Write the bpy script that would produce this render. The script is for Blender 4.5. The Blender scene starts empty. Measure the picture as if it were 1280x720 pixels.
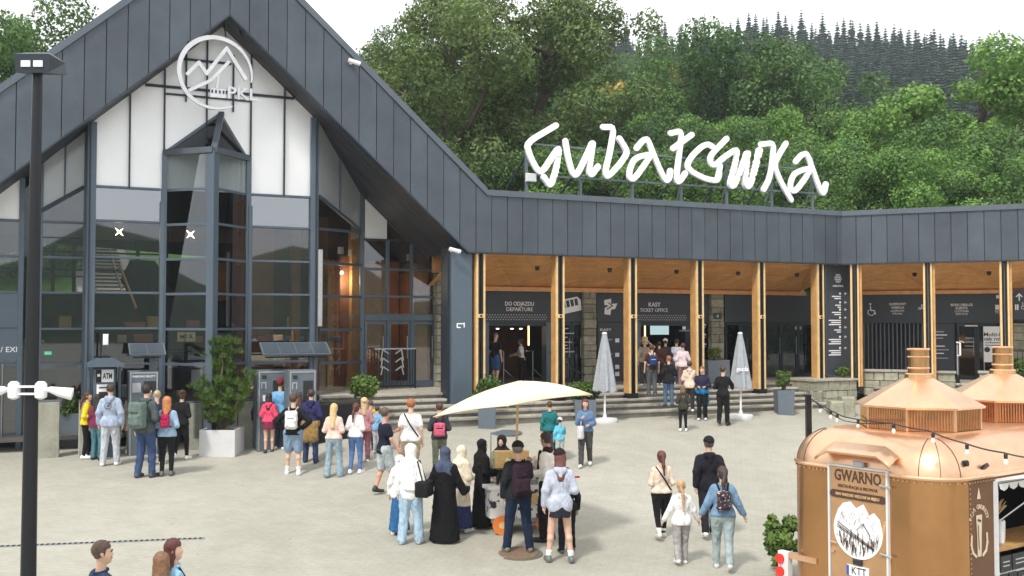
import bpy, math, random
import numpy as np
from mathutils import Matrix, Vector
R = math.radians
sc = bpy.context.scene
# ------------------------------------------------------------ camera
CAM = Vector((0, 0, 4.9)); F = 1280.0; PITCH = math.atan(45/1280)
cd = bpy.data.cameras.new('camera'); cam = bpy.data.objects.new('camera', cd); sc.collection.objects.link(cam)
cam.location = CAM; cam.rotation_euler = (R(90)+PITCH, 0, 0)
cd.sensor_width = 36; cd.lens = 36*F/1280; cd.clip_start = .1; cd.clip_end = 3000
sc.camera = cam
# ------------------------------------------------------------ light
SUN_EL, SUN_AZ = R(52), R(-150)          # azimuth measured from +Y towards +X: high, behind the viewer's left shoulder
w = bpy.data.worlds.new('World'); sc.world = w; w.use_nodes = True
nt = w.node_tree; nt.nodes.clear()
out = nt.nodes.new('ShaderNodeOutputWorld'); bg = nt.nodes.new('ShaderNodeBackground')
sky = nt.nodes.new('ShaderNodeTexSky'); sky.sky_type = 'NISHITA'; sky.sun_disc = False
sky.sun_elevation = SUN_EL; sky.sun_rotation = SUN_AZ; sky.air_density = 1; sky.dust_density = 4; sky.altitude = 800
tc = nt.nodes.new('ShaderNodeTexCoord'); ns = nt.nodes.new('ShaderNodeTexNoise'); ns.inputs['Scale'].default_value = 2.2
ns.inputs['Detail'].default_value = 6
cr = nt.nodes.new('ShaderNodeValToRGB'); cr.color_ramp.elements[0].position = .3; cr.color_ramp.elements[1].position = .7
cr.color_ramp.elements[0].color = (10.0, 10.2, 10.4, 1); cr.color_ramp.elements[1].color = (13.5, 13.4, 13.2, 1)
mp = nt.nodes.new('ShaderNodeMapping'); mp.inputs['Scale'].default_value = (1, 1, 2.5)
mx = nt.nodes.new('ShaderNodeMix'); mx.data_type = 'RGBA'; mx.inputs['Factor'].default_value = .88
L = nt.links.new
L(tc.outputs['Generated'], mp.inputs['Vector']); L(mp.outputs['Vector'], ns.inputs['Vector']); L(ns.outputs['Fac'], cr.inputs['Fac'])
L(sky.outputs['Color'], mx.inputs['A']); L(cr.outputs['Color'], mx.inputs['B']); L(mx.outputs['Result'], bg.inputs['Color'])
bg.inputs['Strength'].default_value = .1; L(bg.outputs['Background'], out.inputs['Surface'])
sl = bpy.data.lights.new('sun', 'SUN'); sl.energy = 2.3; sl.angle = R(7); sl.color = (1, .95, .88)
so = bpy.data.objects.new('sun', sl); sc.collection.objects.link(so)
sd = Vector((math.sin(SUN_AZ)*math.cos(SUN_EL), math.cos(SUN_AZ)*math.cos(SUN_EL), math.sin(SUN_EL)))
so.rotation_euler = sd.to_track_quat('Z', 'Y').to_euler(); so.location = (0, 0, 60)
sc.view_settings.view_transform = 'Standard'; sc.view_settings.look = 'None'
sc.view_settings.exposure = 0.52; sc.view_settings.gamma = 1
# ------------------------------------------------------------ projection helpers (photo pixel -> point on a plane of the place)
def ray(px, py):
    x = (px-640)/F; z = -(py-360)/F
    return Vector((x, math.cos(PITCH)-z*math.sin(PITCH), math.sin(PITCH)+z*math.cos(PITCH)))
def frame(o, deg): return Matrix.Translation(Vector(o)) @ Matrix.Rotation(R(deg), 4, 'Z')
I4 = Matrix.Identity(4)
def WL(fr, px, py, off=0.0):                  # (s, z) on the vertical plane local y = off of frame fr
    o = fr.translation; n = (fr.to_3x3() @ Vector((0, 1, 0)))
    d = ray(px, py); t = (off - (CAM-o).dot(n)) / d.dot(n)
    q = fr.inverted() @ (CAM + d*t)
    return q.x, q.z
def gz(x, y):                                 # the plaza rises gently towards the building and a little more before the steps
    s_ = (x-.13)*.9063+(y-28)*.4226; q = -(x-.13)*.4226+(y-28)*.9063
    k = max(0, min(1, (q+7)/6.2)); k = k*k*(3-2*k); m = max(0, min(1, (s_+7)/2.5)); m = m*m*(3-2*m)
    return .067*min(y, 33) - .025*x*max(0, min(1, (60-abs(x))/30 if abs(x) > 30 else 1)) + .42*k*m
def GP(px, py):                               # on the sloping plaza
    d = ray(px, py); f = lambda Y: (CAM.z+d.z*Y/d.y)-gz(d.x*Y/d.y, Y); a = 3.0
    while f(a) > 0 and a < 60: a += .25
    lo, hi = a-.25, a
    for _ in range(30):
        m = (lo+hi)/2
        if f(m) > 0: lo = m
        else: hi = m
    return CAM + d*(lo/d.y)
def YP(px, py, Y):
    d = ray(px, py); return CAM + d*(Y/d.y)
def PZ(px, py, z):
    d = ray(px, py); return CAM + d*((z-CAM.z)/d.z)
FW = frame((.13, 28, 0), 25)                  # long wing and gable hall: local x along the front, y into the building
_c = FW @ Vector((11.54, 0, 0)); FR = frame((_c.x, _c.y, 0), -23)   # right wing
# ------------------------------------------------------------ materials
M = {}
def mat(name, col, rough=.6, metal=0.0, noise=0.0, nscale=3.0, bump=0.0, bscale=40.0, spec=.5, coat=0.0, emit=None, island=0.0, folds=False):
    m = bpy.data.materials.new(name); m.use_nodes = True; t = m.node_tree; b = t.nodes['Principled BSDF']
    b.inputs['Roughness'].default_value = rough; b.inputs['Metallic'].default_value = metal
    b.inputs['Specular IOR Level'].default_value = spec; b.inputs['Coat Weight'].default_value = coat
    c = (*col, 1)
    if emit: b.inputs['Emission Color'].default_value = (*emit[:3], 1); b.inputs['Emission Strength'].default_value = emit[3]
    src = None
    g = t.nodes.new('ShaderNodeNewGeometry'); tx = t.nodes.new('ShaderNodeTexCoord')
    if noise:
        n = t.nodes.new('ShaderNodeTexNoise'); n.inputs['Scale'].default_value = nscale; n.inputs['Detail'].default_value = 7; n.inputs['Roughness'].default_value = .65
        t.links.new(tx.outputs['Object'], n.inputs['Vector'])
        r = t.nodes.new('ShaderNodeMapRange'); r.inputs['From Min'].default_value = .3; r.inputs['From Max'].default_value = .7
        r.inputs['To Min'].default_value = 1-noise; r.inputs['To Max'].default_value = 1+noise
        t.links.new(n.outputs['Fac'], r.inputs['Value']); src = r.outputs['Result']
    if island:
        r = t.nodes.new('ShaderNodeMapRange'); r.inputs['To Min'].default_value = 1-island; r.inputs['To Max'].default_value = 1+island
        o = t.nodes.new('ShaderNodeObjectInfo'); ad = t.nodes.new('ShaderNodeMath'); ad.operation = 'ADD'
        t.links.new(g.outputs['Random Per Island'], ad.inputs[0]); t.links.new(o.outputs['Random'], ad.inputs[1])
        fr_ = t.nodes.new('ShaderNodeMath'); fr_.operation = 'FRACT'; t.links.new(ad.outputs[0], fr_.inputs[0])
        t.links.new(fr_.outputs[0], r.inputs['Value'])
        if src is None: src = r.outputs['Result']
        else:
            q = t.nodes.new('ShaderNodeMath'); q.operation = 'MULTIPLY'; t.links.new(src, q.inputs[0]); t.links.new(r.outputs['Result'], q.inputs[1]); src = q.outputs[0]
    if src is not None:
        v = t.nodes.new('ShaderNodeVectorMath'); v.operation = 'SCALE'; v.inputs[0].default_value = col; t.links.new(src, v.inputs['Scale'])
        t.links.new(v.outputs['Vector'], b.inputs['Base Color'])
    else: b.inputs['Base Color'].default_value = c
    if bump:
        n = t.nodes.new('ShaderNodeTexNoise'); n.inputs['Scale'].default_value = bscale; n.inputs['Detail'].default_value = 4
        if folds:
            q = t.nodes.new('ShaderNodeMapping'); q.inputs['Scale'].default_value = (1, 1, .33); q.inputs['Rotation'].default_value = (.25, .2, 0)
            t.links.new(tx.outputs['Object'], q.inputs['Vector']); t.links.new(q.outputs['Vector'], n.inputs['Vector']); n.inputs['Distortion'].default_value = 1.2
        else: t.links.new(tx.outputs['Object'], n.inputs['Vector'])
        bp = t.nodes.new('ShaderNodeBump'); bp.inputs['Strength'].default_value = bump; bp.inputs['Distance'].default_value = .06 if folds else .02
        t.links.new(n.outputs['Fac'], bp.inputs['Height']); t.links.new(bp.outputs['Normal'], b.inputs['Normal'])
    M[name] = m; return m
def cm(col, kind='cloth'):                    # cached plain colour
    k = kind + '_%d_%d_%d' % tuple(int(c*255) for c in col)
    if k not in M:
        if kind == 'cloth': mat(k, col, .9, 0, .22, 13, .8, 11, .2, folds=True)
        elif kind == 'skin': mat(k, col, .55, 0, .08, 12)
        elif kind == 'hair': mat(k, col, .55, 0, .35, 30, .6, 60)
        else: mat(k, col, .5, 0, .08, 8)
    return M[k]
# ------------------------------------------------------------ mesh builder
class MB:
    def __init__(s, fr=None): s.v = []; s.f = []; s.fr = fr or I4
    def add(s, vs, fs):
        b = len(s.v); s.v += [tuple(v) for v in vs]; s.f += [tuple(b+i for i in f) for f in fs]; return s
    def box(s, x0, x1, y0, y1, z0, z1):
        if x0 > x1: x0, x1 = x1, x0
        if y0 > y1: y0, y1 = y1, y0
        if z0 > z1: z0, z1 = z1, z0
        return s.add([(x0,y0,z0),(x1,y0,z0),(x1,y1,z0),(x0,y1,z0),(x0,y0,z1),(x1,y0,z1),(x1,y1,z1),(x0,y1,z1)],
              [(3,2,1,0),(4,5,6,7),(0,1,5,4),(1,2,6,5),(2,3,7,6),(3,0,4,7)])
    def cbox(s, x0, x1, y0, y1, z0, z1, c=.01):    # chamfered on the front/top edges: box with bevelled front face
        if x0 > x1: x0, x1 = x1, x0
        if z0 > z1: z0, z1 = z1, z0
        vs = [(x0,y1,z0),(x1,y1,z0),(x1,y1,z1),(x0,y1,z1),(x0,y0+c,z0),(x1,y0+c,z0),(x1,y0+c,z1),(x0,y0+c,z1),
              (x0+c,y0,z0+c),(x1-c,y0,z0+c),(x1-c,y0,z1-c),(x0+c,y0,z1-c)]
        return s.add(vs, [(0,3,2,1),(4,0,1,5),(5,1,2,6),(6,2,3,7),(7,3,0,4),(8,4,5,9),(9,5,6,10),(10,6,7,11),(11,7,4,8),(8,9,10,11)])
    def prism(s, pts, y0, y1):                     # pts (x,z) extruded along y
        n = len(pts)
        vs = [(p[0], y0, p[1]) for p in pts] + [(p[0], y1, p[1]) for p in pts]
        fs = [tuple(range(n)), tuple(range(2*n-1, n-1, -1))] + [(i, i+n, (i+1) % n+n, (i+1) % n) for i in range(n)]
        return s.add(vs, fs)
    def slab(s, pts, z0, z1):                      # pts (x,y) extruded along z
        n = len(pts)
        vs = [(p[0], p[1], z0) for p in pts] + [(p[0], p[1], z1) for p in pts]
        fs = [tuple(range(n-1, -1, -1)), tuple(range(n, 2*n))] + [(i, (i+1) % n, (i+1) % n+n, i+n) for i in range(n)]
        return s.add(vs, fs)
    def poly3(s, pts, th):                         # any flat polygon given thickness along its normal
        P = [Vector(p) for p in pts]; n = Vector((0, 0, 0))
        for i in range(len(P)): n += P[i].cross(P[(i+1) % len(P)])
        n.normalize(); n *= th; k = len(P)
        return s.add([p for p in P]+[p-n for p in P], [tuple(range(k)), tuple(range(2*k-1, k-1, -1))]+[(i, i+k, (i+1) % k+k, (i+1) % k) for i in range(k)])
    def bar(s, a, b, w, d=None, up=(0, 0, 1)):
        a = Vector(a); b = Vector(b); d = d or w; t = (b-a).normalized(); u = Vector(up)
        if abs(t.dot(u)) > .98: u = Vector((0, 1, 0))
        x = t.cross(u).normalized()*w/2; y = x.cross(t).normalized()*d/2
        vs = [a-x-y, a+x-y, a+x+y, a-x+y, b-x-y, b+x-y, b+x+y, b-x+y]
        return s.add(vs, [(3,2,1,0),(4,5,6,7),(0,1,5,4),(1,2,6,5),(2,3,7,6),(3,0,4,7)])
    def tube(s, path, rad, n=8, cap=True, flat=1.0):
        P = [Vector(p) for p in path]; 
        if not hasattr(rad, '__len__'): rad = [rad]*len(P)
        vs = []; u = None
        for i, p in enumerate(P):
            t = (P[min(i+1, len(P)-1)]-P[max(i-1, 0)]).normalized()
            if u is None: u = t.orthogonal().normalized()
            else: u = (u - t*u.dot(t)).normalized()
            v = t.cross(u)
            for k in range(n):
                a = 2*math.pi*k/n; vs.append(p+(u*math.cos(a)+v*math.sin(a)*flat)*rad[i])
        fs = [(i*n+k, i*n+(k+1) % n, (i+1)*n+(k+1) % n, (i+1)*n+k) for i in range(len(P)-1) for k in range(n)]
        if cap: fs += [tuple(range(n-1, -1, -1)), tuple(range((len(P)-1)*n, len(P)*n))]
        return s.add(vs, fs)
    def lathe(s, prof, c=(0, 0, 0), n=16, ph=0.0):
        vs = []; m = len(prof)
        for r, z in prof:
            for k in range(n):
                a = 2*math.pi*(k+ph)/n; vs.append((c[0]+r*math.cos(a), c[1]+r*math.sin(a), c[2]+z))
        fs = [(i*n+k, i*n+(k+1) % n, (i+1)*n+(k+1) % n, (i+1)*n+k) for i in range(m-1) for k in range(n)]
        fs += [tuple(range(n-1, -1, -1)), tuple(range((m-1)*n, m*n))]
        return s.add(vs, fs)
    def build(s, name, m, parent=None, smooth=False, label=None, loc=None):
        me = bpy.data.meshes.new(name)
        pm = MX[parent.name] if parent else (Matrix.Translation(Vector(loc)) if loc is not None else I4)
        T = pm.inverted() @ s.fr
        me.from_pydata([T @ Vector(v) for v in s.v], [], s.f)
        me.update()
        if isinstance(m, str): m = M[m]
        me.materials.append(m)
        if smooth:
            for p in me.polygons: p.use_smooth = True
            try: me.set_sharp_from_angle(angle=R(38))
            except Exception: pass
        o = bpy.data.objects.new(name, me); sc.collection.objects.link(o)
        MX[o.name] = pm
        if parent: o.parent = parent
        elif loc is not None: o.location = loc
        if label: o['label'] = label
        return o
MX = {}
def thing(name, label, cat, fr=None, group=None):
    o = bpy.data.objects.new(name, None); sc.collection.objects.link(o); o.empty_display_size = .2
    fr = fr or I4; o.matrix_world = fr; MX[o.name] = fr.copy()
    o['label'] = label; o['category'] = cat
    if group: o['group'] = group
    return o
def tag(o, label, cat, group=None):
    o['label'] = label; o['category'] = cat
    if group: o['group'] = group
    return o
def struct(o, kind='structure'): o['kind'] = kind; return o
def dup(root, fr, label=None, group=None):
    r = root.copy(); sc.collection.objects.link(r); r.matrix_world = fr; MX[r.name] = fr.copy()
    if label: r['label'] = label
    if group: r['group'] = group
    for ch in list(root.children):
        c = ch.copy(); sc.collection.objects.link(c); c.parent = r
        for g in list(ch.children):
            d = g.copy(); sc.collection.objects.link(d); d.parent = c
    return r
def text(s, fr, x, z, y, h, m, parent, name='lettering', width=None, ext=.004, bold=0.0, align='CENTER', shear=0, th=1.0):
    cu = bpy.data.curves.new('t', 'FONT'); cu.body = s; cu.size = 1; cu.extrude = .5; cu.align_x = align; cu.offset = bold*.4; cu.shear = shear
    cu.resolution_u = 2
    ob = bpy.data.objects.new('t', cu); me = bpy.data.meshes.new_from_object(ob)
    bpy.data.objects.remove(ob); bpy.data.curves.remove(cu)
    n = len(me.vertices); co = np.empty(n*3); me.vertices.foreach_get('co', co); co = co.reshape(-1, 3)
    k = h/.72; kx = k
    if width and n: kx = width/max(1e-6, co[:, 0].max()-co[:, 0].min())
    mb = MB(fr)
    vs = [(x+c[0]*kx, y-c[2]*2*ext, z+c[1]*k) for c in co]
    mb.add(vs, [tuple(p.vertices) for p in me.polygons]); bpy.data.meshes.remove(me)
    return mb.build(name, m, parent)
def rot_pts(pts, cx, cz, a):
    c, s_ = math.cos(a), math.sin(a); return [(cx+(x-cx)*c-(z-cz)*s_, cz+(x-cx)*s_+(z-cz)*c) for x, z in pts]
def stroke(mb, pts, w, y0, y1, rnd=True):          # thick polyline in the (x,z) plane of the frame
    for i in range(len(pts)-1):
        (x0, z0), (x1, z1) = pts[i], pts[i+1]; l = math.hypot(x1-x0, z1-z0) or 1e-6
        nx, nz = -(z1-z0)/l*w/2, (x1-x0)/l*w/2
        e = .0006*(i % 5)
        mb.prism([(x0+nx, z0+nz), (x0-nx, z0-nz), (x1-nx, z1-nz), (x1+nx, z1+nz)], y0-e, y1+e)
    if rnd:
        for j, (x, z) in enumerate(pts[1:-1]):
            e = .0035+.0006*j
            mb.prism([(x+w/2*math.cos(a*math.pi/5), z+w/2*math.sin(a*math.pi/5)) for a in range(10)], y0-e, y1+e)
# ------------------------------------------------------------ named materials
mat('cladding', (.072,.089,.110), .40, .25, .20, .9, .12, 2.5, island=.10)
mat('cap_metal', (.11,.135,.16), .4, .4, .1, 2)
mat('backing', (.012,.016,.022), .8)
mat('mullion', (.10,.135,.175), .4, .3, .05, 3)
mat('dark_frame', (.03,.04,.055), .45, .3)
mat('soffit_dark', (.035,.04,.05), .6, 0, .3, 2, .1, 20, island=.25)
mat('white_panel', (.88,.89,.91), .38, .30, .03, 1, spec=.9, coat=.15)
mat('grey_panel', (.42,.46,.49), .15, 0, .04, 1, spec=.8, coat=.3)
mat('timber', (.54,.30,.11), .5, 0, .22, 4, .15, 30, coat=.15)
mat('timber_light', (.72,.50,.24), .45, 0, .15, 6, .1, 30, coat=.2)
mat('timber_beam', (.72,.36,.14), .5, 0, .2, 4)
mat('black_steel', (.02,.022,.026), .35, .5)
mat('steel', (.35,.37,.38), .35, .9)
mat('galv', (.45,.47,.48), .45, .7, .1, 9)
mat('stone', (.30,.29,.22), .85, 0, .3, 5, .6, 22, island=.22)
mat('stone_dark', (.12,.11,.09), .9, 0, .2, 8)
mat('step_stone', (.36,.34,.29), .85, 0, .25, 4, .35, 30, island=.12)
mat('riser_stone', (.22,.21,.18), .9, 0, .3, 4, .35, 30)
mat('concrete_slab', (.34,.34,.28), .9, 0, .25, 3, .3, 30, island=.1)
mat('planter_grey', (.13,.16,.19), .5, .2, .08, 5)
mat('planter_white', (.62,.63,.64), .7, 0, .06, 5)
mat('soil', (.04,.028,.02), 1)
mat('white_paint', (.82,.82,.82), .4)
mat('letter_white', (.93,.93,.93), .35)
mat('lamp_star', (1, 1, 1), .5, emit=(1, .82, .55, 9))
mat('sign_dark', (.045,.055,.07), .6, 0, .12, 12)
mat('sign_white', (.85,.86,.88), .5)
mat('sign_grey', (.40,.42,.45), .5)
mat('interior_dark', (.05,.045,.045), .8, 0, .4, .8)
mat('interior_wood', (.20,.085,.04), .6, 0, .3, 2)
mat('interior_floor', (.10,.09,.085), .35, 0, .3, 1)
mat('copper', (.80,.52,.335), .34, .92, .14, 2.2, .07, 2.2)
mat('copper_shaded', (.50,.265,.115), .25, .9, .16, 1.4, .06, 1.8)  # same metal as the roof, with the walls' weaker light put into the colour
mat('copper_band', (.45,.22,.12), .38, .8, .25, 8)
mat('copper_pipe', (.66,.38,.18), .2, 1, .15, 5)
mat('brown_panel', (.17,.085,.045), .4, .5, .12, 3)
mat('print_brown', (.07,.03,.022), .6)
mat('cream_cloth', (.78,.66,.47), .85, 0, .06, 3, .2, 9)
mat('grey_cloth', (.33,.35,.38), .9, 0, .12, 6, .3, 12)
mat('black_plastic', (.02,.02,.022), .45)
mat('rubber', (.02,.02,.02), .8)
mat('red_lens', (.75,.03,.02), .15)
mat('orange', (.75,.22,.04), .5)
mat('bark', (.10,.075,.055), .95, 0, .3, 6, .6, 20)
mat('bark_grey', (.16,.14,.12), .95, 0, .3, 6, .6, 20)
mat('needle', (.025,.055,.03), .9, 0, .2, .3, island=.35)
mat('gravel', (.40,.37,.33), .95, 0, .5, 25, .5, 40)
mat('rail', (.16,.09,.06), .5, .6)
mat('sleeper', (.10,.065,.045), .9)
mat('bulb', (.85,.82,.75), .1)
mat('food', (.75,.50,.22), .8, 0, .3, 30)
mat('pv', (.07,.09,.11), .3, .2, .1, 4, coat=.2)
mat('green_sign', (.02,.45,.2), .4, emit=(.05,.9,.4, .8))
mat('yellow_sign', (.62,.50,.28), .5)
def leafmat(name, c1, c2, trans=.28):
    m = bpy.data.materials.new(name); m.use_nodes = True; t = m.node_tree; t.nodes.clear()
    o = t.nodes.new('ShaderNodeOutputMaterial'); b = t.nodes.new('ShaderNodeBsdfPrincipled'); b.inputs['Roughness'].default_value = .55
    b.inputs['Specular IOR Level'].default_value = .35
    g = t.nodes.new('ShaderNodeNewGeometry'); tx = t.nodes.new('ShaderNodeTexCoord'); n = t.nodes.new('ShaderNodeTexNoise'); n.inputs['Scale'].default_value = .7; n.inputs['Detail'].default_value = 2
    ad = t.nodes.new('ShaderNodeMath'); ad.operation = 'MULTIPLY_ADD'; ad.inputs[1].default_value = .5
    r = t.nodes.new('ShaderNodeValToRGB'); r.color_ramp.elements[0].color = (*c1, 1); r.color_ramp.elements[1].color = (*c2, 1)
    r.color_ramp.elements[0].position = .25; r.color_ramp.elements[1].position = .95
    t.links.new(tx.outputs['Object'], n.inputs['Vector']); t.links.new(g.outputs['Random Per Island'], ad.inputs[0])
    oi = t.nodes.new('ShaderNodeObjectInfo'); a2 = t.nodes.new('ShaderNodeMath'); a2.operation = 'MULTIPLY_ADD'; a2.inputs[1].default_value = .3
    t.links.new(oi.outputs['Random'], a2.inputs[0]); t.links.new(n.outputs['Fac'], a2.inputs[2])
    t.links.new(a2.outputs[0], ad.inputs[2])
    s_ = t.nodes.new('ShaderNodeMath'); s_.operation = 'SUBTRACT'; s_.inputs[1].default_value = .22; t.links.new(ad.outputs[0], s_.inputs[0])
    t.links.new(s_.outputs[0], r.inputs['Fac']); t.links.new(r.outputs['Color'], b.inputs['Base Color'])
    tr = t.nodes.new('ShaderNodeBsdfTranslucent'); t.links.new(r.outputs['Color'], tr.inputs['Color'])
    mx = t.nodes.new('ShaderNodeMixShader'); mx.inputs[0].default_value = trans
    t.links.new(b.outputs[0], mx.inputs[1]); t.links.new(tr.outputs[0], mx.inputs[2]); t.links.new(mx.outputs[0], o.inputs['Surface']); M[name] = m
leafmat('leaf_mid', (.028,.08,.022), (.15,.27,.065))
leafmat('leaf_dark', (.032,.066,.02), (.165,.24,.065))
leafmat('leaf_deep', (.02,.058,.022), (.12,.215,.055))
leafmat('leaf_bright', (.04,.12,.024), (.20,.36,.07))
leafmat('leaf_shrub', (.035,.085,.02), (.16,.25,.05))
leafmat('leaf_rust', (.20,.14,.03), (.55,.42,.10))
leafmat('needle_far', (.016,.042,.032), (.045,.09,.06), .05)
def glass(name, tint, refl):
    m = bpy.data.materials.new(name); m.use_nodes = True; t = m.node_tree; t.nodes.clear()
    o = t.nodes.new('ShaderNodeOutputMaterial'); tr = t.nodes.new('ShaderNodeBsdfTransparent'); tr.inputs['Color'].default_value = (*tint, 1)
    gl = t.nodes.new('ShaderNodeBsdfGlossy'); gl.inputs['Roughness'].default_value = .02; gl.inputs['Color'].default_value = (.9, .95, 1, 1)
    lw = t.nodes.new('ShaderNodeLayerWeight'); lw.inputs['Blend'].default_value = .25
    a = t.nodes.new('ShaderNodeMath'); a.operation = 'ADD'; a.inputs[1].default_value = refl; a.use_clamp = True
    t.links.new(lw.outputs['Fresnel'], a.inputs[0])
    gm = t.nodes.new('ShaderNodeNewGeometry'); iv = t.nodes.new('ShaderNodeMath'); iv.operation = 'SUBTRACT'; iv.inputs[0].default_value = 1; t.links.new(gm.outputs['Backfacing'], iv.inputs[1]); ml = t.nodes.new('ShaderNodeMath'); ml.operation = 'MULTIPLY'; t.links.new(a.outputs[0], ml.inputs[0]); t.links.new(iv.outputs[0], ml.inputs[1])
    mx = t.nodes.new('ShaderNodeMixShader'); t.links.new(ml.outputs[0], mx.inputs[0]); t.links.new(tr.outputs[0], mx.inputs[1]); t.links.new(gl.outputs[0], mx.inputs[2])
    t.links.new(mx.outputs[0], o.inputs['Surface']); M[name] = m
glass('glass', (.76,.78,.78), .11); glass('glass_grey', (.35,.37,.38), .30); glass('glass_dark', (.3,.32,.34), .04)
# paving: small grey-buff setts, each with a dark joint, weathered in large patches
def paving():
    m = bpy.data.materials.new('paving'); m.use_nodes = True; t = m.node_tree; b = t.nodes['Principled BSDF']; b.inputs['Roughness'].default_value = .75
    b.inputs['Specular IOR Level'].default_value = .3
    tx = t.nodes.new('ShaderNodeTexCoord'); mp = t.nodes.new('ShaderNodeMapping'); mp.inputs['Rotation'].default_value = (0, 0, R(12))
    t.links.new(tx.outputs['Object'], mp.inputs['Vector'])
    br = t.nodes.new('ShaderNodeTexBrick'); br.inputs['Scale'].default_value = 1; br.inputs['Brick Width'].default_value = .24; br.inputs['Row Height'].default_value = .12
    br.inputs['Mortar Size'].default_value = .007; br.inputs['Color1'].default_value = (.368,.355,.300,1); br.inputs['Color2'].default_value = (.388,.376,.318,1); br.inputs['Mortar'].default_value = (.325,.32,.277,1)
    t.links.new(mp.outputs['Vector'], br.inputs['Vector'])
    def nz(sc_, det=5, stretch=None):
        n = t.nodes.new('ShaderNodeTexNoise'); n.inputs['Scale'].default_value = sc_; n.inputs['Detail'].default_value = det
        if stretch:
            q = t.nodes.new('ShaderNodeMapping'); q.inputs['Scale'].default_value = stretch; t.links.new(mp.outputs['Vector'], q.inputs['Vector']); t.links.new(q.outputs['Vector'], n.inputs['Vector'])
        else: t.links.new(tx.outputs['Object'], n.inputs['Vector'])
        return n
    cur = br.outputs['Color']
    for sc_, lo, hi, st in ((.13, .91, 1.07, None), (.55, .95, 1.04, None), (2.2, .95, 1.04, None), (9, .96, 1.04, None)):
        n = nz(sc_, 6, st); r = t.nodes.new('ShaderNodeMapRange'); r.inputs['From Min'].default_value = .32; r.inputs['From Max'].default_value = .68
        r.inputs['To Min'].default_value = lo; r.inputs['To Max'].default_value = hi; t.links.new(n.outputs['Fac'], r.inputs['Value'])
        v = t.nodes.new('ShaderNodeVectorMath'); v.operation = 'SCALE'; t.links.new(cur, v.inputs[0]); t.links.new(r.outputs['Result'], v.inputs['Scale']); cur = v.outputs['Vector']
    vo = t.nodes.new('ShaderNodeTexVoronoi'); vo.inputs['Scale'].default_value = 1.6; vo.inputs['Randomness'].default_value = 1; t.links.new(tx.outputs['Object'], vo.inputs['Vector'])
    r = t.nodes.new('ShaderNodeMapRange'); r.inputs['From Min'].default_value = .035; r.inputs['From Max'].default_value = .06; r.inputs['To Min'].default_value = .72; r.inputs['To Max'].default_value = 1
    t.links.new(vo.outputs['Distance'], r.inputs['Value']); v = t.nodes.new('ShaderNodeVectorMath'); v.operation = 'SCALE'; t.links.new(cur, v.inputs[0]); t.links.new(r.outputs['Result'], v.inputs['Scale']); cur = v.outputs['Vector']
    t.links.new(cur, b.inputs['Base Color'])
    bp = t.nodes.new('ShaderNodeBump'); bp.inputs['Strength'].default_value = .12; bp.inputs['Distance'].default_value = .006
    t.links.new(br.outputs['Fac'], bp.inputs['Height']); bp.invert = True; t.links.new(bp.outputs['Normal'], b.inputs['Normal'])
    M['paving'] = m
paving()
def twotone(name, c1, c2, scale, rough=.9, thr=.5, w_=.03, vec=(1, 1, 1), bump=0):
    m = bpy.data.materials.new(name); m.use_nodes = True; t = m.node_tree; b = t.nodes['Principled BSDF']; b.inputs['Roughness'].default_value = rough
    tx = t.nodes.new('ShaderNodeTexCoord'); mp = t.nodes.new('ShaderNodeMapping'); mp.inputs['Scale'].default_value = vec
    n = t.nodes.new('ShaderNodeTexNoise'); n.inputs['Scale'].default_value = scale; n.inputs['Detail'].default_value = 6
    r = t.nodes.new('ShaderNodeValToRGB'); r.color_ramp.elements[0].position = thr-w_; r.color_ramp.elements[1].position = thr+w_
    r.color_ramp.elements[0].color = (*c1, 1); r.color_ramp.elements[1].color = (*c2, 1)
    t.links.new(tx.outputs['Object'], mp.inputs['Vector']); t.links.new(mp.outputs['Vector'], n.inputs['Vector']); t.links.new(n.outputs['Fac'], r.inputs['Fac']); t.links.new(r.outputs['Color'], b.inputs['Base Color'])
    M[name] = m
twotone('grass', (.09,.20,.03), (.16,.30,.05), 1.2, w_=.2)
twotone('ridge_wood', (.02,.04,.02), (.05,.085,.035), .05, w_=.2)
twotone('forest_floor', (.015,.032,.018), (.035,.065,.03), .25, w_=.2)
twotone('cart_print', (.8,.8,.78), (.03,.03,.035), 9, .5, .56, .01)
twotone('etching', (.86,.86,.84), (.05,.05,.055), 26, .6, .53, .02, (1, 2.2, .8))
twotone('floral', (.03,.02,.03), (.65,.45,.45), 22, .8, .6, .02)
twotone('plaid', (.45,.35,.4), (.30,.06,.09), 30, .9, .5, .05)
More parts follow.
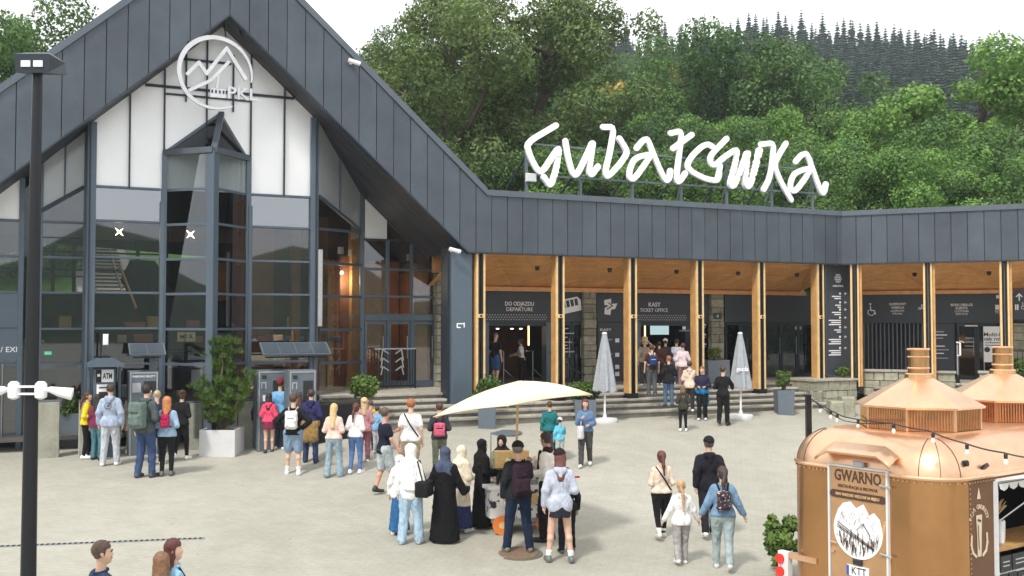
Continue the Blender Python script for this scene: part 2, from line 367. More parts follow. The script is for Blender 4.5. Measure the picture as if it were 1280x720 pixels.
# herringbone timber soffit
def herring():
    m = bpy.data.materials.new('soffit_wood'); m.use_nodes = True; t = m.node_tree; b = t.nodes['Principled BSDF']; b.inputs['Roughness'].default_value = .5
    tx = t.nodes.new('ShaderNodeTexCoord'); mp = t.nodes.new('ShaderNodeMapping'); mp.inputs['Rotation'].default_value = (0, 0, R(40))
    br = t.nodes.new('ShaderNodeTexBrick'); br.inputs['Scale'].default_value = 1; br.inputs['Brick Width'].default_value = 1.1; br.inputs['Row Height'].default_value = .13
    br.inputs['Mortar Size'].default_value = .005; br.inputs['Color1'].default_value = (.86,.45,.17,1); br.inputs['Color2'].default_value = (.72,.35,.12,1); br.inputs['Mortar'].default_value = (.42,.19,.06,1)
    t.links.new(tx.outputs['Object'], mp.inputs['Vector']); t.links.new(mp.outputs['Vector'], br.inputs['Vector'])
    n = t.nodes.new('ShaderNodeTexNoise'); n.inputs['Scale'].default_value = 3; n.inputs['Detail'].default_value = 6; t.links.new(tx.outputs['Object'], n.inputs['Vector'])
    r = t.nodes.new('ShaderNodeMapRange'); r.inputs['To Min'].default_value = .75; r.inputs['To Max'].default_value = 1.25; t.links.new(n.outputs['Fac'], r.inputs['Value'])
    v = t.nodes.new('ShaderNodeVectorMath'); v.operation = 'SCALE'; t.links.new(br.outputs['Color'], v.inputs[0]); t.links.new(r.outputs['Result'], v.inputs['Scale'])
    t.links.new(v.outputs['Vector'], b.inputs['Base Color']); M['soffit_wood'] = m
herring()
# ------------------------------------------------------------ ground and hills
def terrain_z(x, y):
    q = FW.inverted() @ Vector((x, y, 0)); d = q.y-14
    base = gz(x, y)
    if y < 0: base = .067*y*max(0, 1+y/200) if y > -200 else 0
    if d > 0:
        h = 2.9 + d*.20 if d < 40 else 2.9+8+(d-40)*.37
        if d > 262: h = 2.9+8+222*.37 - (d-262)*.15
        if x < 0: h = 2.9+(h-2.9)*(1-.4*min(1, -x/70)*min(1, d/60))
        t = min(1, d/4); h = base*(1-t)+h*t
        h += 1.2*math.sin(x*.05+y*.02)*min(1, d/60)
        return max(h, -5)
    return base
def build_ground():
    xs = [-700, -400, -250, -180]+list(range(-150, -24, 6))+[i*1.5 for i in range(-16, 17)]+list(range(30, 151, 6))+[180, 250, 400, 700]
    ys = [-700, -400, -200, -100, -40]+list(range(-20, 6, 2))+[y for y in range(6, 60)]+list(range(60, 340, 8))+[400, 600, 900, 1400]
    plaza = MB(); hill = MB()
    for mb_, test in ((plaza, lambda d: d <= 0), (hill, lambda d: d > 0)):
        vs = []; idx = {}
        for j, y in enumerate(ys):
            for i, x in enumerate(xs): idx[i, j] = len(vs); vs.append((x, y, terrain_z(x, y)))
        fs = []
        for j in range(len(ys)-1):
            for i in range(len(xs)-1):
                q = FW.inverted() @ Vector(((xs[i]+xs[i+1])/2, (ys[j]+ys[j+1])/2, 0))
                if test(q.y-13): fs.append((idx[i, j], idx[i+1, j], idx[i+1, j+1], idx[i, j+1]))
        mb_.add(vs, fs)
    struct(plaza.build('ground', 'paving', smooth=True)); struct(hill.build('hillside', 'forest_floor', smooth=True))
build_ground()
# wooded ridge on the far side of the valley, behind the viewer (seen in the glass)
mb = MB(); vs = []; N = 60
for i in range(N+1):
    a = R(150+i*240/N); a = R(90) + R(60+i*240/N); r = 320
    hh = 26+10*math.sin(i*.7)+6*math.sin(i*1.9)+3*math.sin(i*5.1)
    for k, (rr, zz) in enumerate(((200, -14), (260, hh*.45), (320, hh))): vs.append((rr*math.cos(a), rr*math.sin(a), zz))
mb.add(vs, [(3*i+k, 3*i+k+1, 3*i+k+4, 3*i+k+3) for i in range(N) for k in range(2)])
struct(mb.build('far_ridge', 'ridge_wood', smooth=True))
# grass slope with the funicular track, seen through the hall
gs = MB(FW); gs.poly3([(-22, 13.4, 2.9), (-2, 13.4, 2.9), (-2, 40, 11.2), (-22, 40, 11.2)], .1); struct(gs.build('grass_slope', 'grass'))
bl = MB(FW); s0 = -8.9; bl.poly3([(s0-1.2, 13.4, 2.98), (s0+1.4, 13.4, 2.98), (s0+1.1, 38, 10.75), (s0-1.5, 38, 10.75)], .1); struct(bl.build('ballast_bed', 'gravel'))
tk = thing('railway_track', 'rusty funicular track climbing the grass slope behind the glass hall', 'railway track', FW)
def trk(t, o): return (s0+.1+o-.3*t, 13.4+24.6*t, 3.0+7.8*t)
for o in (-.55, .55): MB(FW).bar(trk(.0, o), trk(1, o), .07, .12).build('rail', 'rail', tk)
sl0 = None
for i in range(40):
    t = (i+.5)/40; MB(FW).bar(trk(t, -.9), trk(t, .9), .22, .06).build('sleeper', 'sleeper', tk)
# ------------------------------------------------------------ station building
GO = 1.1                                                     # glass front set back under the gable
AP = -7.74
def zin(s): return 12.44-.89*abs(s-AP)
def zout(s): return 14.45-.89*abs(s-AP)
B = thing('station_building', 'dark metal clad mountain station with tall glazed gable and timber colonnade wing', 'building', FW)
def part(mb, name, m, **k): return mb.build(name, m, B, **k)
ZT, ZB = 8.37, 6.84
# fascia panels: gable then wing
sE = 11.54; step = .465
def fpanel(a, b, fr, top, bot, k):
    g = .009
    xs = [a+g, b-g]
    for kx in (AP, -.91, -1.45):
        if xs[0] < kx < xs[-1] and fr is FW: xs.insert(-1, kx)
    xs = sorted(xs)
    pts = [(x, bot(x)) for x in xs]+[(x, top(x)) for x in reversed(xs)]
    part(MB(fr).prism(pts, -.035-.004*(k % 3), .02), 'fascia_panel', 'cladding')
ft = lambda s: (ZT if s > -.91 else min(zout(s), 99)); fb = lambda s: (ZB if s > -1.45 else zin(s))
ft2 = lambda s: max(ZT, zout(s)) if s < 0 else ZT; fb2 = lambda s: max(ZB, zin(s)) if s < 0 else ZB
s = AP; k = 0
while s < sE-.05:
    fpanel(s, min(s+step, sE), FW, ft2, fb2, k); s += step; k += 1
s = AP
ftl = lambda s: max(zout(s), 5.5); fbl = lambda s: max(zin(s), 4.2)
while s > -17:
    fpanel(s-step, s, FW, ftl, fbl, k); s -= step; k += 1
s = 0
while s < 9:
    fpanel(s, s+step, FR, lambda x: ZT, lambda x: ZB, k); s += step; k += 1
# backing behind the panel joints, and cap flashing
part(MB(FW).prism([(-17, zin(-17)), (AP, zin(AP)), (-1.45, ZB), (sE, ZB), (sE, ZT-.01), (-.91, ZT-.01), (AP, zout(AP)-.01), (-17, zout(-17)-.01)], .02, .12), 'fascia_backing', 'backing')
part(MB(FR).box(0, 9, .02, .12, ZB, ZT-.01), 'fascia_backing', 'backing')
def cap(fr, p0, p1, t=.16):
    return MB(fr).prism([p0, p1, (p1[0], p1[1]+t), (p0[0], p0[1]+t)], -.09, .5)
part(cap(FW, (-17, zout(-17)), (AP, zout(AP)), .2), 'roof_edge', 'cap_metal'); part(cap(FW, (AP, zout(AP)), (-.91, ZT), .2), 'roof_edge', 'cap_metal')
part(cap(FW, (-.91, ZT), (sE, ZT)), 'roof_edge', 'cap_metal'); part(cap(FR, (0, ZT), (9, ZT)), 'roof_edge', 'cap_metal')
# lower drip edge
part(MB(FW).prism([(-17, zin(-17)-.05), (AP, zin(AP)-.05), (AP, zin(AP)), (-17, zin(-17))], -.06, .1), 'drip_edge', 'dark_frame')
part(MB(FW).prism([(AP, zin(AP)-.05), (-1.45, ZB-.05), (-1.45, ZB), (AP, zin(AP))], -.06, .1), 'drip_edge', 'dark_frame')
part(MB(FW).box(-1.45, sE, -.05, .1, ZB-.04, ZB), 'drip_edge', 'dark_frame'); part(MB(FR).box(0, 9, -.05, .1, ZB-.04, ZB), 'drip_edge', 'dark_frame')
# roofs
part(MB(FW).prism([(-17, zout(-17)-.3), (AP, zout(AP)-.3), (AP, zout(AP)-.02), (-17, zout(-17)-.02)], .5, 13.2), 'roof', 'cap_metal')
part(MB(FW).prism([(AP, zout(AP)-.3), (-.91, ZT-.3), (-.91, ZT-.02), (AP, zout(AP)-.02)], .5, 13.2), 'roof', 'cap_metal')
part(MB(FW).box(-.9, sE+1.2, .5, 9, ZT-.2, ZT-.03), 'roof', 'cap_metal'); part(MB(FR).box(.1, 9, .5, 9, ZT-.2, ZT-.03), 'roof', 'cap_metal')
# gable soffit boards running down the slope
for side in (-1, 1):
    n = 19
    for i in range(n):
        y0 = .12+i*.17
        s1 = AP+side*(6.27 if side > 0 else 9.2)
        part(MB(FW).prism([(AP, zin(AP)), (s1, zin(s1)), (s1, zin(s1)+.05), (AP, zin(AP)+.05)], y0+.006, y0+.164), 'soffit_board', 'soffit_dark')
# ---- glazed gable front
def gl(px, py, off=GO): return WL(FW, px, py, off)
sL, sBl, sBr, sRr = gl(112, 400)[0], gl(201, 400)[0], gl(311, 400)[0], gl(391, 400)[0]
zr = [gl(160, y)[1] for y in (235, 277, 322, 366, 410.5, 455)]; zbase = gl(160, 548)[1]
def pane(pts, off, m='glass', name='pane', th=.03): return part(MB(FW).prism(pts, off, off+th), name, m)
def mull(a, b, w=.07, d=.12, m='mullion', name='mullion'): return part(MB(FW).bar(a, b, w, d, up=(0, 1, 0)) if False else MB(FW).bar(a, b, w, d), name, m)
def vmull(s, z0, z1, off=GO, w=.06, d=.14, m='mullion'): return part(MB(FW).cbox(s-w/2, s+w/2, off-d/2-.02, off+d/2, z0, z1, .006), 'mullion', m)
def hmull(s0, s1, z, off=GO, w=.055, d=.11, m='mullion'): return part(MB(FW).cbox(s0, s1, off-d/2-.012, off+d/2, z-w/2, z+w/2, .005), 'transom', m)
g = .02
for (a, b) in ((sL, sBl), (sBr, sRr)):
    rows = [zbase]+zr[::-1]
    for i in range(6):
        pane([(a+g, rows[i]), (b-g, rows[i]), (b-g, rows[i+1]), (a+g, rows[i+1])], GO, 'glass_grey' if i == 5 else 'glass')
    for z in zr: hmull(a+.05, b-.05, z)
# white upper panels split by dark joints, cut by the roof slope
zm = gl(180, 106)[1]
ws = [sL, gl(162, 180)[0], gl(205, 180)[0], gl(258, 160)[0], gl(313, 180)[0], gl(355, 180)[0], sRr]
def clip_top(a, b, z0):
    t = lambda s: zin(s)-.01
    pts = [(a, z0), (b, z0), (b, t(b))]
    if a < AP < b: pts.append((AP, t(AP)))
    pts.append((a, t(a))); return pts
for a, b in zip(ws[:-1], ws[1:]):
    a += .015; b -= .015; z0 = zr[0]+.02
    if min(zin(a), zin(b)) > zm:
        pane([(a, z0), (b, z0), (b, zm-.02), (a, zm-.02)], GO, 'white_panel', 'white_panel')
        mid = (a+b)/2
        pane(clip_top(a, b, zm+.02), GO, 'white_panel', 'white_panel')
    else: pane(clip_top(a, b, z0), GO, 'white_panel', 'white_panel')
for a in ws[1:-1]: vmull(a, zr[0], zin(a)-.02, w=.035, m='dark_frame')
hmull(AP-(zin(AP)-zm)/.89+.05, AP+(zin(AP)-zm)/.89-.05, zm, w=.06, m='dark_frame')
hmull(ws[2], ws[4], gl(258, 122)[1], w=.04, m='dark_frame'); hmull(ws[2]+.3, ws[4]-.5, gl(258, 77)[1], w=.05, m='dark_frame')
vmull((ws[2]+ws[3])/2, gl(240, 128)[1], zin(-8.6)-.05, w=.035, m='dark_frame'); vmull((ws[3]+ws[4])/2+.1, gl(290, 140)[1], zin(-7)-.05, w=.035, m='dark_frame')
for s_, w_ in ((sL, .20), (sBl, .10), (sBr, .10), (sRr, .20)):
    vmull(s_, zbase-.4, zin(s_)-.02 if abs(s_-AP) > 2 else zr[0]-.3, w=w_, d=.22)
    if w_ > .15: vmull(s_+(.07 if s_ > AP else -.07)*.6, zbase-.4, zin(s_)-.05, off=GO-.14, w=.03, d=.05, m='dark_frame')
# ---- projecting prism bay with pyramid top
bf = WL(FW, 265, 400, .1)[0]
bl_, br_ = (sBl+.04, GO), (sBr-.04, GO); bfp = (bf, .1)
ze = WL(FW, 265, 187, .1)[1]; zap = gl(261, 140)[1]; zb_rows = [zbase]+[WL(FW, 265, y, .1)[1] for y in (456, 411.5, 367, 323, 279, 235)]+[ze-.08]
for (p, q) in ((bl_, bfp), (bfp, br_)):
    for i in range(7):
        z0, z1 = zb_rows[i], zb_rows[i+1]
        part(MB(FW).poly3([(p[0], p[1], z0), (q[0], q[1], z0), (q[0], q[1], z1), (p[0], p[1], z1)], .03), 'bay_pane', 'glass')
        if i: part(MB(FW).bar((p[0], p[1]-.01, z0), (q[0], q[1]-.01, z0), .06, .06), 'transom', 'mullion')
    part(MB(FW).bar((p[0], p[1]-.02, ze), (q[0], q[1]-.02, ze), .16, .14), 'bay_eave', 'cap_metal')
    part(MB(FW).poly3([(p[0], p[1], ze), (q[0], q[1], ze), (AP, GO, zap)], .04), 'bay_roof', 'glass_dark')
    part(MB(FW).bar((p[0], p[1], ze), (AP, GO-.02, zap), .07, .07), 'bay_hip', 'cap_metal')
part(MB(FW).bar((bf, .08, ze), (AP, GO-.04, zap), .14, .08), 'bay_hip', 'cap_metal')
part(MB(FW).slab([(bf-.14, .16), (bf, .02), (bf+.14, .16), (bf, .3)], zbase-.4, ze), 'bay_post', 'mullion')
for p in (bl_, br_): part(MB(FW).box(p[0]-.06, p[0]+.06, GO-.1, GO+.02, zbase-.4, ze), 'bay_post', 'mullion')
# ---- right hand return and recessed entrance bay
EO = 3.2
def P3(px, py, off): s, z = WL(FW, px, py, off); return (s, off, z)
def retpane(pc, m, name='return_pane'): part(MB(FW).poly3([P3(*p) for p in pc], .03), name, m)
r0, r1 = (399, GO+.02), (452, EO-.02)
def rp(t): return (r0[0]+(r1[0]-r0[0])*t, r0[1]+(r1[1]-r0[1])*t)
def rz(y0, y1): return [(*((rp(0)[0]), y0), rp(0)[1]), (rp(1)[0], y1, rp(1)[1])]
ys_l = [500, 454, 412, 370, 328.5, 286]; ys_r = [498, 452.5, 412, 371.5, 331.5, 290.5]
for i in range(5):
    a, b, c, d_ = ys_l[i], ys_r[i], ys_r[i+1], ys_l[i+1]
    retpane([(r0[0], a, r0[1]), (r1[0], b, r1[1]), (r1[0], c, r1[1]), (r0[0], d_, r0[1])], 'glass')
    part(MB(FW).bar(P3(r0[0], ys_l[i+1], r0[1]-.03), P3(r1[0], ys_r[i+1], r1[1]-.03), .05, .07), 'transom', 'mullion')
retpane([(399, 286, GO+.02), (452, 290.5, EO-.02), (399, 244, GO+.02)], 'glass')
tl, tr_ = rp(.5)
retpane([(399, 244, GO+.02), (424.5, 265, tr_), (424.5, 182, tr_), (399, 150, GO+.02)], 'grey_panel', 'grey_panel')
retpane([(427, 267, tr_+.02), (451, 287, EO-.04), (451, 214, EO-.04), (427, 185, tr_+.02)], 'grey_panel', 'grey_panel')
part(MB(FW).bar(P3(399, 245, GO), P3(452, 289, EO-.04), .06, .08), 'transom', 'mullion')
part(MB(FW).bar(P3(425.8, 184, tr_-.02), P3(425.8, 266, tr_-.02), .05, .07), 'mullion', 'mullion')
part(MB(FW).bar(P3(452, 505, EO-.03), P3(452, 215, EO-.03), .11, .11), 'mullion', 'mullion')
# entrance bay
def el(px, py, off=EO): return WL(FW, px, py, off)
eL, eM, eM2, eR = el(454, 400)[0], el(484, 400)[0], el(514, 400)[0], el(545, 400)[0]
ez = [el(480, y)[1] for y in (401, 396, 371.5, 337.5, 300)]
PORCH = 3.05
part(MB(FW).cbox(eL, eR, EO-.1, EO+.1, ez[0], ez[1]+.08, .01), 'door_head', 'mullion')
cols = [eL, eM, eM2, eR]
for i in range(3):
    a, b = cols[i], cols[i+1]
    pane([(a+.03, ez[1]+.1), (b-.03, ez[1]+.1), (b-.03, ez[2]), (a+.03, ez[2])], EO)
    pane([(a+.03, ez[2]+.05), (b-.03, ez[2]+.05), (b-.03, ez[3]), (a+.03, ez[3])], EO)
    za, zb2 = min(zin(a+.03), ez[4]), min(zin(b-.03), ez[4])
    if zb2 > ez[3]+.1: pane([(a+.03, ez[3]+.03), (b-.03, ez[3]+.03), (b-.03, zb2), (a+.03, za)], EO)
    if i: vmull(a, PORCH, min(ez[4], zin(a)), off=EO, w=.07)
    if za > ez[4]-.01 and zin(a) > ez[4]+.1 and i == 0:
        pane([(a+.04, ez[4]+.03), (b-.02, ez[4]+.03), (b-.02, max(zin(b), ez[4]+.06)), (a+.04, zin(a+.04))], EO, 'white_panel', 'white_panel')
for z in ez[2:4]: hmull(eL, eR, z+.02, off=EO, w=.07)
hmull(eL, el(500, 300)[0], ez[4], off=EO, w=.05, m='dark_frame'); vmull(eR, PORCH, 6.9, off=EO, w=.1)
# orange timber wall end beyond the entrance glass
part(MB(FW).box(eR+.02, WL(FW, 566, 350, EO)[0], EO+.05, EO+.2, 5.3, 6.9), 'timber_wall', 'timber_beam')
for i in range(3):                                            # door leaves
    a, b = cols[i]+.03, cols[i+1]-.03
    d = part(MB(FW).box(a, a+.07, EO-.04, EO+.04, PORCH+.02, ez[0]-.02).box(b-.07, b, EO-.04, EO+.04, PORCH+.02, ez[0]-.02).box(a+.07, b-.07, EO-.038, EO+.038, PORCH+.02, PORCH+.2).box(a+.07, b-.07, EO-.038, EO+.038, ez[0]-.1, ez[0]-.02), 'door', 'mullion')
    MB(FW).box(a+.07, b-.07, EO-.01, EO+.01, PORCH+.2, ez[0]-.1).build('door_pane', 'glass', d)
    MB(FW).tube([(b-.12, EO-.09, PORCH+.85), (b-.12, EO-.09, PORCH+1.5)], .016, 8).build('handle', 'steel', d)
# ---- left recess beyond the front glazing
LO = 1.9
def ll(px, py, off=LO): return WL(FW, px, py, off)
l0, l1, l2, l3 = ll(-60, 300)[0], ll(27, 300)[0], ll(50, 300)[0], ll(104, 300)[0]
lz = [ll(80, y)[1] for y in (545, 455, 411, 366, 322, 278)]
for a, b in ((l2, l3+.05), (l0, l1)):
    for i in range(5): pane([(a+.03, lz[i]+.02), (b-.03, lz[i]+.02), (b-.03, lz[i+1]-.02), (a+.03, lz[i+1]-.02)], LO)
    for z in lz[1:]: hmull(a, b, z, off=LO)
for z_ in ll(70, 297)[1], ll(70, 345)[1]: hmull(l2, l3, z_, off=LO+.06, w=.03, m='dark_frame')
pane([(l2+.03, lz[5]+.03), (l3, lz[5]+.03), (l3, ll(104, 234)[1]), (l2+.03, ll(50, 264)[1])], LO)
lm = (l2+l3)/2+.05
pane([(l2+.03, ll(50, 262)[1]), (lm-.02, ll(76, 250)[1]), (lm-.02, zin(lm)), (l2+.03, zin(l2))], LO-.02, 'grey_panel', 'grey_panel')
pane([(lm+.02, ll(78, 249)[1]), (l3, ll(104, 233)[1]), (l3, zin(l3)), (lm+.02, zin(lm))], LO-.02, 'grey_panel', 'grey_panel')
pane([(l0+.03, lz[5]+.03), (l1-.03, lz[5]+.03), (l1-.03, zin(l1)-.02), (l0+.03, max(lz[5]+.1, zin(l0)-.02))], LO-.02, 'white_panel', 'white_panel')
pane([(l1+.05, lz[0]), (l2-.05, lz[0]), (l2-.05, zin(l2)), (l1+.05, zin(l1))], LO+.05, 'glass_dark')
for s_ in (l1, l2): vmull(s_, lz[0]-.3, zin(s_)-.02, off=LO, w=.12)
vmull(lm, ll(78, 250)[1], zin(lm)-.02, off=LO, w=.04)
part(MB(FW).bar((l2, LO-.06, ll(50, 264)[1]), (l3, LO-.06, ll(104, 234)[1]), .07, .09), 'transom', 'dark_frame')
part(MB(FW).box(l3, sL, LO-.03, LO, lz[0]-.3, zin(l3)), 'return_wall', 'mullion'); part(MB(FW).box(sL-.06, sL-.02, GO, LO, zbase-.4, zin(sL)-.02), 'return_wall', 'mullion')
# blue-grey lower panels and the far left door
part(MB(FW).box(l0, l1-.06, LO-.08, LO-.03, ll(12, 452)[1], ll(12, 367)[1]), 'wall_panel', 'mullion')
part(MB(FW).box(l0, l1-.06, LO-.095, LO-.08, ll(12, 410)[1]-.01, ll(12, 410)[1]+.01), 'wall_panel', 'dark_frame')
text('RE / EXIT', FW, ll(8, 400)[0], ll(8, 440)[1], LO-.082, .13, M['sign_white'], B, bold=.02)
MB(FW).tube([(ll(3, 500)[0], LO-.18, ll(3, 545)[1]), (ll(3, 500)[0], LO-.18, ll(3, 455)[1])], .02, 8).build('handle', 'steel', B)
# ---- hall interior, seen through the glass
FL = 2.25
part(MB(FW).box(-17, -1.5, GO+.2, 13, FL-.1, FL), 'floor', 'interior_floor')
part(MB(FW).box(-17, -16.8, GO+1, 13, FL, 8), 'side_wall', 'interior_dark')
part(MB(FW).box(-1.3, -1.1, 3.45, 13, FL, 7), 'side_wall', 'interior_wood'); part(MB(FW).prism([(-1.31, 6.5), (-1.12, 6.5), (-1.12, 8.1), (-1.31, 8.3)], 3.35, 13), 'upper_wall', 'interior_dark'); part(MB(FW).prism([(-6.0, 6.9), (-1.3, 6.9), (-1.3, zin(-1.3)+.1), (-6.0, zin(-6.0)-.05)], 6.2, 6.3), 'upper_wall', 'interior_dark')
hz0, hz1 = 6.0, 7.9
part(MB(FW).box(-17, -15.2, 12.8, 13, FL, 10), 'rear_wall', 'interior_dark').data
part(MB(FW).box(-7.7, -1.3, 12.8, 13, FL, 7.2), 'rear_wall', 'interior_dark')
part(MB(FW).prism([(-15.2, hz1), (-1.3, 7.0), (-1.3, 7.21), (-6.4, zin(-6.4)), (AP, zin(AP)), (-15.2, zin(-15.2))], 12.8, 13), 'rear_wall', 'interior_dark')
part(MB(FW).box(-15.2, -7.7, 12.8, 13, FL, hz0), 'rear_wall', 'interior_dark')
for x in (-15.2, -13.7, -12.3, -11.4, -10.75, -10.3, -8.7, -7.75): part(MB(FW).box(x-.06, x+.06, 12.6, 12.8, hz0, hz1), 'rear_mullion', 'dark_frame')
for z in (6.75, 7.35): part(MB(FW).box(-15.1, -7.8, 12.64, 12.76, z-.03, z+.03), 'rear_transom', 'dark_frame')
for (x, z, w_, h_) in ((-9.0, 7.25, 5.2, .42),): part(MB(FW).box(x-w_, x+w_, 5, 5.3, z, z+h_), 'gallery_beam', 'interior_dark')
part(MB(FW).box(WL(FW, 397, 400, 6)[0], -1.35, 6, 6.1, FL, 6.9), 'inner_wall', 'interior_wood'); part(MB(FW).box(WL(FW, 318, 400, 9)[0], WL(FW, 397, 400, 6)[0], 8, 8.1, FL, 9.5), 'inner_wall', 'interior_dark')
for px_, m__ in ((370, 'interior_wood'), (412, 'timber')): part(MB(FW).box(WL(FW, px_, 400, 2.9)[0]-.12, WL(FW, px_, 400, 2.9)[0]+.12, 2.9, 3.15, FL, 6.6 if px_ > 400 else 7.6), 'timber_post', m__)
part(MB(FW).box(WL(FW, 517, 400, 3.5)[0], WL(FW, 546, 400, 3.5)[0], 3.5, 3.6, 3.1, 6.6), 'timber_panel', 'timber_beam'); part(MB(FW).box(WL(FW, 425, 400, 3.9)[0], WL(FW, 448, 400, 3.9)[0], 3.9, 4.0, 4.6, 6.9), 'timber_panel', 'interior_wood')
for px_, py_ in ((439, 316), (426, 313), (512, 322)): q_ = WL(FW, px_, py_, 3.7); part(MB(FW).box(q_[0]-.08, q_[0]+.08, 3.7, 3.74, q_[1]-.1, q_[1]+.1), 'notice', 'sign_white')
# stair ramp and wooden core inside
sa_, sb_ = WL(FW, 172, 338, 7), WL(FW, 225, 425, 5); part(MB(FW).bar((sa_[0], 7, sa_[1]), (sb_[0], 5, sb_[1]), .8, .8), 'stair_flight', 'backing')
sa_, sb_ = WL(FW, 149, 330, 6), WL(FW, 170, 385, 5); part(MB(FW).bar((sa_[0], 6, sa_[1]), (sb_[0], 5, sb_[1]), .05, .06), 'stair_rail', 'timber_light')
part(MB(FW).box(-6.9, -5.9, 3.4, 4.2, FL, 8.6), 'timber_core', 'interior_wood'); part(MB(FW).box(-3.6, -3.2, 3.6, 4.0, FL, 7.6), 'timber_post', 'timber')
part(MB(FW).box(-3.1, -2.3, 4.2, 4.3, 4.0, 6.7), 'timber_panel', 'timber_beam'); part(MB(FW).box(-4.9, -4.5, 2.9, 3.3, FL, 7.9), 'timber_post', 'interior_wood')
for i in range(9): part(MB(FW).box(-16, -12.2, 6, 6.06, 3.4+i*.14, 3.46+i*.14), 'louvre', 'dark_frame')
for i in range(9): part(MB(FW).box(-9.6, -7.8, 5, 5.06, 3.5+i*.14, 3.56+i*.14), 'louvre', 'dark_frame')
hall_lamps = []
for (px, py) in ((149, 290), (238, 293)):
    s_, z_ = WL(FW, px, py, 2.6)
    lmp = part(MB(FW).tube([(s_, 2.6, z_), (s_, 2.6, z_+.9)], .012, 6), 'lamp_cord', 'black_steel')
    st = MB(FW)
    for k in range(4):
        a = math.pi/4+k*math.pi/2; st.prism([(s_+.022*math.cos(a+1.57), z_+.022*math.sin(a+1.57)), (s_+.14*math.cos(a), z_+.14*math.sin(a)), (s_-.022*math.cos(a+1.57), z_-.022*math.sin(a+1.57))], 2.55, 2.6)
    st.build('star_lamp', 'lamp_star', B); hall_lamps.append((s_, 2.6, z_))
for (px, py, w_, h_, m_) in ((60, 443.5, .16, .08, 'green_sign'),):
    s_, z_ = WL(FW, px, py, 2.6); part(MB(FW).box(s_-w_/2, s_+w_/2, 2.6, 2.66, z_, z_+h_), 'exit_sign', m_)
s_, z_ = WL(FW, 233, 421, 1.6); part(MB(FW).box(s_-.22, s_+.22, 1.6, 1.64, z_-.12, z_+.12), 'interior_sign', 'yellow_sign'); text('MTA', FW, s_, z_-.05, 1.598, .11, M['black_plastic'], B, bold=.03)
s_, z_ = WL(FW, 246, 472, 1.5); part(MB(FW).box(s_-.13, s_+.13, 1.5, 1.53, z_-.2, z_+.2), 'notice', 'sign_grey')
random.seed(4)
for i in range(60):                                           # goods and furniture indoors, glimpsed through the glass
    x = random.uniform(-14.5, -4.5); y = random.uniform(2.6, 5); z = random.choice((3.0, 3.7, 4.4, 4.8))
    c = random.choice(((.4,.3,.25), (.3,.1,.08), (.5,.5,.5), (.1,.15,.25), (.35,.25,.1)))
    part(MB(FW).cbox(x, x+random.uniform(.2, .6), y, y+.2, z, z+random.uniform(.1, .35), .03), 'shop_item', cm(c, 'pl'))
# ---- colonnade wing
BO = 3.2
def bw(px, py, fr=FW, off=BO): return WL(fr, px, py, off)
zso = WL(FW, 650, 359, BO)[1]
def soffit(fr, a, b, first=False):                            # folded timber soffit over one bay
    pts = {}
    y0, y1 = .14, BO
    c = ((a+b)/2, (y0+y1)/2, (ZB+zso)/2+.34)
    A, Bq, C, D = (a, y0, ZB-.01), (b, y0, ZB-.01), (b, y1, zso), (a, y1, zso)
    n1 = MB(fr).add([A, Bq, C, D, c, (c[0]+(b-a)*.18, y0, ZB+.02)], [(0, 4, 5), (5, 4, 1), (1, 4, 2), (2, 4, 3), (3, 4, 0)])
    part(n1, 'soffit', 'soffit_wood')
def column(fr, px, mirror=False):
    s_ = WL(fr, px, 400, .25)[0]
    zf = PORCH-.25
    c = part(MB(fr).cbox(s_-.06, s_-.015, .05, .36, zf, ZB, .004).cbox(s_+.015, s_+.06, .05, .36, zf, ZB, .004), 'column', 'black_steel')
    MB(fr).cbox(s_-.135, s_-.075, .04, .10, zf+.1, ZB-.005, .006).build('edge_strip', 'timber_light', c); MB(fr).box(s_-.14, s_-.07, .103, .36, zf+.1, ZB-.006).build('timber_board', 'timber', c)  # strip lighter than the board behind: soffit shade put into the timber colours
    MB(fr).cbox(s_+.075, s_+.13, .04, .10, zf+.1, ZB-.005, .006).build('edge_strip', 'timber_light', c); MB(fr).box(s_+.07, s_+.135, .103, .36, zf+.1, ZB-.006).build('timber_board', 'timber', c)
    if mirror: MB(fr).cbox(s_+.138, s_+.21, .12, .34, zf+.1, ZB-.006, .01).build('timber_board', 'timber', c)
    MB(fr).box(s_-.012, s_+.012, .2, .3, zf, ZB-.01).build('inner_strip', 'galv', c)
    MB(fr).box(s_-.15, s_+.15, .03, .38, zf-.05, zf+.1).build('foot', 'black_steel', c)
    if fr is FW:
        zc = ZB-1.72; MB(fr).box(s_-.12, s_+.12, .03, .05, zc-.05, zc+.05).build('clasp', 'timber_light', c)
        MB(fr).box(s_-.03, s_+.03, .02, .03, zc-.03, zc+.03).build('bolt', 'black_steel', c)
    MB(fr).lathe([(.05, 0), (.075, .1), (.06, .12)], (s_-.40, .7, ZB-.42), 8).build('spotlight', 'black_steel', c)
    return s_
cs = [column(FW, x) for x in (597.5, 696.5, 787, 870.5, 947.5, 1021)]
rs = [column(FR, x, True) for x in (1069.5, 1160.5, 1256)]
for a, b in zip(cs[:-1], cs[1:]): soffit(FW, a, b)
soffit(FW, -1.4, cs[0]); soffit(FW, cs[-1], sE+1.0)
for a, b in zip([-.2]+rs, rs+[9]): soffit(FR, a, b)
part(MB(FW).box(-.9, sE+1.2, BO-.16, BO-.02, zso-.13, zso), 'lintel_beam', 'timber_beam'); part(MB(FR).box(-.8, 9, BO-.16, BO-.02, WL(FR, 1115, 366, BO)[1]-.06, zso), 'lintel_beam', 'timber_beam')
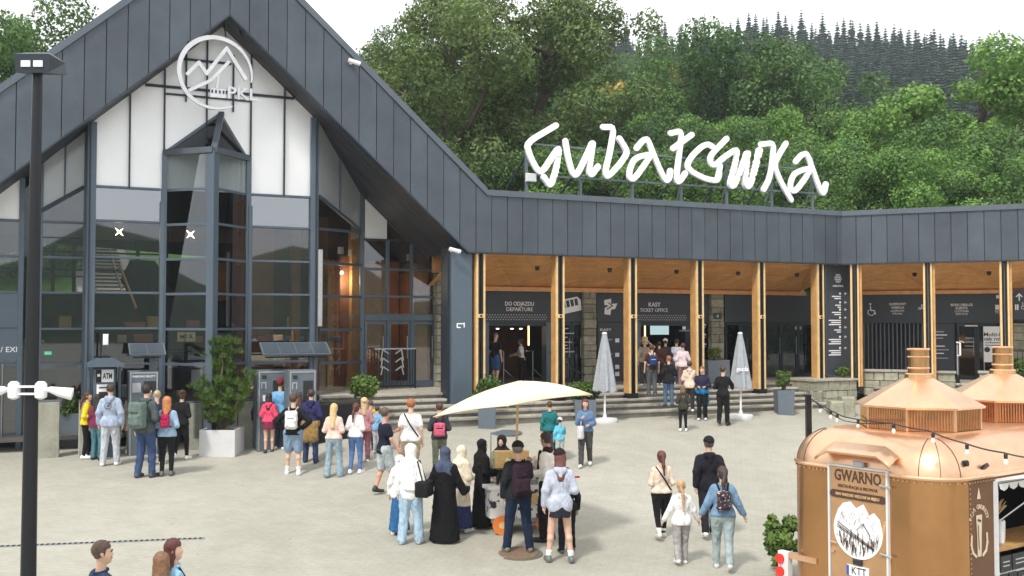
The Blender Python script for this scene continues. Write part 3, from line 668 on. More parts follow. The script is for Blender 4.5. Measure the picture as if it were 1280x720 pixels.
# corner column of the gable
c0, c1 = WL(FW, 562, 400, 0.3)[0], WL(FW, 588, 400, .3)[0]
cc = part(MB(FW).cbox(c0, c1, .14, .75, 2.45, ZB+.1, .02), 'corner_column', 'mullion')
MB(FW).box(c0-.06, c0-.004, .3, .8, 2.5, ZB+.1).build('edge_strip', 'dark_frame', cc)
s_, z_ = WL(FW, 576, 407, .13)
sgn = MB(FW); stroke(sgn, [(s_+.1, z_+.05), (s_-.1, z_+.05), (s_-.1, z_-.05), (s_+.0, z_-.05)], .03, .128, .14); stroke(sgn, [(s_+.1, z_-.05), (s_+.1, z_+.08)], .03, .128, .14, False); sgn.build('emblem', 'sign_white', cc)
# back wall panels of the porch
PW = BO
z_sb = bw(650, 402.5)[1]
def panelw(x0, x1, z0, z1, m, fr=FW, off=PW, name='wall_panel', th=.08, label=None): return part(MB(fr).cbox(WL(fr, x0, 400, off)[0], WL(fr, x1, 400, off)[0], off, off+th, z0, z1, .008), name, m, label=label)
def stone_pillar(x0, x1, z0, z1, fr=FW, off=PW-.14, bh=.24):
    a, b = WL(fr, x0, 400, off)[0], WL(fr, x1, 400, off)[0]
    part(MB(fr).box(a+.03, b-.03, off+.03, off+.4, z0, z1), 'pillar_core', 'stone_dark')
    z = z0; k = 0; rnd = random.Random(int(x0))
    while z < z1-.05:
        h = min(bh*rnd.uniform(.7, 1.25), z1-z); x = a
        while x < b-.02:
            wd = min(rnd.uniform(.22, .5), b-x)
            if b-x-wd < .12: wd = b-x
            j = rnd.uniform(-.015, .02)
            part(MB(fr).cbox(x+.008, x+wd-.008, off-.02+j, off+.35, z+.008, z+h-.008, .012), 'stone', 'stone'); x += wd
        z += h
for x0, x1 in ((603, 690), (700, 728), (746, 782), (794, 866), (878, 888), (906, 944), (955, 1016)): panelw(x0, x1, z_sb, zso-.13, 'sign_dark')
stone_pillar(729.5, 745.5, PORCH, zso-.12); stone_pillar(889, 905, PORCH, zso-.12)
stone_pillar(546, 559, 2.6, WL(FW, 552, 342, EO-.3)[1], off=EO-.3); part(MB(FW).box(WL(FW, 541, 400, EO-.2)[0], WL(FW, 561, 400, EO-.2)[0], EO-.2, EO-.1, WL(FW, 552, 341, EO-.2)[1], 6.95), 'timber_wall', 'timber_beam')
# perforation bands on the sign panels
for x0, x1 in ((608, 685), (798, 860)):
    a, b = bw(x0, 400)[0], bw(x1, 400)[0]; pb = MB(FW)
    for i in range(int((b-a)/.09)):
        for j in range(3):
            x = a+i*.09+(.045 if j % 2 else 0); z = z_sb+.06+j*.07; pb.box(x, x+.035, PW-.008, PW, z, z+.035)
    struct(part(pb, 'perforation', 'sign_grey'), 'stuff')
def glazed(x0, x1, fr=FW, off=PW+.05, floor=PORCH, top=None, leaves=2, dark=True):
    a, b = WL(fr, x0, 400, off)[0], WL(fr, x1, 400, off)[0]; top = top or z_sb
    wdt = (b-a)/leaves
    for i in range(leaves):
        p, q = a+i*wdt+.01, a+(i+1)*wdt-.01
        d = part(MB(fr).box(p, p+.06, off-.03, off+.05, floor, top-.01).box(q-.06, q, off-.03, off+.05, floor, top-.01).box(p+.06, q-.06, off-.028, off+.048, floor, floor+.1).box(p+.06, q-.06, off-.028, off+.048, top-.1, top-.01), 'glazed_door', 'dark_frame')
        MB(fr).box(p+.06, q-.06, off, off+.02, floor+.1, top-.1).build('pane', 'glass_dark', d)
        MB(fr).tube([(q-.1, off-.08, floor+.8), (q-.1, off-.08, floor+1.4)], .014, 6).build('handle', 'steel', d)
glazed(700, 728); glazed(878, 888, leaves=1); glazed(906, 944); glazed(955, 1016, leaves=3)
panelw(747, 782, PORCH, z_sb-.01, 'sign_dark', name='price_board')
# open doorways: frames and side jambs
for x0, x1 in ((607, 686), (797, 866)):
    a, b = bw(x0, 400)[0], bw(x1, 400)[0]
    part(MB(FW).box(a-.05, a+.1, PW-.03, PW+.3, PORCH, z_sb), 'door_jamb', 'mullion'); part(MB(FW).box(b-.1, b+.05, PW-.03, PW+.3, PORCH, z_sb), 'door_jamb', 'mullion')
    part(MB(FW).box(a+.1, b-.1, PW+.02, PW+.1, z_sb-.12, z_sb-.004), 'door_head', 'dark_frame')
# dark rooms behind
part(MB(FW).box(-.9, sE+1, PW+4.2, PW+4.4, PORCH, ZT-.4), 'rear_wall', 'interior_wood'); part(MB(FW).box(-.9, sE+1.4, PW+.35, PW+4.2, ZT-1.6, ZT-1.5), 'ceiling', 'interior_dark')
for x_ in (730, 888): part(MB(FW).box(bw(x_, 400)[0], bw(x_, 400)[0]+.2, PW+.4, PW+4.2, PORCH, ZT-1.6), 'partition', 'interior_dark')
part(MB(FW).box(bw(797, 400)[0], bw(806, 400)[0], PW+.35, PW+.42, PORCH, z_sb), 'inner_panel', 'interior_wood')
for x_, y_ in ((661, 412), (806.5, 412)):
    s_, z_ = WL(FW, x_, y_, PW+.6); part(MB(FW).box(s_-.02, s_+.02, PW+.6, PW+.63, z_-.5, z_+.2), 'light_strip', mat('strip_glow', (1,.7,.35), emit=(1, .62, .25, 2.5)) if 'strip_glow' not in M else M['strip_glow'])
s_, z_ = WL(FW, 825, 411, PW+1.2); part(MB(FW).box(s_-.36, s_+.36, PW+1.2, PW+1.26, z_-.2, z_+.18), 'screen', mat('screen', (.1,.12,.13), emit=(.55, .75, .78, .6)))
for x_ in (622, 640, 651): s_, z_ = WL(FW, x_, 411.5, PW+1); part(MB(FW).lathe([(.05, 0), (.05, .03)], (s_, PW+1, z_), 8), 'downlight', mat('downl', (1,1,1), emit=(1,.9,.8,3)) if 'downl' not in M else M['downl'])
# porch floor
part(MB(FW).box(-.99, sE+1.5, .9, PW+4.2, PORCH-.4, PORCH), 'porch_floor', 'step_stone')
part(MB(FW).box(-5.2, -1.0, .9, EO+1.2, PORCH-.4, PORCH-.003), 'porch_floor', 'step_stone')
part(MB(FR).box(-.8, 9, .9, PW+3, PORCH-.4, PORCH-.006), 'porch_floor', 'step_stone')
# right wing back wall
zr1 = WL(FR, 1115, 404, BO)[1]
for x0, x1 in ((1076, 1158), (1168, 1262), (1266, 1330)):
    a, b = WL(FR, x0, 400, PW)[0], WL(FR, x1, 400, PW)[0]
    part(MB(FR).cbox(a, b, PW, PW+.08, zr1, zso-.05, .008), 'wall_panel', 'sign_dark')
a, b = WL(FR, 1076, 400, PW)[0], WL(FR, 1158, 400, PW)[0]
part(MB(FR).box(a, b, PW+1.2, PW+1.3, PORCH, zr1), 'rear_wall', 'interior_dark')
for i in range(15): x = a+.08+i*(b-a-.1)/15; part(MB(FR).box(x, x+.035, PW+.05, PW+.12, PORCH+.1, zr1), 'slat', 'planter_grey')
panelw(1169, 1193, PORCH, zr1-.01, 'sign_dark', FR, name='info_board'); glazed(1196, 1246, FR, top=zr1-.005)
stone_pillar(1266, 1300, PORCH, zr1, FR); part(MB(FR).box(a-1, 9, PW+3, PW+3.1, PORCH, ZT-.4), 'rear_wall', 'interior_dark')
# ------------------------------------------------------------ lettering and notices on the walls
SW = M['sign_white']
def sign_text(lines, fr=FW, off=PW-.006, par=B):
    for (st, px, py, h, wpx, *bo) in lines:
        s_, z_ = WL(fr, px, py, off); wd = WL(fr, px+wpx/2, py, off)[0]-WL(fr, px-wpx/2, py, off)[0]
        text(st, fr, s_, z_-h/2, off, h, SW, par, width=wd, bold=(bo[0] if bo else .0))
sign_text([('DO ODJAZDU', 649.5, 379.5, .13, 36, .03), ('DEPARTURE', 649.5, 386.5, .12, 33), ('KASY', 818, 380.5, .14, 15, .035), ('TICKET OFFICE', 817.5, 387.5, .12, 35)])
sign_text([('KASY', 757, 412, .08, 14, .03)], off=PW-.01)
def glyphbox(fr, px0, px1, py0, py1, off, m=None, par=B, name='pictogram', th=.006):
    a, z1 = WL(fr, px0, py0, off); b, z0 = WL(fr, px1, py1, off); return MB(fr).box(a, b, off-th, off+.001, z0, z1).build(name, m or SW, par)
def cabin(px, py, sc_=1):                                      # cable car pictogram
    s_, z_ = bw(px, py); m_ = MB(FW); k = sc_*.36
    body = rot_pts([(s_-k, z_-.6*k), (s_+k, z_-.6*k), (s_+k*1.1, z_+.3*k), (s_+.8*k, z_+.65*k), (s_-k, z_+.65*k)], s_, z_, .2)
    m_.prism(body, PW-.012, PW-.001); m_.build('pictogram', SW, B); w2 = MB(FW)
    for i in range(4): w2.prism(rot_pts([(s_-.8*k+i*.42*k, z_-.1*k), (s_-.5*k+i*.42*k, z_-.1*k), (s_-.5*k+i*.42*k, z_+.5*k), (s_-.8*k+i*.42*k, z_+.5*k)], s_, z_, .2), PW-.016, PW-.011)
    w2.build('pictogram', 'sign_dark', B)
cabin(713, 382)
s_, z_ = bw(762, 383); m_ = MB(FW)
m_.prism([(s_-.2, z_+.2), (s_+.05, z_+.25), (s_+.05, z_+.08), (s_+.28, z_+.1), (s_+.2, z_-.08), (s_+.05, z_-.1), (s_+.02, z_-.28), (s_-.2, z_-.25), (s_-.18, z_-.05), (s_-.02, z_+.02), (s_-.2, z_+.05)], PW-.012, PW-.001); m_.build('pictogram', SW, B)
m_ = MB(FW); stroke(m_, [(s_-.05, z_+.12), (s_+.1, z_+.02), (s_-.12, z_-.1)], .035, PW-.018, PW-.011); m_.build('pictogram', 'sign_dark', B)
random.seed(8)
for px0, ww, ys_ in ((704, 14, (410, 416, 421, 427, 431, 435, 439)), (752, 10, (417, 425, 430, 444)), ):
    for y_ in ys_: glyphbox(FW, px0, px0+ww*random.uniform(.3, 1), y_, y_+1.4, PW-.006, M['sign_grey'])
for y_ in (423, 441, 456, 465): glyphbox(FW, 769, 774, y_, y_+5, PW-.006, M['sign_white']); glyphbox(FW, 752, 765, y_+1, y_+2.2, PW-.006, M['sign_grey'])
for y_ in (408, 420, 432): s_, z_ = bw(880, y_); text('*', FW, s_, z_-.2, PW+.01, .3, SW, B, bold=.05)
glyphbox(FW, 892, 902, 391, 399, PW-.2, M['sign_dark'], name='pillar_sign'); s_, z_ = WL(FW, 897, 395, PW-.21); text('4', FW, s_, z_-.06, PW-.21, .12, SW, B)
glyphbox(FW, 853, 857, 408, 412, PW-.02, SW); glyphbox(FW, 849, 862, 413, 414, PW-.02, M['sign_grey'])
for x_ in (995, 1001): s_, z_ = WL(FW, x_, 410, PW); m_ = MB(FW); m_.prism([(s_+.05*math.cos(k*.63), z_+.07*math.sin(k*.63)) for k in range(10)], PW+.005, PW+.015); m_.build('pictogram', 'sign_grey', B)
# right wing signs
def wheelchair(fr, px, py, off, k, par=B):
    s_, z_ = WL(fr, px, py, off); m_ = MB(fr)
    arc = [(s_+k*.42*math.cos(a), z_-k*.25+k*.42*math.sin(a)) for a in [2.2+i*.42 for i in range(11)]]
    stroke(m_, arc, .09*k, off-.01, off); stroke(m_, [(s_-.1*k, z_+.6*k), (s_-.05*k, z_), (s_+.4*k, z_-.02*k), (s_+.55*k, z_-.55*k)], .13*k, off-.016, off-.012)
    m_.prism([(s_-.1*k+.13*k*math.cos(a*.63), z_+.85*k+.13*k*math.sin(a*.63)) for a in range(10)], off-.01, off); m_.build('pictogram', SW, par)
wheelchair(FR, 1089, 388, PW-.006, .26)
sign_text([('KASPROWY', 1122, 380, .085, 21, .03), ('WIERCH', 1122, 384.5, .085, 16, .03), ('KASPROWY', 1122, 388.6, .07, 17), ('PEAK', 1122, 392, .06, 13),
           ('BIURO OBSŁUGI', 1202, 381, .085, 27, .03), ('KLIENTA', 1202, 385, .085, 15, .03), ('CUSTOMER', 1202, 389, .07, 18), ('SERVICE', 1202, 392.4, .06, 15), ('BI', 1154, 382, .085, 5, .03), ('SPR', 1152, 385.5, .08, 9, .03)], FR)
glyphbox(FR, 1244, 1253, 381, 387, PW-.006); glyphbox(FR, 1245, 1250, 369, 373, PW-.006); sign_text([('TOP', 1248, 390, .1, 9, .02)], FR)
for i, y_ in enumerate((414, 418, 422, 432, 436.5, 441, 447)): glyphbox(FR, 1170, 1170+(10, 14, 9, 11, 16, 10, 15)[i], y_, y_+1.4, PW-.006, M['sign_white'] if i % 2 else M['sign_grey'])
glyphbox(FR, 1206, 1222, 406.5, 408, PW-.03, SW)
for y_, a_ in ((422, 5), (427, 8), (432, 6)): glyphbox(FR, 1212-a_, 1212+a_, y_, y_+1.2, PW+.04, M['sign_grey'])
# white banner
a, z1 = WL(FR, 1229, 408, PW-.25); b, z0 = WL(FR, 1254, 453, PW-.25)
bn = thing('banner', 'white notice banner with black heading between glass door and timber column', 'banner', FR @ Matrix.Translation((a, PW-.25, PORCH)))
MB(FR).cbox(a, b, PW-.25, PW-.22, z0, z1, .004).build('sheet', 'white_paint', bn)
for i in range(2): MB(FR).box((a if i else b-.03), (a+.03 if i else b), PW-.21, PW-.18, PORCH, z1).build('pole', 'steel', bn)
for st, y_, h in (('Multi-Ł', 418, .13), ('cały rok', 423.5, .13)):
    s_, z_ = WL(FR, 1241, y_, PW-.25); text(st, FR, s_, z_-.06, PW-.253, h, M['black_plastic'], bn, width=.55, bold=.03)
for y_ in (428, 431): glyphbox(FR, 1231, 1253, y_, y_+1, PW-.252, M['black_plastic'], bn, 'lettering')
s_, z_ = WL(FR, 1234, 437, PW-.25); m_ = MB(FR); m_.prism([(s_+.09*math.cos(k*.52), z_+.09*math.sin(k*.52)) for k in range(12)], PW-.258, PW-.25); m_.build('roundel', 'black_plastic', bn)
# hanging pictogram sign at the far right
a, z1 = WL(FR, 1266, 362, 2.2); b, z0 = WL(FR, 1330, 399, 2.2)
hs = thing('hanging_sign', 'dark toilet direction sign with white arrow at the right edge of the porch', 'sign', FR @ Matrix.Translation((a, 2.2, z0)))
MB(FR).cbox(a, b, 2.2, 2.26, z0, z1, .005).build('board', 'sign_dark', hs)
s_, z_ = WL(FR, 1274, 372, 2.19); m_ = MB(FR); stroke(m_, [(s_, z_-.1), (s_, z_+.1)], .035, 2.185, 2.199, False); stroke(m_, [(s_-.09, z_+.02), (s_, z_+.12), (s_+.09, z_+.02)], .035, 2.178, 2.184); m_.build('arrow', SW, hs)
wheelchair(FR, 1279, 383, 2.19, .13, hs); s_, z_ = WL(FR, 1271, 384, 2.19); text('II', FR, s_, z_-.08, 2.198, .17, SW, hs, bold=.08)
# vertical info pylon
fi = FR
a, z1 = WL(fi, 1031.5, 329, .3); b, z0 = WL(fi, 1064.5, 471, .3); a, b = WL(FW, 1032, 400, .35)[0], WL(FW, 1063.5, 400, .35)[0]
ip = thing('direction_board', 'tall dark blue direction board with white pictogram rows on the stone wall corner', 'sign board', FW @ Matrix.Translation((a, .35, PORCH)))
zt_, zb_ = WL(FW, 1047, 330, .35)[1], WL(FW, 1047, 470, .35)[1]
MB(FW).cbox(a, b, .35, .43, zb_, zt_, .01).build('board', 'mullion', ip); MB(FW).box(a+.05, b-.05, .345, .352, zb_+.05, zt_-.04).build('face', 'sign_dark', ip)
def ib(px, py): return WL(FW, px, py, .34)
s_, z_ = ib(1047.5, 348)
m_ = MB(FW)
for k in range(6):
    a_ = k*math.pi/3; cx_, cz_ = s_+.09*math.cos(a_), z_+.09*math.sin(a_); stroke(m_, [(cx_+.045*math.cos(q*.785), cz_+.055*math.sin(q*.785)) for q in range(9)], .018, .336-.001*k, .344, False)
m_.build('emblem', SW, ip); text('GUBAŁÓWKA', FW, *ib(1047.5, 358.5), .342, .06, SW, ip, width=.44, bold=.04)
rows = ((367, 6, 11), (378, 4, 7), (387, 4, 11), (397, 7, 15), (409, 5, 8), (421, 8, 15), (435, 7, 15))
for (y_, a_, l_) in rows:
    s_, z_ = ib(1050, y_); MB(FW).prism([(s_+.04*math.cos(k*.785), z_+.04*math.sin(k*.785)) for k in range(8)], .335, .343).build('pictogram', SW, ip)
    s2, z2 = ib(1057, y_); m_ = MB(FW); stroke(m_, [(s2+.05, z2), (s2-.05, z2)], .018, .336, .343, False); stroke(m_, [(s2-.01, z2+.04), (s2-.055, z2), (s2-.01, z2-.04)], .018, .333, .335); m_.build('arrow', SW, ip)
    for j in range(2+(l_ > 12)): s3, z3 = ib(1051-l_+(3 if j % 2 else 0), y_+3.5+j*2.6); MB(FW).box(s3, ib(1051, y_)[0], .336, .343, z3-.018, z3+.018).build('lettering', SW, ip)
# ------------------------------------------------------------ roof lettering
LS = thing('roof_lettering', 'giant white brush-script place name on a grey steel frame above the colonnade roof', 'letter sign', FW @ Matrix.Translation((0, .6, ZT)))
LO_ = .55
def z1(p): return (640+p[0]*210/1163, 140+p[1]*130/720)
def z2(p): return (830+p[0]*220/1267, 150+p[1]*125/720)
G1 = {'G': [[(300,95),(95,215),(122,310),(160,385),(190,418),(222,395),(270,320),(325,240),(302,400),(262,520),(213,450)]], 'u': [[(366,203),(385,320),(412,420),(432,440),(455,420),(510,310),(560,195),(540,330),(528,420),(545,440),(592,378)]],
      'b': [[(626,106),(703,106),(675,280),(640,420),(652,450),(690,420),(745,360),(792,290),(780,250),(738,185)]], 'a': [[(858,252),(905,195),(935,188),(985,320),(1045,455),(1065,478),(1085,460),(1092,408)], [(950,296),(880,308),(836,335),(810,400),(806,455),(830,468),(860,440),(910,370),(955,300)]]}
G2 = {'ł': [[(43,97),(125,78),(105,250),(84,420),(92,448),(115,435),(148,385)], [(58,207),(195,108)]], 'ó': [[(448,135),(395,190),(345,240),(325,280),(335,320),(365,325),(405,290),(455,250),(525,208),(505,330),(470,455),(480,482),(505,465),(550,350),(602,215),(585,350),(578,460),(592,485),(615,465),(650,350),(683,215)],
      [(345,195),(310,175),(270,190),(205,250),(165,310),(165,345),(200,380),(290,425),(370,440),(388,410),(395,330)]],
      'k': [[(692,177),(788,165),(772,330),(752,430),(712,503)], [(873,170),(835,230),(785,325),(840,460),(910,577)]], 'a2': [[(942,302),(985,252),(1018,242),(1040,280),(1070,370),(1118,500),(1135,532),(1152,510),(1160,462)], [(1045,348),(985,362),(930,390),(905,450),(905,505),(930,515),(960,490),(1005,430),(1045,360)]]}
zz = 0
for grp, fn in ((G1, z1), (G2, z2)):
    for kx, sts in grp.items():
        m_ = MB(FW)
        for q, st in enumerate(sts):
            pts = [WL(FW, *fn(p), LO_) for p in st]
            for _ in range(2): pts = [pts[0]]+[q_ for a_, b_ in zip(pts[:-1], pts[1:]) for q_ in ((a_[0]*.8+b_[0]*.2, a_[1]*.8+b_[1]*.2), (a_[0]*.2+b_[0]*.8, a_[1]*.2+b_[1]*.8))]+[pts[-1]]
            stroke(m_, pts, .172, LO_-.06-.01*q, LO_-.01*q+.01); 
            for (x, z) in (pts[0], pts[-1]): m_.prism([(x+.09*math.cos(a*math.pi/4+.4), z+.09*math.sin(a*math.pi/4+.4)) for a in range(8)], LO_-.0565-.01*q, LO_-.01*q+.0065)
        m_.build('letter', 'letter_white', LS)
for pa, pb in (((668, 180), (1020, 213)), ((668, 219), (1025, 242))):
    A_, B_ = WL(FW, *pa, LO_+.1), WL(FW, *pb, LO_+.1); MB(FW).bar((A_[0], LO_+.1, A_[1]), (B_[0], LO_+.1, B_[1]), .05, .05).build('rail', 'planter_grey', LS)
for px in (658, 725.5, 790.5, 851, 908, 964, 1015):
    s_, zt = WL(FW, px, 186 if px < 700 else 200, LO_+.16); MB(FW).box(s_-.035, s_+.035, LO_+.13, LO_+.2, ZT+.1, zt+.1).build('post', 'planter_grey', LS)
    MB(FW).bar((s_-.02, LO_+.2, zt-.2), (s_-.3, LO_+1.5, ZT), .045).build('brace', 'dark_frame', LS); MB(FW).bar((s_+.05, LO_+.2, zt-.6), (s_+.5, LO_+1.3, ZT), .03).build('brace', 'galv', LS)
s_, z_ = WL(FW, 661, 222, LO_+.1); MB(FW).cbox(s_-.1, s_+.22, LO_+.03, LO_+.12, z_-.12, z_+.12, .02).build('floodlight', 'planter_white', LS)
# ------------------------------------------------------------ gable emblem
EB = thing('gable_emblem', 'round brushed metal mountain and cable car emblem hanging under the gable peak', 'emblem', FW @ Matrix.Translation((AP, -.1, 9)))
mat('brushed', (.62,.62,.63), .32, .85, .12, 3)
k3 = 140/593
def ge(p): return WL(FW, 200+p[0]*k3, 30+p[1]*k3, -.15)
cx_, cz_ = ge((292, 258)); rr = (ge((492, 258))[0]-ge((90, 258))[0])/2; rz_ = (ge((292, 62))[1]-ge((292, 455))[1])/2
ring = MB(FW); n = 56; a0, a1 = R(-10), R(298)
vs = []
for i in range(n+1):
    a = a0+(a1-a0)*i/n; wd = .035+.075*math.sin(math.pi*min(1, i/n))
    for r_ in (1-wd/rr/1, 1+.0): 
        for y_ in (-.19, -.12): vs.append((cx_+rr*r_*math.cos(a), y_, cz_+rz_*r_*math.sin(a)))
ring.add(vs, [f for i in range(n) for f in ((4*i, 4*i+4, 4*i+6, 4*i+2), (4*i+1, 4*i+3, 4*i+7, 4*i+5), (4*i, 4*i+1, 4*i+5, 4*i+4), (4*i+2, 4*i+6, 4*i+7, 4*i+3))]+[(0, 2, 3, 1), (4*n, 4*n+1, 4*n+3, 4*n+2)])
ring.build('ring', 'brushed', EB)
for pts, wd in (([(140,270),(205,205),(245,265),(352,130),(455,298)], .085), ([(150,355),(270,300),(365,200)], .075)):
    m_ = MB(FW); stroke(m_, [ge(p) for p in pts], wd, -.2 if wd > .08 else -.215, -.13); m_.build('mountain_line', 'brushed', EB)
m_ = MB(FW); a_, b_ = ge((265, 340)), ge((345, 395)); m_.box(a_[0], b_[0], -.2, -.12, b_[1], a_[1]); m_.bar((ge((300, 340))[0], -.16, ge((300, 340))[1]), (ge((310, 265))[0], -.16, ge((310, 265))[1]), .05); m_.build('cabin', 'brushed', EB)
for i in range(4): x0 = a_[0]+.02+i*(b_[0]-a_[0])/4; MB(FW).box(x0, x0+.045, -.205, -.2, a_[1]-.12, a_[1]-.04).build('cabin_window', 'dark_frame', EB)
s_, z_ = ge((435, 400)); text('PKL', FW, s_, z_, -.15, (ge((0, 335))[1]-ge((0, 400))[1]), M['brushed'], EB, width=ge((515, 0))[0]-ge((355, 0))[0], bold=.04, ext=.04)
for x in (150, 352, 440):
    s_, z_ = ge((x, 90)); MB(FW).bar((s_, -.13, z_), (s_, .3, zin(s_)), .03).build('bracket', 'black_steel', EB)
# security cameras on the fascia
def seccam(fr, px, py, off, lab):
    s_, z_ = WL(fr, px, py, off)
    t = thing('security_camera', lab, 'camera', fr @ Matrix.Translation((s_, off, z_)))
    MB(fr).tube([(s_-.14, off-.16, z_+.03), (s_+.16, off-.2, z_-.05)], [.055, .06], 10).build('housing', 'white_paint', t, True)
    MB(fr).bar((s_, off-.15, z_), (s_-.04, off, z_-.02), .04).build('bracket', 'white_paint', t); MB(fr).tube([(s_+.161, off-.2, z_-.05), (s_+.17, off-.2, z_-.053)], .04, 10).build('lens', 'black_plastic', t)
seccam(FW, 440, 79, -.04, 'white security camera on the gable fascia, above the glazed front')
seccam(FW, 565, 313, .1, 'small white security camera where the gable meets the corner column')

# the two star lamps of the hall, and three added to brighten the dark interior
for i, (x, y, z) in enumerate(hall_lamps+[(-3.9, 3.6, 6.2), (-2.5, 4.6, 5.6), (-6.2, 4.4, 5.0)]):
    if i > 1: part(MB(FW).lathe([(.04, 0), (.06, .04), (.03, .1)], (x, y, z+.14), 12), 'fill_lamp', 'downl'); part(MB(FW).tube([(x, y, z+.24), (x, y, z+1.6)], .01, 5), 'lamp_cord', 'black_steel')
    pl_ = bpy.data.lights.new('star_and_fill_light', 'POINT'); pl_.energy = 38 if i > 1 else 25; pl_.color = (1, .78, .52); pl_.shadow_soft_size = .12
    po_ = bpy.data.objects.new('star_and_fill_light', pl_); sc.collection.objects.link(po_); po_.location = FW @ Vector((x, y, z-.05 if i > 1 else z))
# ------------------------------------------------------------ steps and low stone walls
def gw(px, py, Y=None): return GP(px, py)
ST = thing('entrance_steps', 'long flight of weathered grey stone steps below the timber colonnade', 'steps', FW)
nst = 5; rise = .145; tread = .33
for k in range(nst):                                     # k=0 top
    y1 = 1.0-k*tread; y0 = y1-tread; zt = PORCH-(k)*rise-rise*.0-.003
    a0, b0 = -5.2, 11.0+.0*k
    x = a0; rnd = random.Random(k+3)
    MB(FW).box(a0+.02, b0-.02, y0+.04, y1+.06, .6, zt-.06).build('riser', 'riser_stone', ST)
    while x < b0-.05:
        wd = min(rnd.uniform(1.1, 1.7), b0-x)
        if b0-x-wd < .5: wd = b0-x
        MB(FW).cbox(x+.006, x+wd-.006, y0-.02, y1, zt-.07, zt+rnd.uniform(-.004, .004), .012).build('step_slab', 'step_stone', ST); x += wd
SR = thing('side_steps', 'short stone steps rising to the right of the corner wall below the sliding slats', 'steps', FR)
for k in range(6):
    y1 = 1.0-k*.33; zt = PORCH-k*.15-.005
    MB(FR).box(.9, 8.6, y1-tread+.05, y1+.06, .6, zt-.06).build('riser', 'riser_stone', SR)
    for q in range(6): MB(FR).cbox(.9+q*1.28+.006, .9+(q+1)*1.28-.006, y1-tread-.02, y1, zt-.07, zt, .012).build('step_slab', 'step_stone', SR)
def stone_wall(fr, a, b, y0, y1, z0, z1, name, lab, bh=.24):
    t = thing(name, lab, 'wall', fr @ Matrix.Translation((a, y0, z0))); rnd = random.Random(int(abs(a*10))+3)
    MB(fr).box(a+.03, b-.03, y0+.04, y1-.02, z0, z1-.01).build('core', 'stone_dark', t)
    z = z0+.0
    while z < z1-.1:
        h = bh if z+bh*1.5 < z1-.07 else z1-.07-z; x = a
        while x < b-.02:
            wd = rnd.uniform(.3, .62); wd = b-x if b-x-wd < .25 else wd; j = rnd.uniform(0, .03)
            MB(fr).cbox(x+.008, x+wd-.008, y0-j, y1, z+.008, z+h-.008, .015).build('stone', 'stone', t); x += wd
        z += h
    x = a-.04
    while x < b: wd = min(.9, b+.04-x); MB(fr).cbox(x+.005, x+wd-.005, y0-.07, y1+.04, z1-.07, z1, .012).build('coping', 'step_stone', t); x += wd
    return t
s_a = WL(FW, 1013, 480, -.2)[0]
stone_wall(FW, s_a, s_a+1.75, -.35, .8, 1.6, WL(FW, 1047, 473, -.2)[1], 'stone_wall', 'squared stone retaining wall carrying the direction board at the porch corner')
x0_ = WL(FR, 1079, 470, .6)[0]; stone_wall(FR, x0_, WL(FR, 1128, 470, .6)[0]+.3, .55, .95, 2.6, WL(FR, 1100, 462, .6)[1], 'stone_wall', 'low stone wall under the dark slats beside the wheelchair sign')
x0_ = WL(FR, 1171, 470, .6)[0]; stone_wall(FR, x0_, WL(FR, 1194, 470, .6)[0], .55, .95, 2.6, WL(FR, 1180, 464, .6)[1], 'stone_wall', 'small stone wall piece under the information board right of a timber column')
x0_ = WL(FR, 1224, 470, .6)[0]; stone_wall(FR, x0_, WL(FR, 1245, 470, .6)[0], .55, .95, 2.6, WL(FR, 1234, 464, .6)[1], 'stone_wall', 'small stone wall piece between the glass door and the white banner')
for i, (px, py) in enumerate(((1020, 492), (1046, 504), (1060, 504))):
    p = GP(px, py+16); st = MB(); hh = random.uniform(.4, .6)
    o = st.cbox(p.x-.2, p.x+.2, p.y-.1, p.y+.35, p.z-.3, p.z+hh, .04).build('boulder', 'stone', smooth=False, loc=(p.x, p.y, p.z))
    tag(o, ['dark squared stone block at the left foot of the corner wall', 'pale squared stone block set in front of the corner wall', 'rightmost squared stone block in front of the corner wall'][i], 'stone block')
# low wall of upright slabs along the glass front
LW = thing('low_slab_wall', 'low wall of upright grey slabs along the foot of the glass front', 'wall', FW @ Matrix.Translation((-12, .5, 1.5)))
for (x0, x1) in ((47, 75), (98, 112), (232, 318), (396, 402)):
    a, b = WL(FW, x0, 530, .45)[0], WL(FW, x1, 530, .45)[0]; n = max(1, int((b-a)/.36)); 
    z1_ = WL(FW, (x0+x1)/2, 503, .45)[1]
    for i in range(n): MB(FW).cbox(a+i*(b-a)/n+.008, a+(i+1)*(b-a)/n-.008, .45, .60, 1.2, z1_+.008*(i % 2), .015).build('slab', 'concrete_slab', LW)
    MB(FW).box(a, b, .46, .6, z1_+.01, z1_+.05).build('coping', 'planter_grey', LW)
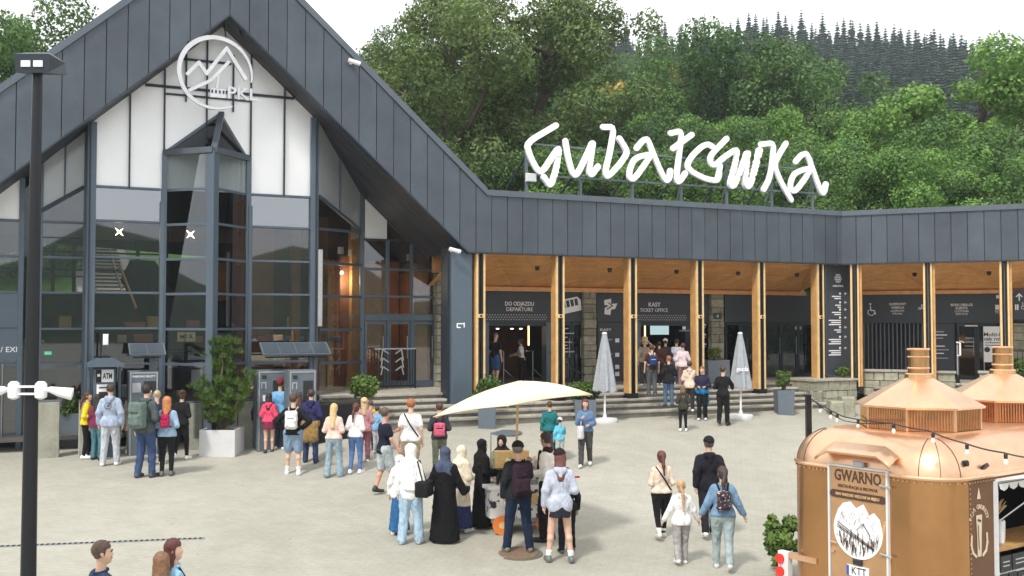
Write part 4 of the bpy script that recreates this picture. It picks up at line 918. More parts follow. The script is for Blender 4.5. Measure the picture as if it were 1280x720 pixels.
# drain grate and manhole
gA, gB = GP(-30, 684.5), GP(256, 673)
dg = thing('drain_grate', 'long slotted steel drain set across the paving at lower left', 'drain', Matrix.Translation(gA))
dl = (gB-gA).length; du = (gB-gA)/dl
MB().bar(gA+Vector((0, 0, .001)), gB+Vector((0, 0, .001)), .13, .012).build('channel', 'galv', dg)
slots = MB(); nsl = int(dl/.085)
for i in range(nsl):
    c = gA+du*(i+.5)*.085+Vector((0, 0, .009)); slots.bar(c-du*.022, c+du*.022, .095, .005)
struct(slots.build('slot', 'backing', dg), 'stuff')
mh = GP(648, 692); t = thing('manhole_cover', 'round rusty manhole cover under the man in the black cap', 'manhole cover', Matrix.Translation(mh))
tilt = MB(Matrix.Translation(mh) @ Matrix.Rotation(math.atan(.067), 4, 'X')); tilt.lathe([(.33, -.01), (.33, .012), (.28, .016), (.28, .01), (.0, .01)], n=28).build('cover', mat('rusty_iron', (.22,.15,.10), .7, .3, .3, 12, .3, 30), t)
m_ = MB(Matrix.Translation(mh) @ Matrix.Rotation(math.atan(.067), 4, 'X')); m_.lathe([(.40, -.01), (.40, .006), (.335, .006), (.335, -.01)], n=28).build('frame_ring', 'stone_dark', t)
mh2 = GP(632, 541); t = thing('manhole_cover', 'round grey manhole cover farther back beneath the cream parasol', 'manhole cover', Matrix.Translation(mh2)); MB(Matrix.Translation(mh2) @ Matrix.Rotation(math.atan(.067), 4, 'X')).lathe([(.42, -.01), (.42, .01), (.38, .012), (0, .012)], n=24).build('cover', 'planter_grey', t)
# ------------------------------------------------------------ foliage
def leaf_cloud(mb, centers, n, size, rnd, squash=1.0, up=.3):
    tot = sum(c[3]**2.2 for c in centers)
    for (x, y, z, r) in centers:
        k = int(n*r**2.2/tot)
        for _ in range(k):
            while True:
                d = Vector((rnd.gauss(0, 1), rnd.gauss(0, 1), rnd.gauss(0, 1)))
                if d.length > .1: break
            d.normalize(); rr = r*(rnd.uniform(.35, 1)**.45)*(1+rnd.gauss(0, .07)); p = Vector((x, y, z))+Vector((d.x*rr, d.y*rr, d.z*rr*squash))
            nrm = (d+Vector((rnd.gauss(0, .6), rnd.gauss(0, .6), up+rnd.gauss(0, .6)))).normalized()
            u = nrm.orthogonal().normalized(); a = rnd.uniform(0, 6.28); v = nrm.cross(u); u2 = u*math.cos(a)+v*math.sin(a); v2 = nrm.cross(u2)
            s_ = size*rnd.uniform(.6, 1.3)
            mb.add([p-u2*s_*.5, p+v2*s_*.32, p+u2*s_*.55, p-v2*s_*.32], [(0, 1, 2, 3)])
def limb(mb, p0, p1, r0, r1, rnd, n=5, w=.25):
    p0 = Vector(p0); p1 = Vector(p1); L_ = (p1-p0).length; pts = []; rad = []
    for i in range(n+1):
        t = i/n; off = Vector((rnd.gauss(0, 1), rnd.gauss(0, 1), rnd.gauss(0, .5)))*w*L_*.12*math.sin(t*math.pi); pts.append(p0.lerp(p1, t)+off); rad.append(r0+(r1-r0)*t)
    mb.tube(pts, rad, 6); return pts
def make_tree(H, W, seed, leaf, bark='bark', nleaf=11000, size=.24, base=.22, open_=0.0, shape='round'):
    rnd = random.Random(seed); tm = MB(); cm_ = MB()
    top = Vector((rnd.uniform(-.4, .4), rnd.uniform(-.4, .4), H*.82)); tr = limb(tm, (0, 0, -1.2), top, H*.022, H*.005, rnd, 7, .3)
    cl = []
    nl = 13
    for i in range(nl):
        t = base*.7+(.88-base*.7)*i/nl; k = min(len(tr)-1, int(t*len(tr))); p = tr[k]
        a = i*2.4+rnd.uniform(-.4, .4); el_ = R(rnd.uniform(18, 60)); pr = math.sin(min(1, (t-base*.5)/(1-base*.5))*math.pi*.85+.35) if shape == 'round' else (1.1-t)
        ln = W/2*max(.35, pr)*rnd.uniform(.65, 1.0)
        e = p+Vector((math.cos(a)*math.cos(el_)*ln, math.sin(a)*math.cos(el_)*ln, math.sin(el_)*ln)); pp = limb(tm, p, e, H*.009, H*.002, rnd)
        for j in range(3):
            q = pp[-1-j]+Vector((rnd.gauss(0, .4), rnd.gauss(0, .4), rnd.gauss(.2, .4))); e2 = q+Vector((rnd.gauss(0, 1), rnd.gauss(0, 1), abs(rnd.gauss(.4, .5))))*W*.09
            limb(tm, pp[-2], e2, H*.004, H*.001, rnd, 3); r_ = W*rnd.uniform(.075, .15)*(1-.25*open_); cl.append((e2.x, e2.y, min(e2.z, H-r_*.8), r_))
    for i in range(int(24*(1-open_))):
        a = rnd.uniform(0, 6.28); t = rnd.uniform(base, .95); pr = math.sqrt(max(.05, 1-((t-.55)/.5)**2)) if shape == 'round' else 1.05-t
        rr = W/2*pr*rnd.uniform(.5, .95); cl.append((rr*math.cos(a), rr*math.sin(a), H*t, W*rnd.uniform(.07, .14)))
    leaf_cloud(cm_, cl, nleaf, size, rnd, .8)
    return tm, cm_
def place_tree(proto, P, rz, sc_, label, group=None, name='tree'):
    fr = Matrix.Translation(P) @ Matrix.Rotation(rz, 4, 'Z') @ Matrix.Diagonal((sc_, sc_, sc_, 1))
    if proto.get('used'): return dup(proto['root'], fr, label, group)
    proto['used'] = 1; r = proto['root']; r.matrix_world = fr; MX[r.name] = fr
    r['label'] = label
    if group: r['group'] = group
    return r
def proto_tree(name, H, W, seed, leaf, **k):
    r = thing(name, name, 'tree'); tm, cm_ = make_tree(H, W, seed, leaf, **k); H = sorted(v[2] for v in cm_.v)[-40]
    tm.build('trunk', k.get('bark', 'bark'), r, True); cm_.build('crown', leaf, r); return {'root': r, 'H': H}
T_dark = proto_tree('broadleaf_tree', 15, 10, 1, 'leaf_dark', nleaf=46000, size=.15, open_=.25)
T_deep = proto_tree('broadleaf_tree', 13, 10, 22, 'leaf_deep', nleaf=44000, size=.17)
T_dark2 = proto_tree('broadleaf_tree', 15, 9, 12, 'leaf_dark', nleaf=34000, size=.15, open_=.5)
T_mid = proto_tree('broadleaf_tree', 13, 10, 2, 'leaf_mid', nleaf=46000, size=.17)
T_mid2 = proto_tree('broadleaf_tree', 12, 9, 3, 'leaf_mid', nleaf=42000, size=.17)
T_br = proto_tree('broadleaf_tree', 13, 9, 4, 'leaf_bright', nleaf=44000, size=.17, open_=.1)
T_tall = proto_tree('broadleaf_tree', 13, 7.6, 47, 'leaf_bright', nleaf=40000, size=.16, open_=.3)
T_rust = proto_tree('rowan_tree', 7, 4, 6, 'leaf_rust', nleaf=7000, size=.22)
def tree_at(proto, px, topy, Y, label, group=None, hmul=None):
    x = (px-640)/F*Y; g = terrain_z(x, Y); zt = YP(px, topy, Y).z; sc_ = max(.35, (zt-g)/proto['H'])
    return place_tree(proto, (x, Y, g), random.Random(int(px*7+Y)).uniform(0, 6.28), sc_, label, group)
tree_at(T_dark, 592, -50, 50, 'tall dark broadleaf tree with bare branches showing, directly right of the gable roof')
tree_at(T_dark2, 690, -32, 52, 'tall open dark tree behind the first white letter')
tree_at(T_dark2, 520, 30, 56, 'dark open tree just right of the gable roof edge, lower than its neighbour')
tree_at(T_mid, 22, 6, 48, 'broadleaf tree beyond the left roof edge, behind the lamp head')
tree_at(T_mid2, -20, 40, 46, 'lower broadleaf tree cut by the left edge of the view')
tree_at(T_tall, 1228, 54, 54, 'bright green tree with visible trunk at the upper right')
tree_at(T_br, 1135, 128, 58, 'bright green tree standing left of the tallest bright tree')
tree_at(T_mid, 975, 44, 66, 'full green tree rising behind the last white letters')
tree_at(T_mid2, 905, 48, 70, 'rounded green tree behind the middle of the white letters')
tree_at(T_mid, 820, 62, 74, 'green tree on the slope behind the third white letter')
tree_at(T_mid, 1062, 122, 60, 'dark green rounded tree right of the white letters')
tree_at(T_rust, 800, 92, 84, 'small yellow leaved tree among the green slope trees')
rnd = random.Random(11); k = 0
used_l = {}
def wood_label(p, px, row):
    tone = {id(T_mid): 'mid green', id(T_mid2): 'slim mid green', id(T_deep): 'deep green', id(T_br): 'bright green'}[id(p)]
    spots = ((650, 'just right of the gable roof'), (700, 'behind the first white letter'), (748, 'behind the second white letter'), (788, 'behind the third white letter'), (840, 'behind the fourth white letter'), (872, 'behind the fifth white letter'), (915, 'behind the sixth white letter'), (952, 'behind the seventh white letter'), (990, 'behind the eighth white letter'), (1036, 'behind the last white letter'),
             (1090, 'above the bend of the roof'), (1150, 'between the roof bend and the bright tree'), (1210, 'left of the tall bright tree'), (1270, 'beside the tall bright tree'), (9999, 'at the right edge of the view'))
    sp_ = next(t_ for x_, t_ in spots if px < x_); rw = ('lowest front row', 'second row', 'third row', 'middle row', 'fifth row', 'sixth row', 'topmost row')[row]
    return '%s tree, %s, %s' % (tone, rw, sp_)
pr = [T_mid, T_mid2, T_deep, T_br, T_mid]
for row, (Y, top, n_, dx) in enumerate(((46, 185, 12, 62), (52, 165, 12, 60), (60, 148, 13, 56), (72, 128, 13, 54), (88, 110, 14, 52), (110, 98, 15, 50), (140, 84, 16, 48))):
    for i in range(n_):
        px = 600+i*dx+rnd.uniform(-16, 16)+row*7
        if px > 1330: continue
        pp_ = px; p = pr[3 if (px > 1085 and rnd.random() < .6) else (2 if px < 700 else rnd.choice((0, 1, 2, 1, 3)))]
        o_ = tree_at(p, px, top+rnd.uniform(-14, 22)+(62 if px > 1005 and row > 2 else (-8 if px < 980 and row > 4 else 0)), Y+rnd.uniform(-2, 2), wood_label(p, px, row), 'broadleaf trees of the slope wood'); k += 1
        if o_['label'] in used_l: used_l[o_['label']]['label'] = o_['label']+', left one'; o_['label'] = o_['label']+', right one'
        else: used_l[o_['label']] = o_
for i, (px, top, Y) in enumerate(((470, 70, 90), (500, 50, 96), (440, 78, 100), (530, 60, 110))):
    tree_at(T_mid2, px, top, Y, ('mid green tree peeking over the gable roof near the white camera', 'mid green tree second along from the white fascia camera', 'leftmost green tree just above the gable roof slope', 'green tree between the roof slope and the tall dark tree')[i], 'broadleaf trees of the slope wood')
# conifers of the skyline
def make_conifer(H, seed):
    rnd = random.Random(seed); tm = MB().tube([(0, 0, -1), (0, 0, H*.97)], [H*.014, .02], 5); cm_ = MB(); z = H*.03
    while z < H*.99:
        r = (H-z)*.225*rnd.uniform(.7, 1.2)+.15; n = 13
        for i in range(n):
            a = i*6.283/n+rnd.uniform(-.3, .3); l = r*rnd.uniform(.65, 1.1); d = Vector((math.cos(a), math.sin(a), 0)); s_ = Vector((-math.sin(a), math.cos(a), 0))*l*.5
            b = Vector((0, 0, z+.1)); e = d*l+Vector((0, 0, z-l*.45)); cm_.add([b, d*l*.55+s_+Vector((0, 0, z-l*.28)), e, d*l*.55-s_+Vector((0, 0, z-l*.28))], [(0, 1, 2, 3)])
        z += H*.021*rnd.uniform(.8, 1.3)
    return tm, cm_
con = []
for sd_ in (1, 2, 3, 4, 5):
    r = thing('spruce_tree', 'spruce', 'tree'); tm, cm_ = make_conifer(15, sd_); tm.build('trunk', 'bark', r); cm_.build('crown', 'needle_far', r); con.append({'root': r, 'H': 15})
rnd = random.Random(5)
for row, (Y, dy, dx, x0) in enumerate(((262, 0, 9.5, 730), (246, 9, 10.5, 735), (225, 20, 11.5, 860), (205, 32, 12.5, 980), (190, 44, 13, 1000), (172, 58, 14, 1010))):
    px = x0
    while px < 1300:
        base_top = 36 if px < 900 else (26 if px < 1150 else 26)
        x = (px-640)/F*Y; g = terrain_z(x, Y); zt = YP(px, base_top+dy+rnd.uniform(-16, 12), Y).z; H_ = zt-g
        place_tree(con[rnd.randrange(5)], (x, Y, g), rnd.uniform(0, 6), max(.6, min(1.9, H_/15)), 'dark blue green spruce in the dense skyline forest', 'spruces along the skyline')
        px += dx*rnd.uniform(.7, 1.3)
for i in range(9):
    px = 428+i*11; Y = 240; x = (px-640)/F*Y; g = terrain_z(x, Y); zt = YP(px, 72-rnd.uniform(0, 14), Y).z; place_tree(con[i % 3], (x, Y, g), i, max(.45, min(1.6, (zt-g)/15)), 'dark blue green spruce in the dense skyline forest', 'spruces along the skyline')
# ------------------------------------------------------------ shrubs and planters
def shrub_cloud(w_, h_, n, size, seed, leaf, P, label, cat='shrub', name='shrub', stems=5, gaps=0.0):
    rnd = random.Random(seed); t = thing(name, label, cat, Matrix.Translation(P)); fr = Matrix.Translation(P)
    sm = MB(fr); lm = MB(fr); cl = []
    for i in range(stems):
        a = i*2.4; e = Vector((math.cos(a)*w_*.3*rnd.uniform(.3, 1), math.sin(a)*w_*.3*rnd.uniform(.3, 1), h_*rnd.uniform(.5, .95))); limb(sm, (0, 0, -.05), e, .02+h_*.008, .006, rnd, 4)
        cl.append((e.x, e.y, e.z*.92, w_*rnd.uniform(.14, .24)))
    for i in range(int(8*(1-gaps))+2):
        a = rnd.uniform(0, 6.28); q = rnd.uniform(.1, .38)*w_; z = h_*rnd.uniform(.25, .85); cl.append((q*math.cos(a)*(1.15-z/h_*.5), q*math.sin(a), z, w_*rnd.uniform(.13, .2)))
    leaf_cloud(lm, cl, n, size, rnd, 1.0, .5); sm.build('stem', 'bark', t); lm.build('foliage', leaf, t); return t
def planter(px0, px1, py0, py1, m, label, plant=None, taper=0.0, deep=None, yaw=0):
    """box planter with its foot at the pixel row py1"""
    p = GP((px0+px1)/2, py1); wd = (px1-px0)/F*p.y; h = (py1-py0)/F*p.y; dp = deep or wd
    fr = Matrix.Translation(p) @ Matrix.Rotation(R(yaw), 4, 'Z'); t = thing('planter', label, 'planter', fr)
    a = wd/2*.96; m_ = MB(fr); q = a*(1-taper)
    m_.add([(-q, 0, -.15), (q, 0, -.15), (q, dp, -.15), (-q, dp, -.15), (-a, 0, h), (a, 0, h), (a, dp, h), (-a, dp, h), (-a+.04, .04, h), (a-.04, .04, h), (a-.04, dp-.04, h), (-a+.04, dp-.04, h), (-a+.04, .04, h-.06), (a-.04, .04, h-.06), (a-.04, dp-.04, h-.06), (-a+.04, dp-.04, h-.06)],
        [(0,1,5,4),(1,2,6,5),(2,3,7,6),(3,0,4,7),(4,5,9,8),(5,6,10,9),(6,7,11,10),(7,4,8,11),(8,9,13,12),(9,10,14,13),(10,11,15,14),(11,8,12,15)])
    m_.build('box', m, t); MB(fr).box(-a+.05, a-.05, .05, dp-.05, h-.1, h-.05).build('soil', 'soil', t)
    return fr @ Vector((0, dp/2, h-.05)), wd
p, w_ = planter(248, 294, 538, 571, 'planter_white', 'square white concrete planter holding the tall mountain pine')
# mountain pine: upward tufts on curved stems
def pine(P, w_, h_, seed, label):
    rnd = random.Random(seed); t = thing('mountain_pine', label, 'shrub', Matrix.Translation(P)); fr = Matrix.Translation(P); sm = MB(fr); nm = MB(fr)
    def tuft(q, r_, d):
        for _ in range(46):
            v = (d*1.1+Vector((rnd.gauss(0, .55), rnd.gauss(0, .55), rnd.gauss(.1, .5)))).normalized(); u = v.orthogonal().normalized()*r_*.075
            nm.add([q-u, q+u, q+v*r_*rnd.uniform(.6, 1.15)], [(0, 1, 2)])
    for i in range(15):
        a = i*2.4+rnd.uniform(-.3, .3); sp = w_*.5*rnd.uniform(.25, 1.05); zz = h_*rnd.uniform(.25, .62)*(1.25-sp/w_) if i > 5 else h_*rnd.uniform(.65, .95); sp = sp if i > 5 else sp*.42
        e = Vector((math.cos(a)*sp, math.sin(a)*sp*.8, zz)); pts = limb(sm, (0, 0, -.05), e, .035, .012, rnd, 5)
        for q in pts[2:]: 
            for _ in range(5 if q is not pts[-1] else 8):
                o = q+Vector((rnd.gauss(0, .1), rnd.gauss(0, .1), rnd.gauss(.02, .1))); tuft(o, .17, Vector((rnd.gauss(0, .35), rnd.gauss(0, .35), 1)))
    sm.build('stem', 'bark', t); nm.build('needles', 'leaf_shrub', t)
pine(p, 1.5, 2.1, 7, 'tall bushy mountain pine growing in the white planter')
p, w_ = planter(74, 99, 517, 558, 'planter_grey', 'tall grey planter beside the yellow jacket woman', taper=.08); shrub_cloud(.75, .38, 1400, .07, 21, 'leaf_shrub', p, 'clipped green bush in the tall grey planter left of the yellow jacket')
p, w_ = planter(18, 34, 512, 552, 'planter_grey', 'narrow grey planter left of the black lamp post', taper=.08); shrub_cloud(.6, .34, 1100, .07, 22, 'leaf_shrub', p, 'small green bush in the narrow planter left of the lamp post')
p, w_ = planter(972, 994, 488, 519, 'planter_grey', 'tapered grey planter at the foot of the steps near the corner wall', taper=.1); shrub_cloud(.55, .62, 1500, .07, 23, 'leaf_shrub', p, 'conical green bush in the planter at the foot of the steps')
p, w_ = planter(597, 620, 505, 536, 'planter_grey', 'grey planter half hidden behind the cream parasol', taper=.05); shrub_cloud(.95, .75, 1800, .08, 24, 'leaf_shrub', p, 'leafy shrub above the left tip of the cream parasol')
p, w_ = planter(718, 746, 500, 527, 'planter_grey', 'grey planter behind the right tip of the cream parasol', taper=.05); shrub_cloud(1.1, .5, 2000, .08, 25, 'leaf_shrub', p, 'leafy shrub left of the grey closed parasol')
# dark planter on the steps beside the door
q = WL(FW, 898, 480, .95); fr = FW @ Matrix.Translation((q[0], .9, PORCH)); t = thing('planter', 'dark grey planter at the top of the steps left of the right closed parasol', 'planter', fr)
MB(fr).cbox(-.42, .42, 0, .5, 0, .72, .02).build('box', 'planter_grey', t); MB(fr).box(-.38, .38, .05, .45, .721, .74).build('soil', 'soil', t)
shrub_cloud(.5, .35, 700, .07, 27, 'leaf_shrub', fr @ Vector((0, .25, .73)), 'small bush in the dark planter at the top of the steps')
# dark container with a bush left of the entrance door
pz = GP(413, 566); fr = Matrix.Translation((pz.x, pz.y+1.1, pz.z)) @ Matrix.Rotation(R(25), 4, 'Z'); t = thing('planter', 'long dark planter with bush between the ticket machines and the entrance steps', 'planter', fr)
MB(fr).cbox(-.75, .75, 0, .6, -.2, 1.05, .02).build('box', 'black_steel', t); MB(fr).box(-.7, .7, .05, .55, 1.04, 1.07).build('soil', 'soil', t)
shrub_cloud(1.0, .62, 2400, .09, 28, 'leaf_shrub', fr @ Vector((.75, .3, 1.05)), 'round leafy bush at the left end of the entrance steps')
pz = GP(978, 722); shrub_cloud(.75, 1.0, 1500, .10, 29, 'leaf_shrub', pz, 'green shrub beside the tail lights of the copper trailer')
pz = WL(FR, 1278, 440, 1.2); shrub_cloud(.8, .9, 900, .1, 30, 'leaf_shrub', FR @ Vector((pz[0], 1.2, PORCH)), 'dark shrub behind the railing at the far right edge')
pz = WL(FW, 1046, 470, .3); shrub_cloud(.6, .3, 700, .07, 31, 'leaf_shrub', FW @ Vector((pz[0]+.1, .1, pz[1])), 'low green plant growing on top of the corner wall')
# ------------------------------------------------------------ railings
def railing(fr, a, b, y, z0, h, label, n, pan=False, name='railing'):
    t = thing(name, label, 'railing', fr @ Matrix.Translation((a, y, z0)))
    for x in (a, b): MB(fr).box(x-.02, x+.02, y-.02, y+.02, z0, z0+h).build('post', 'black_steel', t)
    MB(fr).box(a, b, y-.022, y+.022, z0+h, z0+h+.04).build('handrail', 'galv' if pan else 'black_steel', t); MB(fr).box(a+.02, b-.02, y-.015, y+.015, z0+.06, z0+.1).build('bottom_rail', 'black_steel', t)
    for i in range(n): x = a+(i+1)*(b-a)/(n+1); MB(fr).box(x-.009, x+.009, y-.009, y+.009, z0+.1, z0+h).build('baluster', 'black_steel', t)
    return t
a, b = el(468, 460, EO-.45)[0], el(519, 460, EO-.45)[0]
rt = railing(FW, a, b, EO-.45, PORCH, 1.12, 'black railing gate with white mountain emblem before the left entrance doors', 13, True)
mx_ = (a+b)/2-.1
for sgn_ in (-1, 1):
    m_ = MB(FW)
    for k in range(3): stroke(m_, [(mx_+sgn_*.1, PORCH+1.0-.24*k), (mx_+sgn_*.28, PORCH+1.12-.24*k), (mx_+sgn_*.34, PORCH+.8-.2*k)], .035, EO-.50-.008*k, EO-.48-.008*k)
    m_.build('emblem', 'galv', rt)
a, b = WL(FR, 1266, 470, .9)[0], WL(FR, 1330, 470, .9)[0]; railing(FR, a, b, .9, PORCH, 1.0, 'dark railing at the right end of the porch', 9)
# slanted stair rails
def stair_rail(fr, x, y0, y1, z0, z1, lab):
    t = thing('stair_rail', lab, 'handrail', fr @ Matrix.Translation((x, y0, z0)))
    MB(fr).bar((x, y0, z0+.9), (x, y1, z1+.9), .04).build('handrail', 'galv', t)
    for i in range(7): k = i/6; MB(fr).bar((x, y0+(y1-y0)*k, z0+(z1-z0)*k-.1), (x, y0+(y1-y0)*k, z0+(z1-z0)*k+.9), .022).build('baluster', 'black_steel', t)
s_ = WL(FW, 712, 480, 1)[0]; t = thing('stair_rail', 'slanted dark handrail with bars right of the departure doorway', 'handrail', FW @ Matrix.Translation((s_, 1, PORCH)))
MB(FW).bar((s_-.5, 1.3, PORCH+1.0), (s_+.5, 1.0, PORCH+.35), .045).build('handrail', 'black_steel', t)
for i in range(7): MB(FW).bar((s_-.45+i*.15, 1.27-i*.045, PORCH), (s_-.45+i*.15, 1.27-i*.045, PORCH+.96-i*.095), .022).build('baluster', 'black_steel', t)
for px, lab in ((629.5, 'steel turnstile post left of the woman in white in the departure doorway'), (666, 'steel turnstile rail right of the woman in white in the departure doorway')):
    s_ = WL(FW, px, 460, PW+.5)[0]; t = thing('turnstile', lab, 'turnstile', FW @ Matrix.Translation((s_, PW+.5, PORCH)))
    MB(FW).tube([(s_, PW+.5, PORCH), (s_, PW+.5, PORCH+1.0), (s_-.25, PW+.5, PORCH+1.0)], .022, 8).build('post', 'steel', t); MB(FW).bar((s_, PW+.5, PORCH+.45), (s_+.4, PW+.6, PORCH+.15), .03).build('arm', 'steel', t)
# entry post with card reader at the far right door
s_ = WL(FR, 1197, 460, .8)[0]; t = thing('access_post', 'slim black access post with white hook shaped handle by the glass door', 'post', FR @ Matrix.Translation((s_, .8, 2.4)))
MB(FR).cbox(s_-.06, s_+.06, .8, .95, 2.2, 3.3, .01).build('base', 'black_steel', t); MB(FR).tube([(s_, .85, 3.3), (s_, .85, 4.25)], .025, 8).build('pole', 'galv', t)
MB(FR).tube([(s_, .85, 3.9), (s_+.08, .8, 3.92), (s_+.08, .8, 4.3), (s_-.02, .85, 4.32)], .03, 8).build('hook', 'white_paint', t)
# ------------------------------------------------------------ cash and ticket machines
def kiosk(px0, px1, ytop, ybot, label, kind):
    p = GP((px0+px1)/2, ybot); s_, _ = (FW.inverted() @ p).x, 0; yy = (FW.inverted() @ p).y
    x0, z1_ = WL(FW, px0, ytop, yy); x1, _ = WL(FW, px1, ytop, yy); z0 = p.z-.1
    t = thing('cash_machine' if kind == 'atm' else 'ticket_machine', label, 'cash machine' if kind == 'atm' else 'ticket machine', FW @ Matrix.Translation(((x0+x1)/2, yy, z0)))
    MB(FW).cbox(x0, x1, yy, yy+.5, z0, z1_, .02).build('housing', 'planter_grey' if kind != 'atm' else 'mullion', t)
    w_ = x1-x0; h = z1_-z0
    if kind == 'atm':
        MB(FW).cbox(x0+.05, x1-.05, yy-.02, yy+.01, z1_-.33, z1_-.04, .006).build('header', 'sign_white', t); MB(FW).box(x0+.05, x0+.17, yy-.025, yy-.018, z1_-.33, z1_-.04).build('header_patch', 'black_steel', t)
        MB(FW).box(x0+.08, x0+.14, yy-.03, yy-.024, z1_-.20, z1_-.14).build('header_mark', 'sign_white', t)
        text('ATM', FW, (x0+.17+x1-.05)/2, z1_-.25, yy-.022, .13, M['black_plastic'], t, bold=.08, width=(x1-x0-.22)*.78)
        MB(FW).box(x0+.07, x1-.07, yy-.015, yy+.01, z1_-.95, z1_-.38).build('fascia', 'sign_white', t); MB(FW).box(x0+.12, x1-.12, yy-.03, yy-.012, z1_-.85, z1_-.55).build('display', 'black_plastic', t); MB(FW).box(x0+.12, x1-.12, yy-.022, yy-.014, z1_-.47, z1_-.44).build('strip', 'black_plastic', t)
        MB(FW).slab([(x0-.15, yy-.35), (x1+.15, yy-.35), (x1+.15, yy+.5), (x0-.15, yy+.5)], z1_+.03, z1_+.09).build('canopy', 'mullion', t)
        MB(FW).prism([(x0-.15, z1_+.09), (x1+.15, z1_+.09), (x1-.05, z1_+.22), (x0+.05, z1_+.22)], yy-.33, yy+.45).build('canopy_top', 'mullion', t)
        for x in (x0-.1, x1+.1): MB(FW).box(x-.03, x+.03, yy+.2, yy+.3, z0, z1_+.04).build('post', 'mullion', t)
    else:
        MB(FW).box(x0+.03, x0+.06, yy-.012, yy+.01, z0+.1, z1_-.03).build('edge_trim', 'galv', t); MB(FW).box(x1-.06, x1-.03, yy-.012, yy+.01, z0+.1, z1_-.03).build('edge_trim', 'galv', t); MB(FW).box(x0+.06, x1-.06, yy-.011, yy+.01, z1_-.06, z1_-.03).build('edge_trim', 'galv', t)
        if kind == 'wide':
            text('PARKING BILETY', FW, (x0+x1)/2, z1_-.15, yy-.004, .05, M['sign_white'], t, width=w_*.75, bold=.03)
            MB(FW).box(x0+w_*.12, x0+w_*.4, yy-.02, yy, z1_-.5, z1_-.28).build('notice', 'sign_grey', t); MB(FW).cbox(x0+w_*.5, x0+w_*.9, yy-.03, yy, z1_-.5, z1_-.24, .01).build('display', 'black_plastic', t)
        else:
            MB(FW).cbox(x0+w_*.52, x0+w_*.86, yy-.02, yy, z1_-1.05, z1_-.25, .01).build('display', 'black_plastic', t)
            MB(FW).box(x0+w_*.15, x0+w_*.3, yy-.02, yy, z1_-.2, z1_-.12).build('notice', 'black_plastic', t); m_ = MB(FW); stroke(m_, [(x0+w_*.14, z1_-.45), (x0+w_*.14, z1_-.3), (x0+w_*.28, z1_-.3), (x0+w_*.28, z1_-.45)], .025, yy-.012, yy-.004); m_.build('symbol', 'sign_grey', t)
            MB(FW).box(x0+w_*.18, x0+w_*.3, yy-.03, yy, z1_-.75, z1_-.6).build('card_reader', 'sign_white', t)
    return t, x0, x1, yy, z0, z1_
kiosk(117, 145, 460, 572, 'blue-grey cash machine with white ATM header behind the pale blue hoodie man', 'atm')
_, x0, x1, yy, z0, z1_ = kiosk(161, 199, 464, 569, 'grey ticket machine under the small two-panel solar roof', 'wide')
def pvroof(px0, px1, py0, py1, yy, n, posts, label):
    a, zt = WL(FW, px0, py0, yy+.3); b, zb = WL(FW, px1, py1, yy-.2); t = thing('solar_canopy', label, 'solar panel', FW @ Matrix.Translation((a, yy, 1.6)))
    b = WL(FW, px1, py0, yy+.3)[0]; zb = WL(FW, px0, py1, yy-.2)[1]
    MB(FW).poly3([(a, yy-.2, zb), (b, yy-.2, zb), (b, yy+.3, zt), (a, yy+.3, zt)], .05).build('frame', 'planter_grey', t)
    nrm = Vector((0, -(zt-zb), .5)).normalized()*.012
    for i in range(n):
        x0 = a+.03+i*(b-a-.04)/n; x1 = a+(i+1)*(b-a-.04)/n; P_ = [Vector((x0, yy-.17, zb+.02)), Vector((x1, yy-.17, zb+.02)), Vector((x1, yy+.27, zt-.02)), Vector((x0, yy+.27, zt-.02))]; MB(FW).poly3([q+nrm for q in P_], .01).build('solar_panel', 'pv', t)
    for px in posts: x = WL(FW, px, 450, yy+.3)[0]; MB(FW).box(x-.04, x+.04, yy+.3, yy+.38, 1.4, zt-.06).build('post', 'planter_grey', t)
    for k in (0, 1): MB(FW).box(a+.1, b-.1, yy+.02+.2*k, yy+.06+.2*k, zb-.1+.1*k, zb-.06+.1*k).build('rail', 'dark_frame', t)
pvroof(160, 205, 429, 443, yy, 2, (189, 193), 'small solar roof of two dark panels over the left ticket machine')
_, x0, x1, yy, z0, z1_ = kiosk(322, 359, 463, 563, 'left one of the two blue-grey ticket machines under the long solar roof', 'slim')
kiosk(361, 396, 463, 563, 'right one of the two blue-grey ticket machines under the long solar roof', 'slim')
pvroof(324, 408, 428, 443, yy, 4, (389, 394), 'long solar roof of four dark panels over the pair of ticket machines')
# sign post with white disc
s_, z_ = WL(FW, 131, 424, .3); t = thing('small_sign', 'small white sign on a black pole above the cash machine', 'sign', FW @ Matrix.Translation((s_, .3, 1.6))); MB(FW).box(s_-.1, s_-.06, .3, .34, 1.5, z_+.15).build('pole', 'black_steel', t); MB(FW).cbox(s_-.04, s_+.08, .28, .33, z_-.14, z_+.12, .02).build('plate', 'sign_white', t)
# loudspeaker column on the corner mullion
s_, z_ = WL(FW, 400, 350, .9); t = thing('speaker_column', 'slim grey column fixed to the corner mullion of the glass front', 'loudspeaker', FW @ Matrix.Translation((s_, .9, z_)))
MB(FW).cbox(s_-.06, s_+.06, .85, .98, WL(FW, 400, 408, .9)[1], WL(FW, 400, 312, .9)[1], .01).build('housing', 'galv', t)
